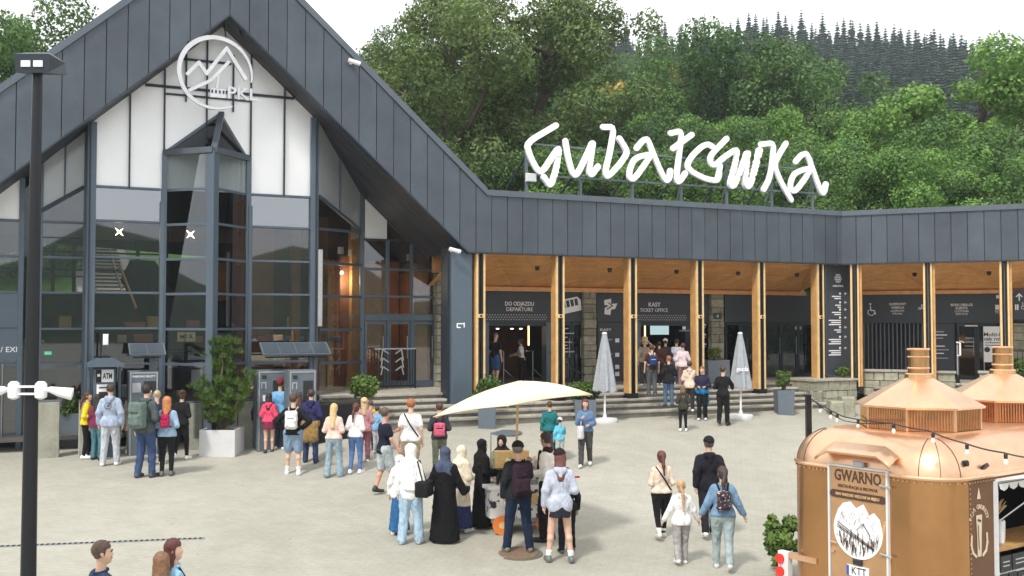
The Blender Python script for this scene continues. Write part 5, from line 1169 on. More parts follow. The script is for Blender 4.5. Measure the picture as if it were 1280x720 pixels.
# ------------------------------------------------------------ lamp post with white cameras
LP = Vector((-.4680*10, 10, gz(-4.68, 10))); fr = Matrix.Translation(LP); t = thing('lamp_post', 'tall black lamp post with flat double lamp head at the left of the plaza', 'lamp post', fr)
MB(fr).tube([(0, 0, -.1), (0, 0, 1.2), (0, 0, 4.2), (.01, 0, 6.65)], [.078, .075, .062, .045], 14).build('pole', 'black_steel', t, True)
hz = YP(41, 97, 10).z-LP.z
m_ = MB(fr); m_.add([(-.15, -.12, hz+.02), (.17, -.12, hz+.02), (.17, .3, hz+.1), (-.15, .3, hz+.1), (-.16, -.14, hz+.2), (.18, -.14, hz+.2), (.15, .3, hz+.22), (-.13, .3, hz+.22), (-.10, 0, hz+.25), (.12, 0, hz+.25), (.1, .25, hz+.26), (-.08, .25, hz+.26)],
    [(3,2,1,0),(0,1,5,4),(1,2,6,5),(2,3,7,6),(3,0,4,7),(4,5,9,8),(5,6,10,9),(6,7,11,10),(7,4,8,11),(8,9,10,11)]); m_.build('lamp_head', 'dark_frame', t)
for x in (-.09, .03): MB(fr).box(x, x+.09, -.14, -.125, hz+.075, hz+.135).build('led_panel', 'white_paint', t)
cz = YP(41, 487, 10).z-LP.z
ct = thing('camera_cluster', 'pair of white surveillance cameras on a white bracket clamped to the black lamp post', 'camera', Matrix.Translation(LP+Vector((0, 0, cz)))); fc = Matrix.Translation(LP+Vector((0, -.02, cz)))
for z in (-.035, .035): MB(fc).box(-.12, .12, -.085, -.06, z-.01, z+.01).build('strap', 'white_paint', ct)
for sg in (-1, 1):
    MB(fc).lathe([(.02, -.09), (.055, -.07), (.06, 0), (.055, .06), (.03, .085)], (sg*.13, -.06, 0), 10).build('mount', 'white_paint', ct, True)
    MB(fc).tube([(sg*.16, -.06, 0), (sg*.24, -.08, .01)], .022, 8).build('arm', 'white_paint', ct)
MB(fc).tube([(-.20, -.08, .01), (-.27, -.12, -.01), (-.35, -.16, -.03)], [.03, .052, .045], 10).build('camera_body', 'white_paint', ct, True); MB(fc).tube([(.22, -.08, .01), (.3, -.06, -.015), (.42, -.03, -.04)], [.028, .045, .06], 10).build('camera_body', 'white_paint', ct, True)
# ------------------------------------------------------------ closed parasols
def closed_parasol(px, ytop, yb, ybase, label, letters=None, lean=0):
    p = GP(px, ybase); fr = Matrix.Translation(p); z1_ = (YP(px, ytop, p.y)-p).z; z0 = (YP(px, yb, p.y)-p).z; t = thing('closed_parasol', label, 'parasol', fr)
    n = 32; vs = []; rows_ = 7
    for j in range(rows_):
        k = j/(rows_-1); z = z1_-(z1_-z0)*k; r = .06+.24*k**.8
        for i in range(n): a = i*6.283/n; rr = r*(1+.22*k*math.sin(a*8+k*.7)); vs.append((rr*math.cos(a), rr*math.sin(a), z+(.04*math.sin(a*8) if j == rows_-1 else 0)))
    m_ = MB(fr).add(vs, [(j*n+i, (j+1)*n+i, (j+1)*n+(i+1) % n, j*n+(i+1) % n) for j in range(rows_-1) for i in range(n)]+[tuple(range(n))]); m_.build('canopy', 'grey_cloth', t, True)
    MB(fr).tube([(0, 0, 0), (0, 0, z0+.4)], .028, 10).build('pole', 'white_paint', t); MB(fr).lathe([(.02, z1_-.02), (.075, z1_), (.06, z1_+.03), (0, z1_+.05)], n=10).build('finial', 'white_paint', t)
    MB(fr).lathe([(.34, -.05), (.36, .03), (.34, .09), (.06, .11), (.05, .2)], n=24).build('base', 'planter_white', t, True)
    if letters: text(letters, fr, .0, z0+.5, -.26, .12, M['sign_white'], t, width=.34, bold=.04)
closed_parasol(756, 417, 489, 527, 'closed grey parasol with pleated cloth behind the right tip of the cream parasol')
closed_parasol(926, 417, 485, 522, 'closed grey parasol with white letters beside the man in black', 'gazda')
# ------------------------------------------------------------ cream parasol over the cart
pc = YP(648, 476, 17.6); gp_ = GP(643, 644); base = Vector((gp_.x, gp_.y, gp_.z)); fr = Matrix.Translation(base); t = thing('open_parasol', 'large square cream parasol with drooping corners over the street cart', 'parasol', fr)
cor = [YP(541, 521, 17.0)-base, YP(634, 507, 15.9)-base, YP(741, 493, 17.6)-base, YP(668, 489, 19.2)-base]; apx = pc-base
n = 8; vs = [apx]; fs = []
ring_n = 4*n
for j in range(1, 6):
    k = j/5
    for i in range(4):
        A_, B_ = cor[i], cor[(i+1) % 4]
        for q in range(n):
            u = q/n; e = A_.lerp(B_, u); sagc = 4*u*(1-u); p = apx.lerp(e, k); ctr = apx.lerp((A_+B_)/2, k)
            p = p.lerp(ctr, .12*sagc*k); p.z += .07*math.sin(k*math.pi)*(1-.5*sagc)+.03*k*sagc; vs.append(p)
for i in range(ring_n): fs.append((0, 1+i, 1+(i+1) % ring_n))
for j in range(4): fs += [(1+j*ring_n+i, 1+(j+1)*ring_n+i, 1+(j+1)*ring_n+(i+1) % ring_n, 1+j*ring_n+(i+1) % ring_n) for i in range(ring_n)]
m_ = MB(fr).add(vs, fs); co = m_.build('canopy', 'cream_cloth', t, True); md = co.modifiers.new('thickness', 'SOLIDIFY'); md.thickness = .012
MB(fr).tube([(0, 0, 0), (apx.x, apx.y, apx.z-.03)], .022, 10).build('pole', 'timber_light', t)
for c_ in cor: MB(fr).bar((apx.x, apx.y, apx.z-.08), c_*.97+Vector((0, 0, .04)), .02).build('rib', 'timber_light', t)
MB(fr).lathe([(.26, 0), (.26, .05), (.05, .08), (.04, .2)], n=18).build('base', 'planter_grey', t)
# ------------------------------------------------------------ street cart
cp = GP(650, 668); CT = Matrix.Translation((cp.x+.05, cp.y+.35, cp.z)) @ Matrix.Rotation(R(8), 4, 'Z'); t = thing('food_cart', 'white street food cart with black leaf print, orange wheels and food on top', 'food cart', CT)
MB(CT).slab([(-.62+.12*0, -.3), (.45, -.3), (.55, -.15), (.55, .3), (-.55, .35), (-.7, .1)], .28, .78).build('body', 'cart_print', t)
MB(CT).slab([(-.66, -.33), (.5, -.33), (.6, -.15), (.6, .33), (-.6, .38), (-.75, .1)], .78, .84).build('worktop', 'white_paint', t); MB(CT).slab([(-.6, -.28), (.44, -.28), (.52, .3), (-.55, .33)], .2, .275).build('chassis', 'galv', t)
MB(CT).box(-.5, .4, -.2, .28, .84, 1.12).build('display_case', 'glass_grey', t)
for x, y in ((.36, -.36), (-.42, -.36), (.3, .42)):
    wl = MB(CT).tube([(x, y-.03, .17), (x, y+.03, .17)], .165, 20).build('wheel', 'orange', t); MB(CT).tube([(x, y-.035, .17), (x, y+.035, .17)], .06, 12).build('hub', 'timber_light', wl); 0
for x in (-.55, .5): MB(CT).bar((x, .2, .8), (x, .2, 1.7), .025).build('post', 'galv', t)
MB(CT).bar((.55, -.3, .95), (.95, -.45, 1.0), .03).build('push_handle', 'red_lens', t); MB(CT).bar((.6, -.3, .3), (.75, -.4, 1.0), .03).build('push_handle', 'red_lens', t)
rnd = random.Random(3)
for i in range(22):
    c = rnd.choice(((.75,.5,.2), (.8,.65,.35), (.6,.2,.15), (.3,.45,.15), (.8,.75,.7), (.7,.35,.4))); x = rnd.uniform(-.5, .4); y = rnd.uniform(-.25, .3); z = 1.12 if abs(x) < .45 and y > -.2 else .84
    h = rnd.uniform(.08, .2); o = MB(CT).lathe([(.04, 0), (.055, h*.4), (.05, h*.8), (.02, h)], (x, y, z+.002), 7).build('food_item', cm(c, 'pl'), t)
MB(CT).box(-.5, .1, -.1, .1, 1.13, 1.42).build('bread_tray', 'food', t); MB(CT).box(-.46, -.1, -.34, -.305, .5, .72).build('price_card', 'sign_white', t)
MB(CT).box(-.05, .3, -.34, -.31, .52, .7).build('price_card', 'timber_light', t)

# white market tents down the street behind the viewer, seen only as reflections in the glass front
for i in range(5):
    P = Vector((17+3.6*i, -9-2.4*i, 0)); P.z = terrain_z(P.x, P.y); fr = Matrix.Translation(P) @ Matrix.Rotation(R(38), 4, 'Z')
    t = thing('market_tent', ['nearest', 'second', 'third', 'fourth', 'farthest'][i]+' white market tent of the row behind the viewer, mirrored in the glass', 'market tent', fr)
    for x in (-1.7, 1.7):
        for y in (-1.7, 1.7): MB(fr).box(x-.03, x+.03, y-.03, y+.03, 0, 3.2).build('leg', 'galv', t)
    MB(fr).lathe([(2.5, 3.2), (2.45, 3.35), (.05, 4.6)], (0, 0, 0), 4, .5).build('roof', 'white_paint', t)
    MB(fr).box(-1.5, 1.5, -.6, .6, 0, .95).build('counter', 'timber', t)

# the mountain air between the plaza and the skyline forest
hz_ = MB().box(-760, 760, -760, 1460, -60, 130).build('haze', 'backing'); hz_.data.materials.clear(); hz_['kind'] = 'stuff'
hm = bpy.data.materials.new('air'); hm.use_nodes = True; hm.node_tree.nodes.clear(); ho = hm.node_tree.nodes.new('ShaderNodeOutputMaterial'); hv = hm.node_tree.nodes.new('ShaderNodeVolumePrincipled')
hv.inputs['Color'].default_value = (.80, .88, .97, 1); hv.inputs['Density'].default_value = .0005; hm.node_tree.links.new(hv.outputs['Volume'], ho.inputs['Volume']); hz_.data.materials.append(hm)
# ------------------------------------------------------------ copper trailer
FT = frame((4.707, 11.2, .62), 35); TB = 2.25; TL = 7.0; TW = 2.56; rc = .45
TR = thing('food_trailer', 'rounded copper food trailer with two chimney domes and a printed rear door', 'food trailer', FT)
FTR = FT @ Matrix.Translation((0, TB, 0)) @ Matrix.Rotation(R(-90), 4, 'Z')      # rear face frame, x toward the near corner
def rr_ring(inset, z, n=8):
    pts = []; r = max(.02, rc-inset*.6)
    for (cx, cy, a0) in ((rc, rc, 180), (TL-rc, rc, 270), (TL-rc, TB-rc, 0), (rc, TB-rc, 90)):
        for i in range(n+1): a = R(a0+90*i/n); pts.append((cx+(rc-inset)*math.cos(a) if True else 0, cy+(rc-inset)*math.sin(a), z))
    return pts
def loft(fr, rings, cap_top=True):
    n = len(rings[0]); m_ = MB(fr); vs = [p for r_ in rings for p in r_]
    fs = [(j*n+i, j*n+(i+1) % n, (j+1)*n+(i+1) % n, (j+1)*n+i) for j in range(len(rings)-1) for i in range(n)]
    if cap_top: fs.append(tuple(range((len(rings)-1)*n, len(rings)*n)))
    return m_.add(vs, fs)
# walls: rear wall, far side, front, near side left open for the hatch
ring0, ring1 = rr_ring(0, .35), rr_ring(0, TW)
n = len(ring0); hx0, hx1, hz0_, hz1_ = .98, 4.2, 1.45, 2.46
lab = MB(FT); vs = ring0+ring1; fs = []
for i in range(n):
    j = (i+1) % n; 
    if i == 8: continue                                       # the near side wall between the two rounded corners
    fs.append((i, j, n+j, n+i))
lab.add(vs, fs); lab.build('shell_wall', 'copper_shaded', TR, True)
sw = MB(FT); sw.box(rc, hx0, 0, .05, .35, TW).box(hx1, TL-rc, 0, .05, .35, TW).box(hx0, hx1, .001, .05, .35, hz0_).box(hx0, hx1, .001, .05, hz1_, TW); sw.build('side_wall', 'brown_panel', TR)
rings = [rr_ring(.45*(1-math.cos(a)), TW+.42*math.sin(a)) for a in [R(90)*k/8 for k in range(9)]]; rings.append(rr_ring(.449, TW+.44))
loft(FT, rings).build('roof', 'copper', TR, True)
# roof seams at the corners, rain gutter, rivets
for k in range(3):
    a = R(180+30*(k+.5)); pts = [(rc+(rc-.45*(1-math.cos(b)))*math.cos(a), rc+(rc-.45*(1-math.cos(b)))*math.sin(a), TW+.42*math.sin(b)+.003) for b in [R(11)*q for q in range(8)]]
    MB(FT).tube(pts, .004, 5).build('roof_seam', 'print_brown', TR); pts = [(p[0], TB-p[1], p[2]) for p in pts]; MB(FT).tube(pts, .004, 5).build('roof_seam', 'print_brown', TR)
gut = [(p[0]*1.0, p[1], TW) for p in rr_ring(-.012, TW)]
gm = MB(FT); gm.tube([Vector(p) for p in gut]+[Vector(gut[0])], .022, 6); gm.build('gutter', 'copper', TR, True)
rv = MB(FT)
for r_i in range(len(gut)):
    A_, B_ = Vector(gut[r_i]), Vector(gut[(r_i+1) % len(gut)]); d = (B_-A_).length; m_n = max(1, int(d/.055))
    if A_.x > 3: continue
    for q in range(m_n): c = A_.lerp(B_, q/m_n); rv.box(c.x-.008, c.x+.008, c.y-.008, c.y+.008, TW-.055, TW-.04)
for q in range(40): z = .4+q*.055; rv.box(rc+.02, rc+.034, -.008, .0, z, z+.014)
struct(rv.build('rivets', 'copper', TR), 'stuff')
# chassis and wheels
MB(FT).box(.3, TL-.3, .15, TB-.15, .25, .36).build('chassis', 'black_steel', TR)
for x in (3.0, 3.9):
    for y in (-.02, TB-.2): wh = MB(FT).tube([(x, y, .25), (x, y+.2, .25)], .32, 22).build('wheel', 'rubber', TR, True); MB(FT).tube([(x, y-.01, .25), (x, y+.21, .25)], .17, 16).build('rim', 'galv', wh)
# rear door
def tr(px, py, off=0.): return WL(FTR, px, py, off)
dx0, dz1 = tr(1038, 577); dx1 = tr(1111, 590)[0]
dz1 = (dz1+tr(1111, 590)[1])/2
d = MB(FTR).cbox(dx0+.02, dx1-.02, -.03, .02, .45, dz1-.02, .008).build('door', mat('copper_door', (.52,.31,.16), .45, .55, .1, 3), TR)
fm = MB(FTR); fm.box(dx0-.01, dx0+.014, -.045, .02, .43, dz1).box(dx1-.014, dx1+.01, -.045, .02, .43, dz1).box(dx0+.014, dx1-.014, -.0445, .02, dz1-.022, dz1+.002); fm.build('door_trim', 'planter_white', d)
cxd = (dx0+dx1)/2; yo = -.032
zt = tr(1075, 598)[1]; PB = M['print_brown']
def dtext(st, px, py, h, wfrac, bold=.03): s_, z_ = tr(px, py, yo); text(st, FTR, cxd, z_-h/2, yo, h, PB, d, width=(dx1-dx0)*wfrac, bold=bold, ext=.003)
dtext('GWARNO', 1075, 596.5, .135, .80, .05); dtext('RESTAURACJA & BROWAR', 1075, 610.5, .036, .68, .03)
s_, z_ = tr(1074, 621, yo); MB(FTR).prism([(cxd-.34+.045*math.cos(a), z_+.045*math.sin(a)) for a in [R(90+22.5*k) for k in range(9)]]+[(cxd+.34+.045*math.cos(a), z_+.045*math.sin(a)) for a in [R(-90+22.5*k) for k in range(9)]], yo-.006, yo+.002).build('banner_strip', 'print_brown', d)
text('PIWO WARZONE I WĘDZONE NA MIEJSCU', FTR, cxd, z_-.015, yo-.008, .034, M['timber_light'], d, width=.6, bold=.02, ext=.002)
s_, z_ = tr(1073.5, 664, yo); r_ = .335
m_ = MB(FTR); pk = [(cxd+r_*math.cos(a), z_+r_*math.sin(a)*.98) for a in [R(158+ (224)*k/24) for k in range(25)]]
top_ = [(cxd+.30, z_+.17), (cxd+.22, z_+.24), (cxd+.16, z_+.20), (cxd+.08, z_+.32), (cxd-.02, z_+.26), (cxd-.1, z_+.33), (cxd-.2, z_+.30), (cxd-.27, z_+.22)]
disc = m_.prism(pk+top_, yo-.005, yo+.001).build('picture_disc', 'sign_white', d)
rnd = random.Random(2); m_ = MB(FTR)
def inside(x, z): return (x-cxd)**2+(z-z_)**2 < (r_*.92)**2
for i in range(170):                                              # etched rock and forest strokes
    x = cxd+rnd.uniform(-.3, .3); z = z_+rnd.uniform(-.3, .02); l = rnd.uniform(.04, .12)
    if inside(x, z) and inside(x, z-l) : m_.bar((x, yo-.0065-.00004*i, z), (x+rnd.uniform(-.012, .012), yo-.0065-.00004*i, z-l), rnd.uniform(.003, .010), .001)
for i in range(26):
    x = cxd+rnd.uniform(-.24, .26); z = z_+rnd.uniform(.08, .24); l = rnd.uniform(.04, .1); 
    if inside(x, z): m_.bar((x, yo-.0065-.00004*i, z), (x+l*rnd.choice((-.5, .4)), yo-.0065-.00004*i, z-l), .006, .001)
for o in (0, .035, .06): m_.bar((cxd-.28, yo-.014-o*.01, z_+.08-o), (cxd+.22, yo-.014-o*.01, z_-.17-o*.3), .014, .001)
m_.bar((cxd-.02, yo-.016, z_+.0), (cxd+.08, yo-.016, z_+.1), .015, .001); m_.bar((cxd+.08, yo-.0165, z_+.1), (cxd+.18, yo-.0165, z_-.03), .015, .001)
m_.build('etching', 'print_brown', d)
text('GUBAŁÓWKA', FTR @ Matrix.Translation((cxd+.36, 0, z_+.03)) @ Matrix.Rotation(R(-80), 4, 'Y') if False else FTR @ Matrix.Translation((cxd+.355, 0, z_+.02)) @ Matrix.Rotation(R(-75), 4, 'Y'), 0, 0, yo, .035, M['timber_light'], d, width=.3, bold=.03, ext=.002)
for py in (609, 695): s_, z2_ = tr(1110, py, yo); MB(FTR).tube([(dx1-.09, -.05, z2_+.01), (dx1+.06, -.05, z2_-.005)], .012, 6).build('hinge', 'galv', d)
s_, z2_ = tr(1043, 677, yo); MB(FTR).tube([(dx0+.03, -.05, z2_), (dx0+.12, -.06, z2_)], .012, 6).build('latch', 'copper', d); MB(FTR).tube([(dx0+.06, -.03, z2_-.1), (dx0+.06, -.055, z2_-.1)], .026, 10).build('lock', 'copper', d)
s_, z2_ = tr(1070, 702, yo); MB(FTR).cbox(cxd-.06, cxd+.06, -.07, -.03, z2_-.03, z2_+.035, .015).build('plate_lamp', 'black_plastic', d)
s_, z2_ = tr(1070, 713, yo); pl = MB(FTR).cbox(cxd-.15, cxd+.15, -.05, -.033, z2_-.07, z2_+.055, .003).build('number_plate', 'sign_white', d)
text('KTT', FTR, cxd+.02, z2_-.045, -.052, .09, M['black_plastic'], pl, width=.2, bold=.01, ext=.002); MB(FTR).box(cxd-.148, cxd-.115, -.053, -.049, z2_-.066, z2_+.052).build('plate_band', cm((.02,.08,.45), 'pl'), pl)
# rain hood over the door
hp = []
for i in range(13): k = i/12; x = dx0-.10+(dx1-dx0+.22)*k; hp.append((x, dz1+.07+.10*min(1, math.sin(math.pi*k)*2.2)))
m_ = MB(FTR); vs = []
for x, z in hp: vs += [(x, .02, z+.10), (x, -.17, z), (x, -.165, z-.03)]
m_.add(vs, [(3*i+k, 3*i+k+1, 3*i+k+4, 3*i+k+3) for i in range(12) for k in (0, 1)]); hd = m_.build('door_hood', 'copper', TR, True); sm = hd.modifiers.new('t', 'SOLIDIFY'); sm.thickness = .012
MB(FTR).cbox(cxd-.04, cxd+.09, -.07, -.02, dz1+.0, dz1+.07, .01).build('door_lamp', 'sign_grey', TR)
# side emblem: beer glass
def sp(px, py, off=0.): return WL(FT, px, py, off)
s_, z_ = sp(1224, 673, -.004); k = .30; yo = -.006
SWm = cm((.62,.52,.40), 'pl')
m_ = MB(FT); m_.prism([(s_-.055, z_+.26), (s_+.055, z_+.26), (s_+.04, z_-.0), (s_+.035, z_-.2), (s_-.035, z_-.2), (s_-.04, z_)], yo-.004, yo+.002); m_.build('glass_emblem', SWm, TR)
m_ = MB(FT); stroke(m_, [(s_-.035, z_+.21), (s_+.03, z_+.19)], .025, yo-.007, yo-.0045); stroke(m_, [(s_-.03, z_+.15), (s_-.015, z_-.12)], .012, yo-.009, yo-.0075); m_.build('glass_emblem_line', 'print_brown', TR)
m_ = MB(FT); stroke(m_, [(s_-.15, z_+.05), (s_-.16, z_-.06), (s_-.13, z_-.15), (s_-.06, z_-.2)], .028, yo-.004, yo+.001); m_.build('leaf_emblem', SWm, TR); m_ = MB(FT); stroke(m_, [(s_+.15, z_+.05), (s_+.16, z_-.06), (s_+.13, z_-.15), (s_+.06, z_-.2)], .028, yo-.004, yo+.001); m_.build('leaf_emblem', SWm, TR)
MB(FT).prism([(s_-.035, z_+.44), (s_+.035, z_+.44), (s_, z_+.56)], yo-.004, yo+.001).build('drop_emblem', SWm, TR)
for i, ch in enumerate('PIJĄ GRUBSZY'):
    a = R(165-150*i/11); text(ch, FT @ Matrix.Translation((s_+.17*math.cos(a), 0, z_+.18+.17*math.sin(a))) @ Matrix.Rotation(-(a-R(90)), 4, 'Y') if ch != ' ' else FT, 0, -.02, yo, .05, SWm, TR, bold=.03, ext=.002) if ch != ' ' else None
# hatch: frame, interior, counter, raised flap
hf = MB(FT); hf.box(hx0-.03, hx0+.02, -.03, .06, hz0_-.03, hz1_+.03).box(hx1-.02, hx1+.03, -.03, .06, hz0_-.03, hz1_+.03).box(hx0+.02, hx1-.02, -.028, .058, hz0_-.03, hz0_+.0).box(hx0+.02, hx1-.02, -.028, .058, hz1_-.0, hz1_+.03); hf.build('hatch_frame', 'planter_white', TR)
MB(FT).box(hx0-.2, hx1+.2, 1.5, 1.55, .4, TW).build('interior_wall', 'black_plastic', TR); MB(FT).box(hx0-.25, hx0-.2, .06, 1.5, .4, TW).build('interior_wall', 'black_plastic', TR); MB(FT).box(hx0-.2, hx1+.2, .06, 1.5, 2.5, 2.55).build('interior_ceiling', 'black_plastic', TR)
MB(FT).box(hx0-.2, hx1, .0601, .6, hz0_+.20, hz0_+.25).build('counter', 'timber', TR)
MB(FT).poly3([(hx0, -.0, hz1_+.02), (hx0, -.75, hz1_+.20), (hx1, -.75, hz1_+.20), (hx1, 0, hz1_+.02)], -.03).build('hatch_flap', 'white_panel', TR)
vl = MB(FT)
for i in range(16): x = hx0+.1+i*.2; vl.prism([(x-.1, hz1_+.0), (x+.1, hz1_+.0), (x+.07, hz1_-.06), (x, hz1_-.085), (x-.07, hz1_-.06)], -.06, -.05)
vl.build('valance', 'white_paint', TR); MB(FT).bar((hx0+.05, .02, hz0_+.55), (hx0+.32, -.6, hz1_+.14), .014).build('flap_strut', 'galv', TR)
for i, (x, z, w_, h_) in enumerate(((.03, .02, .22, .18), (.28, .02, .3, .18), (.03, -.2, .14, .2), (.2, -.2, .16, .2), (.39, -.18, .35, .16), (.6, .04, .3, .16))): 
    bd = MB(FT).cbox(hx0+x, hx0+x+w_, -.045, -.03, hz0_-.12+z+.1, hz0_-.12+z+h_+.1, .004).build('menu_board', 'black_plastic', TR)
    for q in range(2): MB(FT).box(hx0+x+w_*.2, hx0+x+w_*.8, -.048, -.045, hz0_-.12+z+.1+h_*(.35+.25*q), hz0_-.12+z+.1+h_*(.42+.25*q)).build('lettering', 'sign_grey', bd)
def onc(name, lab, cat, x, y, prof, m, n_=12):
    P = FT @ Vector((x, y, hz0_+.252)); t_ = MB(Matrix.Translation(P)).lathe(prof, n=n_).build(name, m, None, True, loc=P); tag(t_, lab, cat)
onc('bottle', 'green glass bottle nearest the left end of the trailer counter', 'bottle', hx0+.10, .2, [(.035, 0), (.035, .15), (.014, .2), (.014, .26)], cm((.05,.15,.05), 'pl'))
onc('coffee_urn', 'black urn on the trailer counter next to the bottle', 'urn', hx0+.26, .25, [(.08, 0), (.08, .2), (.05, .24), (.02, .26)], cm((.03,.03,.035), 'pl'))
onc('cup_stack', 'stack of white paper cups on the trailer counter', 'cups', hx0+.44, .2, [(.05, 0), (.055, .24), (.045, .26)], cm((.8,.8,.8), 'pl')); onc('cup_stack', 'second stack of white paper cups farther along the trailer counter', 'cups', hx0+.6, .28, [(.05, 0), (.055, .22), (.045, .24)], cm((.8,.8,.8), 'pl'))
P = FT @ Vector((hx0+.62, .45, hz0_+.25)); t_ = thing('dried_grain_bunch', 'bunch of dry wheat ears standing at the back of the trailer counter', 'dried plants', Matrix.Translation(P)); MB(Matrix.Translation(P)).lathe([(.06, 0), (.09, .12), (.06, .2)], n=10).build('pot', 'timber', t_)
gm_ = MB(Matrix.Translation(P)); rnd = random.Random(5)
for i in range(60): a = rnd.uniform(0, 6.28); r_ = rnd.uniform(.05, .22); gm_.bar((0, 0, .15), (r_*math.cos(a), r_*math.sin(a), .36+rnd.uniform(0, .12)), .008)
gm_.build('ears', 'timber_light', t_)
# side lamp and roof knob
MB(FT).tube([(rc+.32, -.02, TW+.10), (rc+.32, -.0, TW+.12)], .05, 12).build('side_lamp', 'black_steel', TR)
s_, z_ = sp(1199, 579, .1); P_ = (s_, .06, z_); MB(FT).tube([P_, (s_, -.0, z_+.01)], .035, 12).build('roof_knob', 'black_steel', TR)
# tail light on its bracket
a_ = tr(991, 704, .15); tx_ = a_[0]
tl = MB(FTR).cbox(tx_-.085, tx_+.075, -.06, .05, a_[1]-.30, a_[1]+.17, .03).build('tail_light', 'planter_white', TR); 
for dz, in ((.085,), (-.075,)): 
    MB(FTR).tube([(tx_-.02, -.085, a_[1]+dz), (tx_-.02, -.055, a_[1]+dz)], .062, 18).build('lens', 'red_lens', tl)
MB(FTR).box(tx_+.07, tx_+.5, -.02, .03, a_[1]+.1, a_[1]+.17).build('bracket', 'copper', tl)
# lantern domes
def dome(px, label_part):
    # find x on the roof ridge line under the pixel column
    best = min([i*.01 for i in range(600)], key=lambda x: abs(640+F*((FT @ Vector((x, TB/2, 0))).x/(FT @ Vector((x, TB/2, 0))).y)-px)); c = (best, TB/2, 0); zb_ = TW+.44
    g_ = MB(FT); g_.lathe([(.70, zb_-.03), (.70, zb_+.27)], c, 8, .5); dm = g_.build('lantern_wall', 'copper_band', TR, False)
    for k in range(8):
        a = (k+.5)*math.pi/4; MB(FT).box(0, .001, 0, .001, 0, .001) if False else None
        p_ = Vector((c[0]+.70*math.cos(a), c[1]+.70*math.sin(a), 0)); MB(FT).box(p_.x-.014, p_.x+.014, p_.y-.014, p_.y+.014, zb_-.02, zb_+.27).build('corner_post', 'copper', dm)
    sl = MB(FT)
    for k in range(8):
        a0, a1 = (k+.5)*math.pi/4, (k+1.5)*math.pi/4
        for q in range(1, 16):
            u = q/16; x = c[0]+.702*(math.cos(a0)*(1-u)+math.cos(a1)*u); y = c[1]+.702*(math.sin(a0)*(1-u)+math.sin(a1)*u); sl.box(x-.006, x+.006, y-.006, y+.006, zb_, zb_+.25)
    struct(sl.build('louvres', 'copper_pipe', dm), 'stuff')
    MB(FT).lathe([(.715, zb_-.02), (.73, zb_+.0)], c, 8, .5).build('base_trim', 'copper', dm)
    MB(FT).lathe([(.76, zb_+.26), (.77, zb_+.285), (.15, zb_+.62), (.15, zb_+.64)], c, 8, .5).build('cone_roof', 'copper', TR)
    ch = MB(FT).lathe([(.17, zb_+.60), (.16, zb_+.66), (.125, zb_+.67), (.125, zb_+.95), (.135, zb_+.96), (.13, zb_+.98)], c, 22).build('chimney', 'copper_pipe', TR, True)
    for z, r_ in ((.655, .165), (.73, .14), (.87, .135), (.965, .142)): MB(FT).lathe([(r_-.012, zb_+z-.012), (r_, zb_+z), (r_-.012, zb_+z+.012)], c, 22).build('ring', 'copper', ch, True)
dome(1147, ''); dome(1252, '')
# ------------------------------------------------------------ festoon lights
pp = YP(1011, 560, 14.5); gz_ = gz(pp.x, 14.5); ztop = YP(1010, 493, 14.5).z
t = thing('light_pole', 'short black wooden post at the left end of the festoon lights', 'pole', Matrix.Translation((pp.x, 14.5, gz_))); MB().box(pp.x-.035, pp.x+.035, 14.46, 14.54, gz_, ztop).build('post', 'black_steel', t); MB().box(pp.x+.0355, pp.x+.045, 14.47, 14.53, gz_, ztop-.02).build('edge_strip', 'planter_white', t)
P0 = Vector((pp.x+.03, 14.45, YP(1015, 499, 14.45).z)); P1 = YP(1088, 530, 12.2); P2 = YP(1163, 539, 11.2); P3_ = YP(1300, 573, 10.0)
P1 = P1; path = []
ctrl = [P0, YP(1055, 521, 13.2), YP(1115, 529, 12.0), YP(1160, 538, 11.3), YP(1206, 554, 10.7), YP(1255, 566, 10.2), P3_]
for i in range(len(ctrl)-1):
    for q in range(5): u = q/5; path.append(ctrl[i].lerp(ctrl[i+1], u)-Vector((0, 0, .012*math.sin(u*math.pi))))
path.append(ctrl[-1]); t = thing('festoon_string', 'black cable of clear festoon bulbs sagging above the copper trailer roof', 'string lights', Matrix.Translation(P0)); MB().tube(path, .009, 6).build('cable', 'black_plastic', t, True)
path2 = [p-Vector((0, 0, .05*math.sin(math.pi*min(1, i/10)))) for i, p in enumerate(path[:11])]; MB().tube(path2, .006, 5).build('cable', 'black_plastic', t, True)
def onpath(px): return min(path, key=lambda p: abs(640+F*p.x/p.y-px))
for px in (1024, 1037, 1045, 1071, 1115, 1164, 1206, 1254):
    best = None
    for i in range(len(path)-1):
        a, b = path[i], path[i+1]; xa, xb = 640+F*a.x/a.y, 640+F*b.x/b.y
        if xa <= px <= xb: best = a.lerp(b, (px-xa)/(xb-xa))
    c = best; MB().lathe([(.012, 0), (.02, -.01), (.02, -.05), (.012, -.055)][::-1], (c.x, c.y, c.z), 8).build('socket', 'black_plastic', t); MB().lathe([(.010, -.055), (.021, -.075), (.023, -.095), (.014, -.113), (0, -.118)][::-1], (c.x, c.y, c.z), 10).build('bulb', 'bulb', t, True)
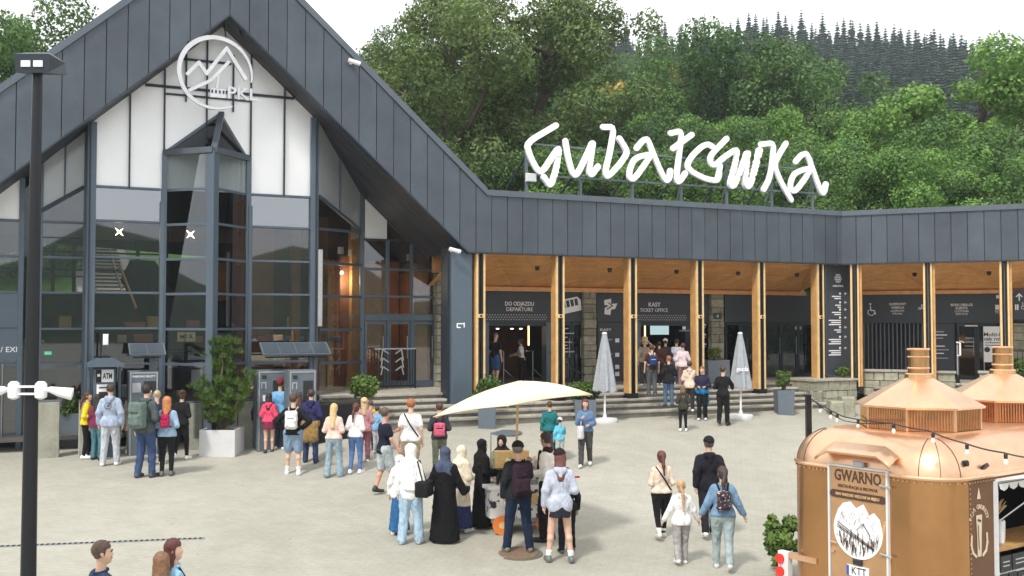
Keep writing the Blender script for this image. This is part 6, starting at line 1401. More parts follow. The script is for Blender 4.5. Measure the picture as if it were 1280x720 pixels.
# ------------------------------------------------------------ people: implicit surfaces meshed as one skin
class SDF:
    def __init__(s, lo, hi, h):
        s.lo = np.array(lo, float); s.h = h; s.n = np.ceil((np.array(hi)-s.lo)/h).astype(int)+1
        s.F = np.full(s.n, 1.0, np.float32); s.ax = [s.lo[i]+h*np.arange(s.n[i]) for i in range(3)]
    def reg(s, lo, hi):
        a = np.clip(np.floor((np.array(lo)-s.lo)/s.h).astype(int), 0, s.n-1); b = np.clip(np.ceil((np.array(hi)-s.lo)/s.h).astype(int)+1, 1, s.n)
        if np.any(b <= a): return None
        sl = tuple(slice(a[i], b[i]) for i in range(3))
        X = s.ax[0][sl[0]][:, None, None]; Y = s.ax[1][sl[1]][None, :, None]; Z = s.ax[2][sl[2]][None, None, :]
        return sl, X, Y, Z
    def cap(s, a, b, ra, rb=None, k=.03, fy=1.0, fx=1.0, sub=False):
        rb = ra if rb is None else rb; a = np.array(a, float); b = np.array(b, float); m = max(ra, rb)+k+.03
        r = s.reg(np.minimum(a, b)-m, np.maximum(a, b)+m)
        if r is None: return s
        sl, X, Y, Z = r; dx, dy, dz = (X-a[0])/fx, (Y-a[1])/fy, Z-a[2]; e = (b-a)/np.array([fx, fy, 1]); L2 = max(1e-9, (e*e).sum())
        t = np.clip((dx*e[0]+dy*e[1]+dz*e[2])/L2, 0, 1) if (e*e).sum() > 1e-9 else 0
        d = (np.sqrt((dx-t*e[0])**2+(dy-t*e[1])**2+(dz-t*e[2])**2)-(ra+(rb-ra)*t))*min(fx, fy, 1)
        if sub: s.F[sl] = np.maximum(s.F[sl], -d); return s
        f = s.F[sl]; h = np.clip(.5+.5*(d-f)/k, 0, 1); s.F[sl] = d*(1-h)+f*h-k*h*(1-h); return s
    def rbox(s, c, hs, r, k=.01):
        c = np.array(c); hs = np.array(hs); m = hs.max()+r+.05; q = s.reg(c-m, c+m)
        if q is None: return s
        sl, X, Y, Z = q; ax, ay, az = abs(X-c[0])-hs[0], abs(Y-c[1])-hs[1], abs(Z-c[2])-hs[2]
        d = np.sqrt(np.maximum(ax, 0)**2+np.maximum(ay, 0)**2+np.maximum(az, 0)**2)+np.minimum(np.maximum(ax, np.maximum(ay, az)), 0)-r
        f = s.F[sl]; h = np.clip(.5+.5*(d-f)/k, 0, 1); s.F[sl] = d*(1-h)+f*h-k*h*(1-h); return s
    def cut(s, p, n):
        n = np.array(n, float); n /= np.linalg.norm(n); X, Y, Z = s.ax[0][:, None, None], s.ax[1][None, :, None], s.ax[2][None, None, :]
        s.F = np.maximum(s.F, (X-p[0])*n[0]+(Y-p[1])*n[1]+(Z-p[2])*n[2]).astype(np.float32); return s
    def fold(s, amp, seed=0):
        X, Y, Z = s.ax[0][:, None, None], s.ax[1][None, :, None], s.ax[2][None, None, :]
        s.F = s.F+(amp*(np.sin(X*34+seed+3*np.sin(Z*11+seed))*np.sin(Z*8+Y*13+seed*2)+.9*np.sin(Z*46+X*24+Y*33+seed)*np.sin(X*9+Z*5+seed))).astype(np.float32); return s
    def mesh(s):
        F_ = s.F; S = F_ < 0
        c = [F_[i:F_.shape[0]-1+i, j:F_.shape[1]-1+j, k:F_.shape[2]-1+k] for i in (0, 1) for j in (0, 1) for k in (0, 1)]
        neg = sum((q < 0).astype(np.int8) for q in c); act = (neg > 0) & (neg < 8); idx = np.argwhere(act)
        if not len(idx): return np.zeros((0, 3)), []
        cv = np.stack([q[act] for q in c], 1); off = np.array([(i, j, k) for i in (0, 1) for j in (0, 1) for k in (0, 1)], float)
        acc = np.zeros((len(idx), 3)); cnt = np.zeros(len(idx))
        for a in range(8):
            for b in range(a+1, 8):
                if abs(off[a]-off[b]).sum() != 1: continue
                va, vb = cv[:, a], cv[:, b]; m = (va < 0) != (vb < 0); t = np.where(m, va/np.where(m, va-vb, 1), 0)
                acc += np.where(m[:, None], off[a]+(off[b]-off[a])*t[:, None], 0); cnt += m
        V = (idx+acc/cnt[:, None])*s.h+s.lo
        num = np.full(act.shape, -1, int); num[act] = np.arange(len(idx)); faces = []
        for ax in range(3):
            A_ = np.moveaxis(S, ax, 0); ch = A_[:-1] != A_[1:]; e = np.argwhere(ch); 
            N_ = np.moveaxis(num, ax, 0)
            e = e[(e[:, 1] > 0) & (e[:, 2] > 0) & (e[:, 1] < A_.shape[1]-1) & (e[:, 2] < A_.shape[2]-1)]
            q = np.stack([N_[e[:, 0], e[:, 1]-1, e[:, 2]-1], N_[e[:, 0], e[:, 1], e[:, 2]-1], N_[e[:, 0], e[:, 1], e[:, 2]], N_[e[:, 0], e[:, 1]-1, e[:, 2]]], 1)
            inside = A_[e[:, 0], e[:, 1], e[:, 2]]; flip = ~inside if ax != 1 else inside
            q[flip] = q[flip][:, ::-1]; faces.append(q[(q >= 0).all(1)])
        return V, np.concatenate(faces)
def np_obj(name, V, Fc, m, parent, scale=1.0, extra=None, offset=None):
    V = V*scale
    if offset is not None: V = V-np.array(offset)
    me = bpy.data.meshes.new(name); n0 = len(V)
    if extra:
        V = np.concatenate([V]+[np.array(e[0])*scale-(0 if offset is None else np.array(offset)) for e in extra]); fl = [tuple(f) for f in Fc.tolist()]; b = n0
        for e in extra: fl += [tuple(b+i for i in f) for f in e[1]]; b += len(e[0])
    else: fl = Fc.tolist()
    me.from_pydata(V.tolist(), [], fl); me.materials.append(m); me.polygons.foreach_set('use_smooth', [True]*len(me.polygons)); me.update()
    o = bpy.data.objects.new(name, me); sc.collection.objects.link(o); o.parent = parent; MX[o.name] = MX[parent.name]; return o
ARM = {'d': ((.235, -.03, 1.14), (.245, .03, .90)), 'b': ((.235, -.04, 1.13), (.12, .2, 1.1)), 'ph': ((.21, .08, 1.14), (.07, .26, 1.27)), 'hip': ((.37, -.08, 1.18), (.2, .02, 1.02)),
       'f': ((.22, .16, 1.2), (.17, .38, 1.1)), 'u': ((.33, .12, 1.48), (.15, .1, 1.62)), 'o': ((.27, -.01, 1.15), (.36, .05, .94)), 'sf': ((.225, .06, 1.15), (.22, .2, .95)), 'sb': ((.24, -.12, 1.17), (.25, -.1, .93)),
       'pk': ((.27, -.05, 1.15), (.2, .07, .95)), 'neck': ((.26, .16, 1.3), (.08, .12, 1.45))}
SKIN = (.62, .40, .29)
npeople = 0
def person(fx, fy, hy, yaw, label, top=('tee', (.8,.8,.8)), bot=('trousers', (.05,.07,.12)), hair=('short', (.05,.03,.02)), shoes=(.8,.8,.8), arms=('d', 'd'), stride=0.0, female=False, head=0, nod=0, lean=0, skin=SKIN, z=None, child=False, extra=(), face=False, wide=1.0, legsp=.0, socks=None, flip=1, Y=None):
    global npeople
    npeople += 1; seed = npeople*1.7
    P = GP(fx, fy) if z is None else PZ(fx, fy, z)
    if Y is not None: P = YP(fx, fy, Y); P.z = gz(P.x, Y) if z is None else z
    Hh = (YP(fx, hy, P.y)-P).z; H = max(1.0, min(2.0, Hh)); sc_ = H/1.76
    fr = Matrix.Translation(P) @ Matrix.Rotation(R(yaw), 4, 'Z'); t = thing('person', label, 'person', fr)
    sw = (.84 if female else .92)*wide; hw = (1.06 if female else 1.0)*wide; hs = 1.16 if child else 1.0
    def sh(p, f=1.0): return (p[0], p[1]+lean*max(0, p[2]-.9), p[2])
    rj = random.Random(npeople*31)
    if not stride: stride = rj.choice((-1, 1))*rj.uniform(.04, .13); legsp = legsp+rj.uniform(-.01, .025)
    if not head: head = rj.uniform(-28, 28)
    if not nod: nod = rj.uniform(0, .22)
    if not lean: lean = rj.uniform(-.03, .06)
    st = stride/2; hipz = .93-.03*abs(stride)
    L = {}
    for sd, s1 in ((1, st), (-1, -st)):
        s1 *= flip; hip = (sd*.088*hw, 0, hipz); back = s1 < -.08; ax_ = sd*(.095+legsp)
        ank = (ax_, s1, .09+(.07 if back else 0)); kn = ((hip[0]+ank[0])/2, (hip[1]+ank[1])/2+.035+.05*abs(stride), .50+.01*abs(stride)); L[sd] = (hip, kn, ank, back)
    A = {}
    for sd, nm in ((1, arms[0]), (-1, arms[1])):
        e, w_ = ARM[nm]; A[sd] = (sh((sd*.165*sw, 0, 1.385)), sh((sd*(e[0]*(.93 if female else 1)), e[1], e[2])), sh((sd*w_[0] if nm not in () else w_[0], w_[1], w_[2])))
    hyaw = R(head); hc = np.array(sh((0, .01+nod*.05, 1.645)))
    def hd(x, y, z_):                                            # head-local to body
        x, y = x*hs, y*hs; z_ = z_*hs; zz = z_*math.cos(nod*.5)-y*math.sin(nod*.5); yy = y*math.cos(nod*.5)+z_*math.sin(nod*.5)
        return (hc[0]+x*math.cos(hyaw)-yy*math.sin(hyaw), hc[1]+x*math.sin(hyaw)+yy*math.cos(hyaw), hc[2]+zz)
    lo, hi = (-.55, -.62, -.03), (.55, .62, 1.86)
    # --- body
    b = SDF(lo, hi, .0165)
    b.cap((-.06*hw, -.01, .93), (.06*hw, -.01, .93), .112*hw, k=.04, fy=.85); b.cap((0, 0, 1.0), sh((0, 0, 1.18)), .118*wide, .112*wide, k=.05, fy=.74)
    b.cap(sh((-.065*sw, 0, 1.28)), sh((.065*sw, 0, 1.28)), .115*wide, k=.05, fy=.8); b.cap(sh((-.11*sw, 0, 1.39)), sh((.11*sw, 0, 1.39)), .06, k=.06)
    b.cap(sh((0, -.005, 1.42)), hd(0, -.01, -.05), .054, .05, k=.02)
    b.cap(hd(0, -.015, .03), hd(0, .01, -.02), .088, .078, k=.02, fx=.92); b.cap(hd(0, .02, -.03), hd(0, .05, -.078), .06, .036, k=.02)
    b.cap(hd(0, .082, .005), hd(0, .090, -.022), .010, .013, k=.015)
    for sd in (1, -1):
        b.cap(hd(sd*.082, -.005, .005), hd(sd*.082, .0, -.02), .014, k=.01)
        hip, kn, an, back = L[sd]
        lf = 1.0 if bot[0] in ('shorts', 'mini', 'skirt') else .8; b.cap(hip, kn, .086*hw*lf, .058*lf, k=.03*lf); b.cap(kn, an, .056*lf, .036*lf, k=.02*lf); cf = tuple(np.array(kn)*.7+np.array(an)*.3+np.array((0, -.022 if lf == 1 else -.004, 0))); b.cap(cf, cf, .05*lf, k=.03*lf)
        b.cap((an[0], an[1]-.02, an[2]-.045), (an[0]+sd*.02, an[1]+.13, an[2]-.055), .034, .026, k=.02)
        s_, e, w_ = A[sd]; b.cap(s_, e, .050, .038, k=.03); b.cap(e, w_, .038, .026, k=.02)
        d = np.array(w_)-np.array(e); d /= np.linalg.norm(d); b.cap(w_, tuple(np.array(w_)+d*.075), .024, .032, k=.015)
    V, Fc = b.mesh(); ex = []
    for sd in (1, -1):                                           # five separate curled fingers on each palm
        s_, e, w_ = A[sd]; d = Vector(w_)-Vector(e); d.normalize(); side = Vector((0, 1, 0)).cross(d); side = (side if side.length > .2 else Vector((1, 0, 0))).normalized(); inn = d.cross(side).normalized(); q = MB()
        fwd = inn if inn.y > 0 else -inn; pal = Vector((-sd, 0, 0)); pal = (pal-d*pal.dot(d)).normalized(); across = d.cross(pal).normalized()
        for i, ln in enumerate((.065, .075, .07, .055)):
            o_ = Vector(w_)+d*.085+across*(-.03+.02*i); q.tube([o_, o_+d*ln*.5+pal*.006, o_+d*ln*.85+pal*.026], [.0095, .009, .007], 5)
        o_ = Vector(w_)+d*.03+fwd*.028; q.tube([o_, o_+d*.03+fwd*.018+pal*.01, o_+d*.055+fwd*.02+pal*.02], [.012, .011, .008], 5); ex.append(([tuple(v) for v in q.v], q.f))
    body = np_obj('body', V, Fc, cm(skin, 'skin'), t, sc_, ex)
    # --- upper garment
    kind, col = top[0], top[1]
    th = {'tee': .014, 'shirt': .02, 'hoodie': .024, 'jacket': .025, 'puffy': .04, 'vest': .012, 'coat': .028, 'abaya': .03}.get(kind, .02)
    hem = {'tee': .90, 'shirt': .88, 'hoodie': .84, 'jacket': .86, 'puffy': .86, 'vest': .93, 'coat': .62, 'abaya': .03}.get(kind, .88)
    if len(top) > 2 and top[2]: hem = top[2]
    g = SDF(lo, hi, .0195)
    if kind == 'abaya':
        g.cap((0, 0, 1.24), (0, -.02, -.05), .16*wide, .27*wide, k=.05, fy=.8)
    elif hem < .8: g.cap((0, 0, 1.1), (0, -.01, hem-.05), .155*wide, .215*wide, k=.05, fy=.78)
    else:
        g.cap((-.055*hw, -.01, .95), (.055*hw, -.01, .95), .118*hw+th, k=.05, fy=.86); g.cap((-.055*hw, -.01, .88), (.055*hw, -.01, .88), .116*hw+th, k=.05, fy=.86)
    g.cap((0, 0, 1.0), sh((0, 0, 1.18)), .122*wide+th, .118*wide+th, k=.05, fy=.78)
    g.cap(sh((-.07*sw, 0, 1.28)), sh((.07*sw, 0, 1.28)), .115*wide+th, k=.05, fy=.82); g.cap(sh((-.115*sw, 0, 1.385)), sh((.115*sw, 0, 1.385)), .06+th*.6, k=.07)
    for sd in (1, -1):
        s_, e, w_ = A[sd]; s_, e, w_ = map(np.array, (s_, e, w_))
        if kind == 'tee': g.cap(s_, s_+(e-s_)*.62, .058+th, .056+th, k=.03)
        elif kind != 'vest':
            wr = .036+th*.8 if kind != 'abaya' else .085
            g.cap(s_, e, .052+th, .044+th, k=.03); g.cap(e, e+(w_-e)*.97, .044+th, wr, k=.02)
    g.cut((0, 0, hem), (0, 0, -1)); g.cut(sh((0, 0, 1.475)), (0, 0, 1)); g.fold(.003 if kind != 'abaya' else .004, seed)
    V, Fc = g.mesh(); gm_ = cm(col) if not isinstance(col, str) else M[col]
    gname = {'tee': 't_shirt', 'shirt': 'shirt', 'hoodie': 'hoodie', 'jacket': 'jacket', 'puffy': 'padded_jacket', 'vest': 'vest_top', 'coat': 'long_coat', 'abaya': 'abaya'}.get(kind, 'top')
    np_obj(gname, V, Fc, gm_, t, sc_)
    if kind in ('jacket', 'shirt') and hair[0] not in ('hijab', 'longhijab'):
        q = MB(); q.tube([sh((.075*math.cos(a_), -.005+.07*math.sin(a_), 1.462+.012*math.sin(a_*1))) for a_ in [k_*math.pi/6 for k_ in range(13)]], .016, 5, False); np_obj('collar', np.array([tuple(v) for v in q.v]), q_faces(q), gm_, t, sc_)
    if kind in ('hoodie',) and hair[0] not in ('hijab',):
        g = SDF((-.25, -.3, 1.3), (.25, .2, 1.7), .02); g.cap(sh((-.05, -.085, 1.46)), sh((.05, -.085, 1.46)), .055, k=.03); g.cap(sh((0, -.10, 1.42)), sh((0, -.12, 1.36)), .06, .04, k=.03, fy=.7)
        for sd in (1, -1): g.cap(sh((sd*.08, -.05, 1.47)), sh((sd*.07, .05, 1.46)), .03, k=.03)
        V, Fc = g.mesh(); np_obj('hood', V, Fc, gm_, t, sc_)
    # --- lower garment
    bk, bc = bot[0], bot[1]
    if bk != 'none' and kind != 'abaya':
        g = SDF((-.5, -.62, -.02), (.5, .62, 1.1), .0195); ft_ = {'leggings': .008, 'jeans': .018, 'trousers': .022, 'wide': .034, 'flare': .014, 'shorts': .034, 'skirt': .02, 'longskirt': .03, 'mini': .03}[bk]
        g.cap((-.06*hw, -.01, .93), (.06*hw, -.01, .93), .115*hw+ft_*.6, k=.04, fy=.86)
        if bk in ('skirt', 'longskirt', 'mini'):
            hb = {'skirt': .5, 'mini': .72, 'longskirt': .1}[bk]; g.cap((0, 0, .95), (0, 0, hb-.04), .145*hw, .17*hw+(.07 if bk == 'longskirt' else .02), k=.03, fy=.85); g.cut((0, 0, hb), (0, 0, -1))
        else:
            for sd in (1, -1):
                hip, kn, an, back = L[sd]; hip, kn, an = map(np.array, (hip, kn, an))
                g.cap(hip, kn, .088*hw+ft_, .058+ft_, k=.025)
                if bk != 'shorts': g.cap(kn, an+(0, 0, -.01), .056+ft_, {'flare': .085, 'wide': .085, 'leggings': .046}.get(bk, .056+ft_*.5), k=.02)
            if bk == 'shorts': g.cut((0, 0, .50), (0, 0, -1))
        g.cut((0, 0, 1.03), (0, 0, 1)); g.fold(.004 if bk != 'leggings' else .0015, seed+3); V, Fc = g.mesh()
        np_obj({'skirt': 'skirt', 'longskirt': 'long_skirt', 'mini': 'mini_skirt', 'shorts': 'shorts', 'leggings': 'leggings', 'jeans': 'jeans', 'flare': 'flared_jeans'}.get(bk, 'trousers'), V, Fc, cm(bc), t, sc_)
    # --- shoes
    for sd in (1, -1):
        hip, kn, an, back = L[sd]; g = SDF((an[0]-.1, an[1]-.15, an[2]-.12), (an[0]+.12, an[1]+.25, an[2]+.09), .016); z0 = an[2]-.055
        tip = -.035 if back else 0
        g.cap((an[0], an[1]-.035, z0+.005), (an[0]+sd*.02, an[1]+.155, z0+tip), .047, .04, k=.02); g.cap((an[0], an[1]-.01, z0+.03), (an[0], an[1]-.005, z0+.065), .046, .043, k=.03)
        g.cut((0, 0, z0-.034+(tip if back else 0)), (0, 0, -1)); V, Fc = g.mesh(); so_ = np_obj('shoe', V, Fc, cm(shoes, 'pl'), t, sc_)
        if socks: g = SDF((an[0]-.1, an[1]-.12, an[2]-.03), (an[0]+.1, an[1]+.12, an[2]+.2), .016); g.cap(an, tuple(np.array(an)*.72+np.array(kn)*.28), .043, .055, k=.02); g.cut((0, 0, an[2]+.11), (0, 0, 1)); V, Fc = g.mesh(); np_obj('sock', V, Fc, cm(socks), t, sc_)
    # --- hair and headwear
    hk, hcol = hair[0], hair[1]; g = SDF((hc[0]-.3, hc[1]-.36, .7 if hk in ('long', 'hijab', 'longhijab', 'braid') else 1.2), (hc[0]+.3, hc[1]+.3, 1.88), .0165)
    if hk in ('hijab', 'longhijab'):
        g.cap(hd(0, -.015, .035), hd(0, .005, -.03), .108, .098, k=.02); g.cap(hd(0, -.01, -.05), sh((0, -.01, 1.43)), .085, .12, k=.04, fy=.9); g.cap(sh((-.1, -.01, 1.41)), sh((.1, -.01, 1.41)), .085, k=.05)
        g.cap(sh((-.05, -.03, 1.38)), sh((.05, -.03, 1.28 if hk == 'hijab' else .95)), .15, .14 if hk == 'hijab' else .2, k=.04, fy=.85)
        g.cap(hd(0, .12, -.02), hd(0, .12, .01), .075, k=.01, sub=True); g.fold(.004, seed+5); g.cut((0, 0, 1.2 if hk == 'hijab' else .98), (0, 0, -1)); nm = 'headscarf'
    else:
        g.cap(hd(0, -.02, .035), hd(0, -.005, -.01), .099, .088, k=.02, fx=.95)
        if hk in ('long', 'ponytail', 'bun', 'braid'): g.cap(hd(0, -.03, .0), hd(0, -.04, -.05), .088, .07, k=.02, fx=.95)
        if hk == 'long': g.cap(hd(0, -.05, -.03), sh((0, -.10, 1.33)), .088, .062, k=.02, fy=.75); g.cap(hd(-.05, -.02, -.05), sh((-.06, -.06, 1.4)), .05, .035, k=.02); g.cap(hd(.05, -.02, -.05), sh((.06, -.06, 1.4)), .05, .035, k=.02)
        if hk == 'xlong': g.cap(hd(0, -.05, -.03), sh((0, -.13, 1.2)), .088, .06, k=.02, fy=.75)
        X = g.ax[0][:, None, None]; Y_ = g.ax[1][None, :, None]; Z = g.ax[2][None, None, :]
        yf = (-(X-hc[0])*math.sin(hyaw)+(Y_-hc[1])*math.cos(hyaw)); zf = Z-hc[2]
        g.F = np.maximum(g.F, np.minimum(yf-.035, .045-zf)).astype(np.float32)
        if hk in ('short', 'bald', 'cap'): g.F = np.maximum(g.F, (-.035-.3*np.abs(yf)) - zf).astype(np.float32)
        if hk == 'bald': g.F = g.F+.012
        if hk in ('ponytail', 'braid'): g.cap(hd(0, -.11, .03), sh((0, -.155, 1.5)), .034, .036, k=.02); g.cap(sh((0, -.155, 1.5)), sh((.01, -.17, 1.30 if hk == 'ponytail' else 1.15)), .036, .018, k=.02)
        if hk == 'bun': g.cap(hd(0, -.1, .07), hd(0, -.115, .08), .045, k=.015)
        g.fold(.0025, seed+9); nm = 'hair'
    V, Fc = g.mesh()
    if len(V): np_obj(nm, V, Fc, cm(hcol, 'hair' if nm == 'hair' else 'cloth'), t, sc_)
    for e in extra:
        if e[0] == 'cap' or e[0] == 'beanie' or e[0] == 'sunhat':
            g = SDF((hc[0]-.32, hc[1]-.32, 1.55), (hc[0]+.32, hc[1]+.32, 1.9), .0165); g.cap(hd(0, -.012, .045), hd(0, 0, .03), .107, .105, k=.02, fx=.95); g.F = np.maximum(g.F, hc[2]+.035-g.ax[2][None, None, :]).astype(np.float32)
            if e[0] == 'cap': br_ = -1 if (len(e) > 2 and e[2]) else 1; g.cap(hd(-.04, br_*.09, .045), hd(.04, br_*.14, .04), .022, .018, k=.02); g.cap(hd(.04, br_*.09, .045), hd(-.04, br_*.14, .04), .022, .018, k=.02)
            if e[0] == 'sunhat': g.cap(hd(0, 0, .04), hd(0, 0, .038), .19, k=.01); g.F = g.F; X = g.ax[2][None, None, :]; g.F = np.maximum(g.F, np.where(np.sqrt((g.ax[0][:, None, None]-hc[0])**2+(g.ax[1][None, :, None]-hc[1])**2) > .115, np.abs(X-(hc[2]+.04))-.014, -1)).astype(np.float32)
            V, Fc = g.mesh(); np_obj('cap' if e[0] == 'cap' else 'hat', V, Fc, cm(e[1]), t, sc_)
        elif e[0] == 'glasses':
            q = MB(); q.add([hd(-.07, .105, .0), hd(.07, .105, .0), hd(.07, .105, .035), hd(-.07, .105, .035), hd(-.07, .085, .0), hd(.07, .085, .0), hd(.07, .085, .035), hd(-.07, .085, .035)], [(0,1,2,3),(7,6,5,4),(0,4,5,1),(3,2,6,7)]); np_obj('sunglasses', np.array(q.v), np.array(q.f), M['black_plastic'], t, sc_)
        elif e[0] == 'waist':                                        # jacket tied round the waist
            g = SDF((-.4, -.4, .4), (.4, .4, 1.1), .02); g.cap((-.06, 0, .97), (.06, 0, .97), .165, k=.03, fy=.88); g.cap((-.09, -.1, .9), (-.1, -.14, .62), .10, .12, k=.04, fy=.5); g.cap((.09, -.1, .9), (.1, -.14, .62), .10, .12, k=.04, fy=.5); g.cut((0, 0, 1.02), (0, 0, 1)); g.fold(.006, seed); V, Fc = g.mesh(); np_obj('tied_jacket', V, Fc, cm(e[1]), t, sc_)
        elif e[0] == 'strap':
            q = MB(); q.tube([sh((-.13*e[2], -.05, 1.46)), sh((0, -.155-th, 1.25)), sh((.17*e[2], -.09-th, 1.0))], .016, 5); q.tube([sh((-.13*e[2], .05, 1.46)), sh((0, .135+th, 1.25)), sh((.17*e[2], .09+th, 1.0))], .016, 5); np_obj('bag_strap', np.array([tuple(v) for v in q.v]), q_faces(q), cm(e[1]), t, sc_)
        elif e[0] == 'scarf':
            g = SDF((-.25, -.25, .9), (.25, .3, 1.6), .018); g.cap(sh((-.05, 0, 1.47)), sh((.05, 0, 1.47)), .075, k=.03); g.cap(sh((0, .13, 1.42)), sh((0, .16, 1.05)), .06, .055, k=.03, fy=.5); V, Fc = g.mesh(); np_obj('scarf', V, Fc, cm(e[1]), t, sc_)
        elif e[0] == 'print':                                        # flat emblem on the back
            q = MB(); zc = 1.3; yb = -.152-th; 
            for k_ in range(16): a = k_*math.pi/8; q.add([(.075*math.cos(a), yb, zc+.075*math.sin(a)), (.06*math.cos(a), yb, zc+.06*math.sin(a)), (.06*math.cos(a+.393), yb, zc+.06*math.sin(a+.393)), (.075*math.cos(a+.393), yb, zc+.075*math.sin(a+.393))], [(0, 1, 2, 3)])
            q.box(-.03, .03, yb-.002, yb, zc-.015, zc+.015); np_obj('back_print', np.array([tuple(v) for v in q.v]), q_faces(q), M['black_plastic'], t, sc_)
    if face:
        for sd in (1, -1):
            q = MB().lathe([(.0, -.009), (.008, -.005), (.010, 0), (.008, .005), (0, .009)], hd(sd*.032, .083, .018), 8); np_obj('eye', np.array([tuple(v) for v in q.v]), q_faces(q), cm((.03,.02,.02), 'pl'), t, sc_)
        q = MB().tube([hd(-.022, .083, -.052), hd(0, .09, -.054), hd(.022, .083, -.052)], .006, 5); np_obj('lips', np.array([tuple(v) for v in q.v]), q_faces(q), cm((.4,.15,.13), 'skin'), t, sc_)
    for e in extra:
        if e[0] in ('backpack', 'handbag', 'shoulderbag', 'tote'): bag(e, t, fr, sc_, th, sh, A, seed)
    return t
def q_faces(q):
    class _L(list):
        def tolist(s): return s
    return _L([tuple(f) for f in q.f])
def bag(e, per, fr, sc_, th, sh, A, seed):
    kind, col, lab = e[0], e[1], e[2]; opt = e[3] if len(e) > 3 else {}
    if kind == 'backpack':
        w_, h_, d_ = opt.get('size', (.135, .2, .075)); c = np.array(sh((0, -.125-th-d_, opt.get('z', 1.22))))
    elif kind in ('handbag', 'tote'):
        sd = opt.get('side', 1); c = np.array(A[sd][2])+np.array((sd*.02, .0, -.36)); w_, h_, d_ = opt.get('size', (.05, .15, .14))
    else:
        sd = opt.get('side', 1); c = np.array((sd*.27, -.05, opt.get('z', 1.0))); w_, h_, d_ = opt.get('size', (.06, .12, .16))
    base = c*sc_; f2 = fr @ Matrix.Translation(Vector(base)); t = thing({'backpack': 'backpack', 'handbag': 'handbag', 'shoulderbag': 'shoulder_bag', 'tote': 'carrier_bag'}[kind], lab, 'backpack' if kind == 'backpack' else 'bag', f2)
    g = SDF(c-np.array((w_, d_, h_))-.08, c+np.array((w_, d_, h_))+.08, .0175)
    r = .05 if kind == 'backpack' else .045; g.rbox(c, np.maximum(np.array((w_, d_, h_))-r, .005), r)
    if kind == 'backpack':
        g.rbox(c+(0, -d_, -h_*.35), (w_*.6, .01, h_*.3), .03, .02)
        if opt.get('round'): pass
    g.fold(.004, seed); V, Fc = g.mesh(); m_ = cm(col) if not isinstance(col, str) else M[col]
    np_obj('bag_body', V, Fc, m_, t, sc_, offset=base)
    q = MB()
    if kind == 'backpack':
        tc_ = cm(opt.get('trim', tuple(min(1, x*.5) for x in (col if not isinstance(col, str) else (.1, .1, .1)))))
        for sd in (1, -1): q.tube([tuple(c+(sd*w_*.5, d_-.01, h_*.9)), sh((sd*.1, -.03, 1.475+th*.5)), sh((sd*.115, .10+th, 1.4)), sh((sd*.13, .125+th, 1.22)), sh((sd*.15, .03, 1.06)), tuple(c+(sd*w_*.8, d_, -h_*.8))], .017, 5)
        q.tube([tuple(c+(-w_*.6, -d_-.02, h_*.25)), tuple(c+(w_*.6, -d_-.02, h_*.25))], .01, 5)
    elif kind in ('handbag', 'tote'):
        tc_ = m_; hx = A[sd][2]; q.tube([tuple(c+(0, -.08, h_*.9)), tuple(np.array(hx)+(0, -.03, -.06)), tuple(np.array(hx)+(0, .03, -.06)), tuple(c+(0, .08, h_*.9))], .009, 5)
    else:
        tc_ = m_; q.tube([tuple(c+(0, -.1, h_*.9)), sh((sd*.15, -.08, 1.46+th)), sh((sd*.15, .06, 1.46+th)), tuple(c+(0, .1, h_*.9))], .013, 5)
    np_obj('strap', np.array([tuple(v) for v in q.v]), q_faces(q), tc_, t, sc_, offset=base)
DN = (.045,.075,.16); LD = (.22,.31,.42); BK = (.013,.013,.015); WH = (.80,.80,.80); NV = (.018,.025,.06); BR = (.07,.035,.02); DK = (.02,.014,.01)
# ---- left queue by the cash machine
person(107, 573, 490, -75, 'woman in bright yellow jacket standing in profile left of the cash machine', ('jacket', (.85,.60,.03), .9), ('leggings', BK), ('ponytail', (.09,.035,.02)), arms=('b', 'b'), female=True)
person(121, 575, 493, -10, 'person in dark red top and teal jeans squeezed between yellow jacket and pale hoodie', ('shirt', (.18,.03,.07)), ('jeans', (.08,.20,.24)), ('long', DK), shoes=BK, arms=('b', 'd'), female=True)
person(137, 582, 480, 5, 'man in pale blue hoodie with round back print and light grey joggers', ('hoodie', (.38,.45,.58)), ('trousers', (.50,.52,.56)), ('short', (.06,.04,.03)), arms=('d', 'd'), extra=(('print',),), legsp=.02)
person(164, 567, 486, -15, 'person in long beige coat with pinkish pale hair behind the green backpack', ('coat', (.55,.42,.33)), ('leggings', (.45,.5,.3)), ('long', (.55,.40,.38)), female=True)
person(181, 597, 481, -18, 'dark haired man in blue jeans carrying the large grey-green rucksack', ('hoodie', (.07,.09,.09)), ('jeans', DN), ('short', (.015,.012,.01)), shoes=(.06,.06,.08), arms=('b', 'd'), extra=(('backpack', (.13,.18,.16), 'large grey-green rucksack on the man in dark blue jeans', {'size': (.155, .25, .1), 'z': 1.2}),))
person(195, 581, 488, 5, 'short haired blond person in navy t-shirt right of the green rucksack', ('tee', NV), ('trousers', NV), ('bald', (.45,.35,.22)))
person(208, 595, 496, 5, 'red-blond woman in pale blue jacket and ripped black leggings with small pink backpack', ('jacket', (.30,.44,.58), .88), ('leggings', BK), ('long', (.50,.20,.07)), shoes=(.1,.1,.1), arms=('b', 'b'), female=True, extra=(('backpack', (.40,.02,.08), 'small crimson backpack on the red-blond woman', {'size': (.10, .15, .05), 'z': 1.24}),))
person(226, 575, 488, -10, 'woman in black top and black leggings at the right end of the left queue', ('shirt', BK), ('leggings', BK), ('bun', BR), arms=('b', 'd'), female=True, stride=.25)
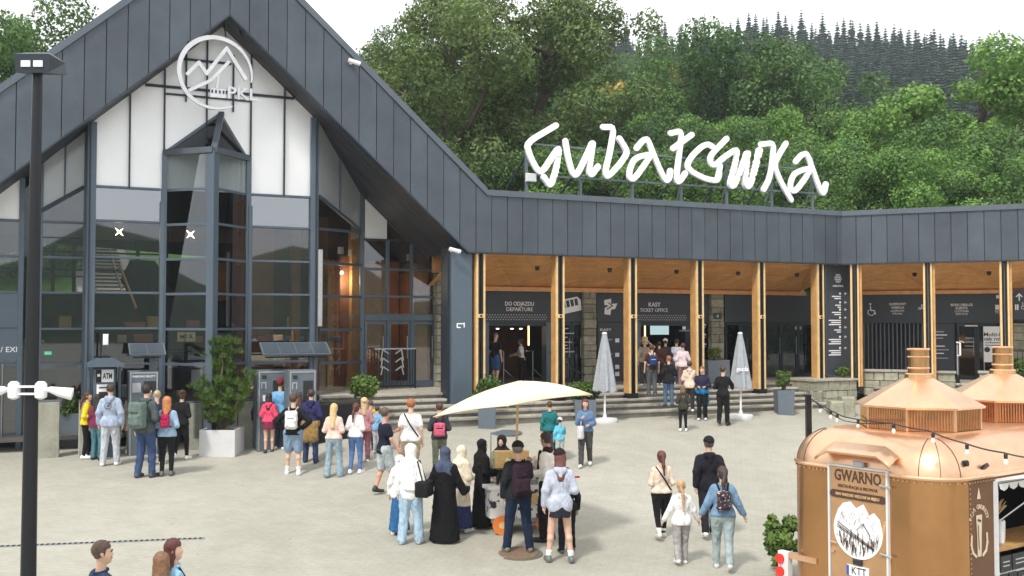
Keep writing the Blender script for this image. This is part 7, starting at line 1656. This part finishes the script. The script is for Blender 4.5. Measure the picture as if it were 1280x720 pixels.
# ---- ticket machine group
person(325, 559, 492, -5, 'person in dark jacket with teal-grey backpack at the left of the ticket machines', ('jacket', (.03,.04,.05)), ('trousers', (.02,.03,.05)), ('short', DK), extra=(('backpack', (.10,.16,.20), 'teal-grey backpack left of the bright pink jacket', {'z': 1.24}),))
person(331, 556, 472, 165, 'person facing out in white cap and sunglasses with raised arm beside the ticket machines', ('vest', (.6,.6,.58)), ('shorts', BK), ('long', BR), arms=('u', 'b'), female=True, face=True, extra=(('cap', WH), ('glasses',)))
person(336, 567, 492, 0, 'woman in bright pink hoodie and short plaid skirt with bare legs', ('hoodie', (.75,.08,.16), .93), ('mini', (.20,.03,.07)), ('long', DK), shoes=BK, female=True, arms=('b', 'b'))
person(350, 562, 474, -10, 'person in sky blue t-shirt and dark red cap at the ticket machine', ('tee', (.18,.42,.68)), ('trousers', (.05,.06,.1)), ('short', BR), arms=('f', 'b'), extra=(('cap', (.25,.02,.03)),))
person(366, 594, 493, 0, 'man with white backpack, black t-shirt and pale denim shorts, hands on hips', ('shirt', BK), ('shorts', LD), ('short', BR), arms=('hip', 'hip'), legsp=.05, wide=1.05, socks=WH, extra=(('backpack', (.78,.78,.76), 'white backpack on the man in pale denim shorts', {'size': (.13, .2, .08)}),))
person(373, 566, 490, 10, 'brown haired woman half hidden behind the white backpack', ('shirt', (.06,.03,.03)), ('trousers', (.1,.06,.04)), ('long', BR), female=True)
person(388, 579, 487, 0, 'person in navy hoodie with a tan jacket tied around the waist', ('hoodie', (.03,.03,.10)), ('jeans', (.04,.06,.13)), ('short', (.05,.025,.03)), shoes=BK, arms=('b', 'b'), legsp=.05, extra=(('waist', (.30,.19,.07)),))
person(417, 597, 505, -8, 'woman with very long blond hair, pale pink top and flared light jeans', ('shirt', (.78,.55,.48), .93), ('flare', (.28,.38,.45)), ('xlong', (.62,.45,.22)), shoes=(.2,.2,.22), arms=('b', 'b'), female=True, legsp=.04)
person(444, 592, 504, -20, 'woman in white long sleeve top and mid blue jeans facing the blond woman', ('shirt', (.80,.76,.78), .92), ('leggings', (.10,.19,.42)), ('ponytail', (.09,.03,.02)), arms=('b', 'b'), female=True)
person(455, 578, 498, 10, 'person in dusty pink jacket and mauve trousers with straw cap', ('jacket', (.45,.22,.24)), ('trousers', (.26,.10,.13)), ('long', (.5,.36,.2)), arms=('b', 'b'), female=True, extra=(('cap', (.65,.42,.25), 1),))
person(463, 562, 501, 20, 'boy in navy and yellow top waiting near the bush', ('jacket', (.55,.40,.06), 1.05), ('trousers', (.02,.02,.03)), ('short', (.10,.05,.03)), shoes=BK, arms=('b', 'b'))
person(471, 566, 508, -15, 'child in light blue patterned jacket beside the boy in yellow', ('jacket', (.22,.42,.65)), ('trousers', (.5,.5,.52)), ('short', BR), child=True, arms=('b', 'd'))
person(480, 619, 510, -62, 'man in black t-shirt and pale grey shorts standing sideways with black trainers', ('tee', (.012,.014,.03), .84), ('shorts', (.38,.43,.44)), ('short', (.09,.07,.05)), shoes=(.03,.03,.03), stride=.28, arms=('sf', 'ph'), wide=1.08, skin=(.62,.32,.22), head=20)
person(513, 606, 499, 0, 'red haired woman in white t-shirt with black crossbody strap and beige trousers', ('tee', (.78,.77,.76)), ('trousers', (.42,.33,.24)), ('short', (.35,.12,.05)), arms=('d', 'd'), female=True, wide=1.1, extra=(('strap', BK, 1),))
person(549, 592, 504, 5, 'person in dark jacket with pink and black backpack left of the parasol tip', ('jacket', (.04,.04,.045)), ('trousers', (.16,.18,.13)), ('short', BR), arms=('b', 'b'), extra=(('backpack', (.60,.12,.20), 'pink and black backpack hanging low near the parasol tip', {'size': (.14, .17, .07), 'z': 1.12, 'trim': BK}),))
# ---- group by the cart
person(513, 680, 556, -12, 'woman in long white headscarf and tunic with light blue wide jeans', ('shirt', (.84,.84,.82), .80), ('wide', (.36,.50,.62)), ('longhijab', (.86,.86,.84)), shoes=(.5,.55,.58), arms=('b', 'd'), female=True, legsp=.03, extra=(('shoulderbag', (.012,.012,.014), 'large black shoulder bag on the woman in white', {'z': 1.0, 'side': 1, 'size': (.13, .14, .2)}),))
person(499, 668, 570, -12, 'woman in long blue skirt hidden behind the woman in white', ('shirt', (.75,.77,.76), .82), ('longskirt', (.03,.12,.28)), ('hijab', (.8,.8,.78)), female=True)
person(556, 677, 560, -4, 'large woman in flowing black abaya and blue-grey headscarf seen from behind', ('abaya', (.008,.008,.009)), ('none', BK), ('hijab', (.07,.09,.15)), shoes=(.3,.34,.4), arms=('o', 'o'), female=True, wide=1.12, extra=())
person(577, 665, 558, -35, 'woman in cream headscarf and long cream tunic right of the black abaya', ('coat', (.74,.64,.50), .55), ('longskirt', (.03,.04,.12)), ('longhijab', (.80,.72,.58)), shoes=WH, arms=('b', 'b'), female=True, extra=(('tote', (.015,.025,.11), 'navy blue carrier bag between the black abaya and the cream tunic', {'side': -1, 'size': (.09, .19, .13)}),))
person(603, 659, 550, -60, 'woman in black abaya and black headscarf standing close to the cart', ('abaya', (.010,.009,.009)), ('none', BK), ('hijab', (.012,.011,.011)), arms=('b', 'b'), female=True, face=True)
person(627, 648, 545, 178, 'street seller in black headscarf and olive jacket behind the cart', ('jacket', (.16,.17,.11)), ('trousers', BK), ('hijab', (.02,.018,.018)), arms=('f', 'b'), female=True, face=True)
person(648, 690, 553, 12, 'man in black cap, black jacket and navy trousers carrying a black rucksack', ('jacket', (.015,.017,.02)), ('trousers', (.012,.022,.05)), ('cap', (.16,.14,.12)), shoes=(.15,.14,.12), arms=('f', 'd'), wide=1.06, legsp=.07, head=-25, skin=(.6,.35,.26), extra=(('cap', BK), ('backpack', (.03,.015,.025), 'black rucksack on the man in the black cap', {'size': (.14, .25, .09), 'z': 1.2})))
person(684, 676, 541, 70, 'man in white jacket with long dark scarf looking down at the cart', ('coat', (.80,.76,.70), .74), ('trousers', BK), ('short', (.04,.025,.02)), shoes=BK, arms=('ph', 'b'), nod=.6, face=True, skin=(.50,.28,.19), extra=(('scarf', (.03,.012,.01)),))
person(700, 703, 563, 8, 'teenager in pale grey hoodie, black shorts and white socks before the cart', ('hoodie', (.46,.50,.60), .80), ('mini', (.02,.02,.03)), ('long', (.14,.05,.04)), shoes=(.12,.14,.13), socks=WH, arms=('b', 'd'), legsp=.06, extra=(('beanie', (.025,.015,.015)),))
person(709, 690, 585, 15, 'person all in black half hidden behind the grey hoodie', ('jacket', BK), ('trousers', BK), ('short', DK), shoes=(.1,.09,.08), legsp=.05, stride=.15)
person(687, 575, 502, 15, 'person in teal t-shirt and dark open shirt behind the cream parasol', ('shirt', (.02,.16,.17)), ('trousers', (.05,.06,.07)), ('short', BR), wide=1.05, arms=('d', 'd'))
person(700, 577, 524, 10, 'small child in sky blue shirt and white cap beside the teal shirt', ('shirt', (.15,.52,.68)), ('trousers', (.45,.5,.5)), ('short', BR), child=True, arms=('ph', 'd'), extra=(('cap', (.8,.8,.78)),))
person(732, 583, 499, 168, 'woman in blue denim jacket and grey trousers walking with phone, seen from the front', ('jacket', (.12,.20,.34), .92), ('trousers', (.07,.07,.07)), ('long', (.12,.03,.03)), arms=('ph', 'b'), stride=.32, female=True, face=True, extra=(('tote', (.62,.60,.62), 'pale carrier bag held by the woman in the denim jacket', {'side': 1, 'size': (.08, .17, .13)}),))
# ---- porch and doorway
person(619, 481, 416, -35, 'man in black t-shirt and blue shorts waiting in the departure doorway', ('tee', BK), ('shorts', (.04,.10,.24)), ('bald', (.2,.13,.1)), shoes=BK, arms=('d', 'b'), z=PORCH)
person(652, 479, 423, 80, 'woman in white t-shirt and black trousers at the departure turnstile', ('tee', (.72,.72,.72)), ('wide', BK), ('bun', (.03,.02,.02)), shoes=BK, arms=('f', 'b'), female=True, z=PORCH)
person(815, 495, 431, 5, 'person in grey trousers with blue and white backpack in the ticket queue', ('tee', (.06,.02,.02)), ('trousers', (.09,.10,.11)), ('short', BR), shoes=(.1,.1,.1), extra=(('backpack', (.02,.05,.14), 'blue and white backpack in the ticket office queue', {'trim': (.7,.7,.7), 'size': (.13, .18, .07)}),), z=2.85)
person(806, 482, 424, -20, 'person in beige sun hat at the front left of the ticket queue', ('shirt', (.35,.28,.2)), ('trousers', (.05,.05,.05)), ('short', BR), arms=('u', 'd'), extra=(('sunhat', (.50,.38,.24)),), z=PORCH)
person(824, 481, 427, 10, 'person in dark maroon shirt behind the blue and white backpack', ('shirt', (.06,.02,.015)), ('trousers', BK), ('short', DK), z=PORCH)
person(832, 480, 424, 0, 'person in white cap deep inside the ticket office doorway', ('shirt', (.05,.05,.05)), ('trousers', BK), ('short', BR), extra=(('cap', WH),), z=PORCH)
person(846, 480, 424, 0, 'man in plain white t-shirt in the ticket queue', ('tee', (.70,.74,.82)), ('trousers', (.1,.1,.12)), ('short', (.05,.03,.03)), z=PORCH)
person(854, 487, 429, -5, 'person in pinkish white top and mauve trousers in the ticket queue', ('shirt', (.80,.66,.70), .86), ('trousers', (.30,.17,.17)), ('short', (.1,.03,.03)), z=2.9)
person(836, 508, 445, 5, 'auburn haired woman in black jacket and blue jeans on the steps', ('jacket', BK, .8), ('jeans', (.07,.12,.20)), ('short', (.25,.10,.05)), shoes=BK, arms=('b', 'pk'), female=True, z=2.6)
person(862, 514, 452, -10, 'person in cream hoodie with arm raised on the lower steps', ('hoodie', (.68,.55,.44), .82), ('trousers', (.03,.03,.03)), ('short', (.04,.03,.03)), arms=('f', 'b'), z=2.45)
person(854, 539, 482, 0, 'child in dark olive hooded jacket and black trousers below the steps', ('hoodie', (.045,.045,.035)), ('leggings', BK), ('long', (.18,.10,.05)), child=True, arms=('b', 'b'))
person(878, 525, 458, 165, 'boy in navy top holding a bright blue jacket at the foot of the steps', ('shirt', (.03,.025,.06)), ('trousers', BK), ('short', (.2,.09,.04)), arms=('b', 'b'), face=True, stride=.12, extra=(('waist', (.02,.22,.50)),))
person(904, 532, 458, -30, 'man dressed all in black standing beside the right closed parasol', ('shirt', BK), ('trousers', BK), ('short', (.06,.035,.02)), shoes=BK, arms=('f', 'b'), stride=.2)
# ---- walking family
person(827, 674, 564, 8, 'woman in cream knit sweater and black leggings walking away on the left of the family', ('shirt', (.74,.62,.50), .93), ('leggings', BK), ('ponytail', (.10,.035,.025)), shoes=(.6,.62,.55), socks=WH, arms=('b', 'b'), stride=.35, female=True, wide=1.1, extra=(('strap', BK, 1),))
person(887, 672, 547, -3, 'big man in black hoodie and black cap walking away', ('hoodie', (.014,.014,.02)), ('trousers', (.02,.02,.025)), ('cap', (.1,.08,.07)), arms=('sb', 'sb'), stride=.4, wide=1.12, extra=(('cap', BK, 1),))
person(852, 706, 601, 4, 'girl in white hoodie and pale grey trousers with a long blond braid', ('hoodie', (.80,.80,.80)), ('trousers', (.36,.35,.34)), ('braid', (.48,.30,.16)), arms=('o', 'o'), stride=.22, female=True, child=True)
person(904, 713, 584, -5, 'woman in light denim jacket and pale jeans holding the girl by the hand', ('jacket', (.17,.28,.42), .93), ('jeans', (.34,.42,.44)), ('ponytail', (.05,.03,.03)), shoes=(.6,.6,.6), arms=('o', 'o'), stride=.34, female=True, flip=-1, wide=1.05, extra=(('backpack', 'floral', 'small black patterned backpack on the woman in the denim jacket', {'size': (.12, .17, .05), 'z': 1.22, 'trim': BK}),))
# ---- foreground heads, standing below the lower edge of the picture
def near(px, hy, Y, **k):
    H = k.pop('H'); x = (px-640)/F*Y
    return x
def front_person(px, hy, H, yaw, label, *a, **k):
    # distance at which a person of height H on the plaza has the head at pixel row hy
    lo_, hi_ = 5.0, 25.0
    for _ in range(40):
        Y = (lo_+hi_)/2; P = YP(px, hy, Y); need = P.z-gz(P.x, Y)
        if need > H: lo_ = Y
        else: hi_ = Y
    P = YP(px, hy, Y); d = Vector((P.x, Y, gz(P.x, Y)))-CAM; c, s_ = math.cos(PITCH), math.sin(PITCH); fy = 360-F*(-d.y*s_+d.z*c)/(d.y*c+d.z*s_)
    fxp = 640+F*d.x/(d.y*c+d.z*s_); return person(fxp, fy, hy, yaw, label, *a, **k)
front_person(125, 677, 1.80, -55, 'brown haired man in navy jacket, only head and shoulders in view at the lower edge', ('jacket', (.03,.05,.10)), ('trousers', BK), ('short', (.10,.06,.045)), wide=1.05, face=True)
front_person(201, 691, 1.62, 10, 'woman with straight light brown hair at the lower edge of the view', ('shirt', (.3,.25,.2)), ('jeans', DN), ('long', (.20,.10,.05)), female=True)
front_person(222, 674, 1.70, -70, 'woman with dark auburn hair and light blue top at the lower edge of the view', ('shirt', (.32,.55,.72)), ('jeans', DN), ('long', (.10,.025,.018)), female=True, lean=-.06, extra=(('strap', BK, -1),))

# ---- repeats of one kind share a group
for o in list(sc.objects):
    if o.parent is None and o.type in ('EMPTY', 'MESH') and 'group' not in o:
        g_ = {'closed_parasol': 'closed parasols at the foot of the steps', 'planter': 'planters around the plaza', 'ticket_machine': 'ticket machines in front of the glass', 'security_camera': 'white cameras on the fascia', 'boulder': 'squared stone blocks by the corner wall', 'market_tent': 'white market tents down the street',
              'stone_wall': 'low stone walls of the porch', 'manhole_cover': 'manhole covers in the paving', 'cup_stack': 'cup stacks on the trailer counter', 'turnstile': 'turnstiles in the departure doorway', 'solar_canopy': 'solar roofs over the ticket machines'}.get(o.name.split('.')[0])
        if g_: o['group'] = g_
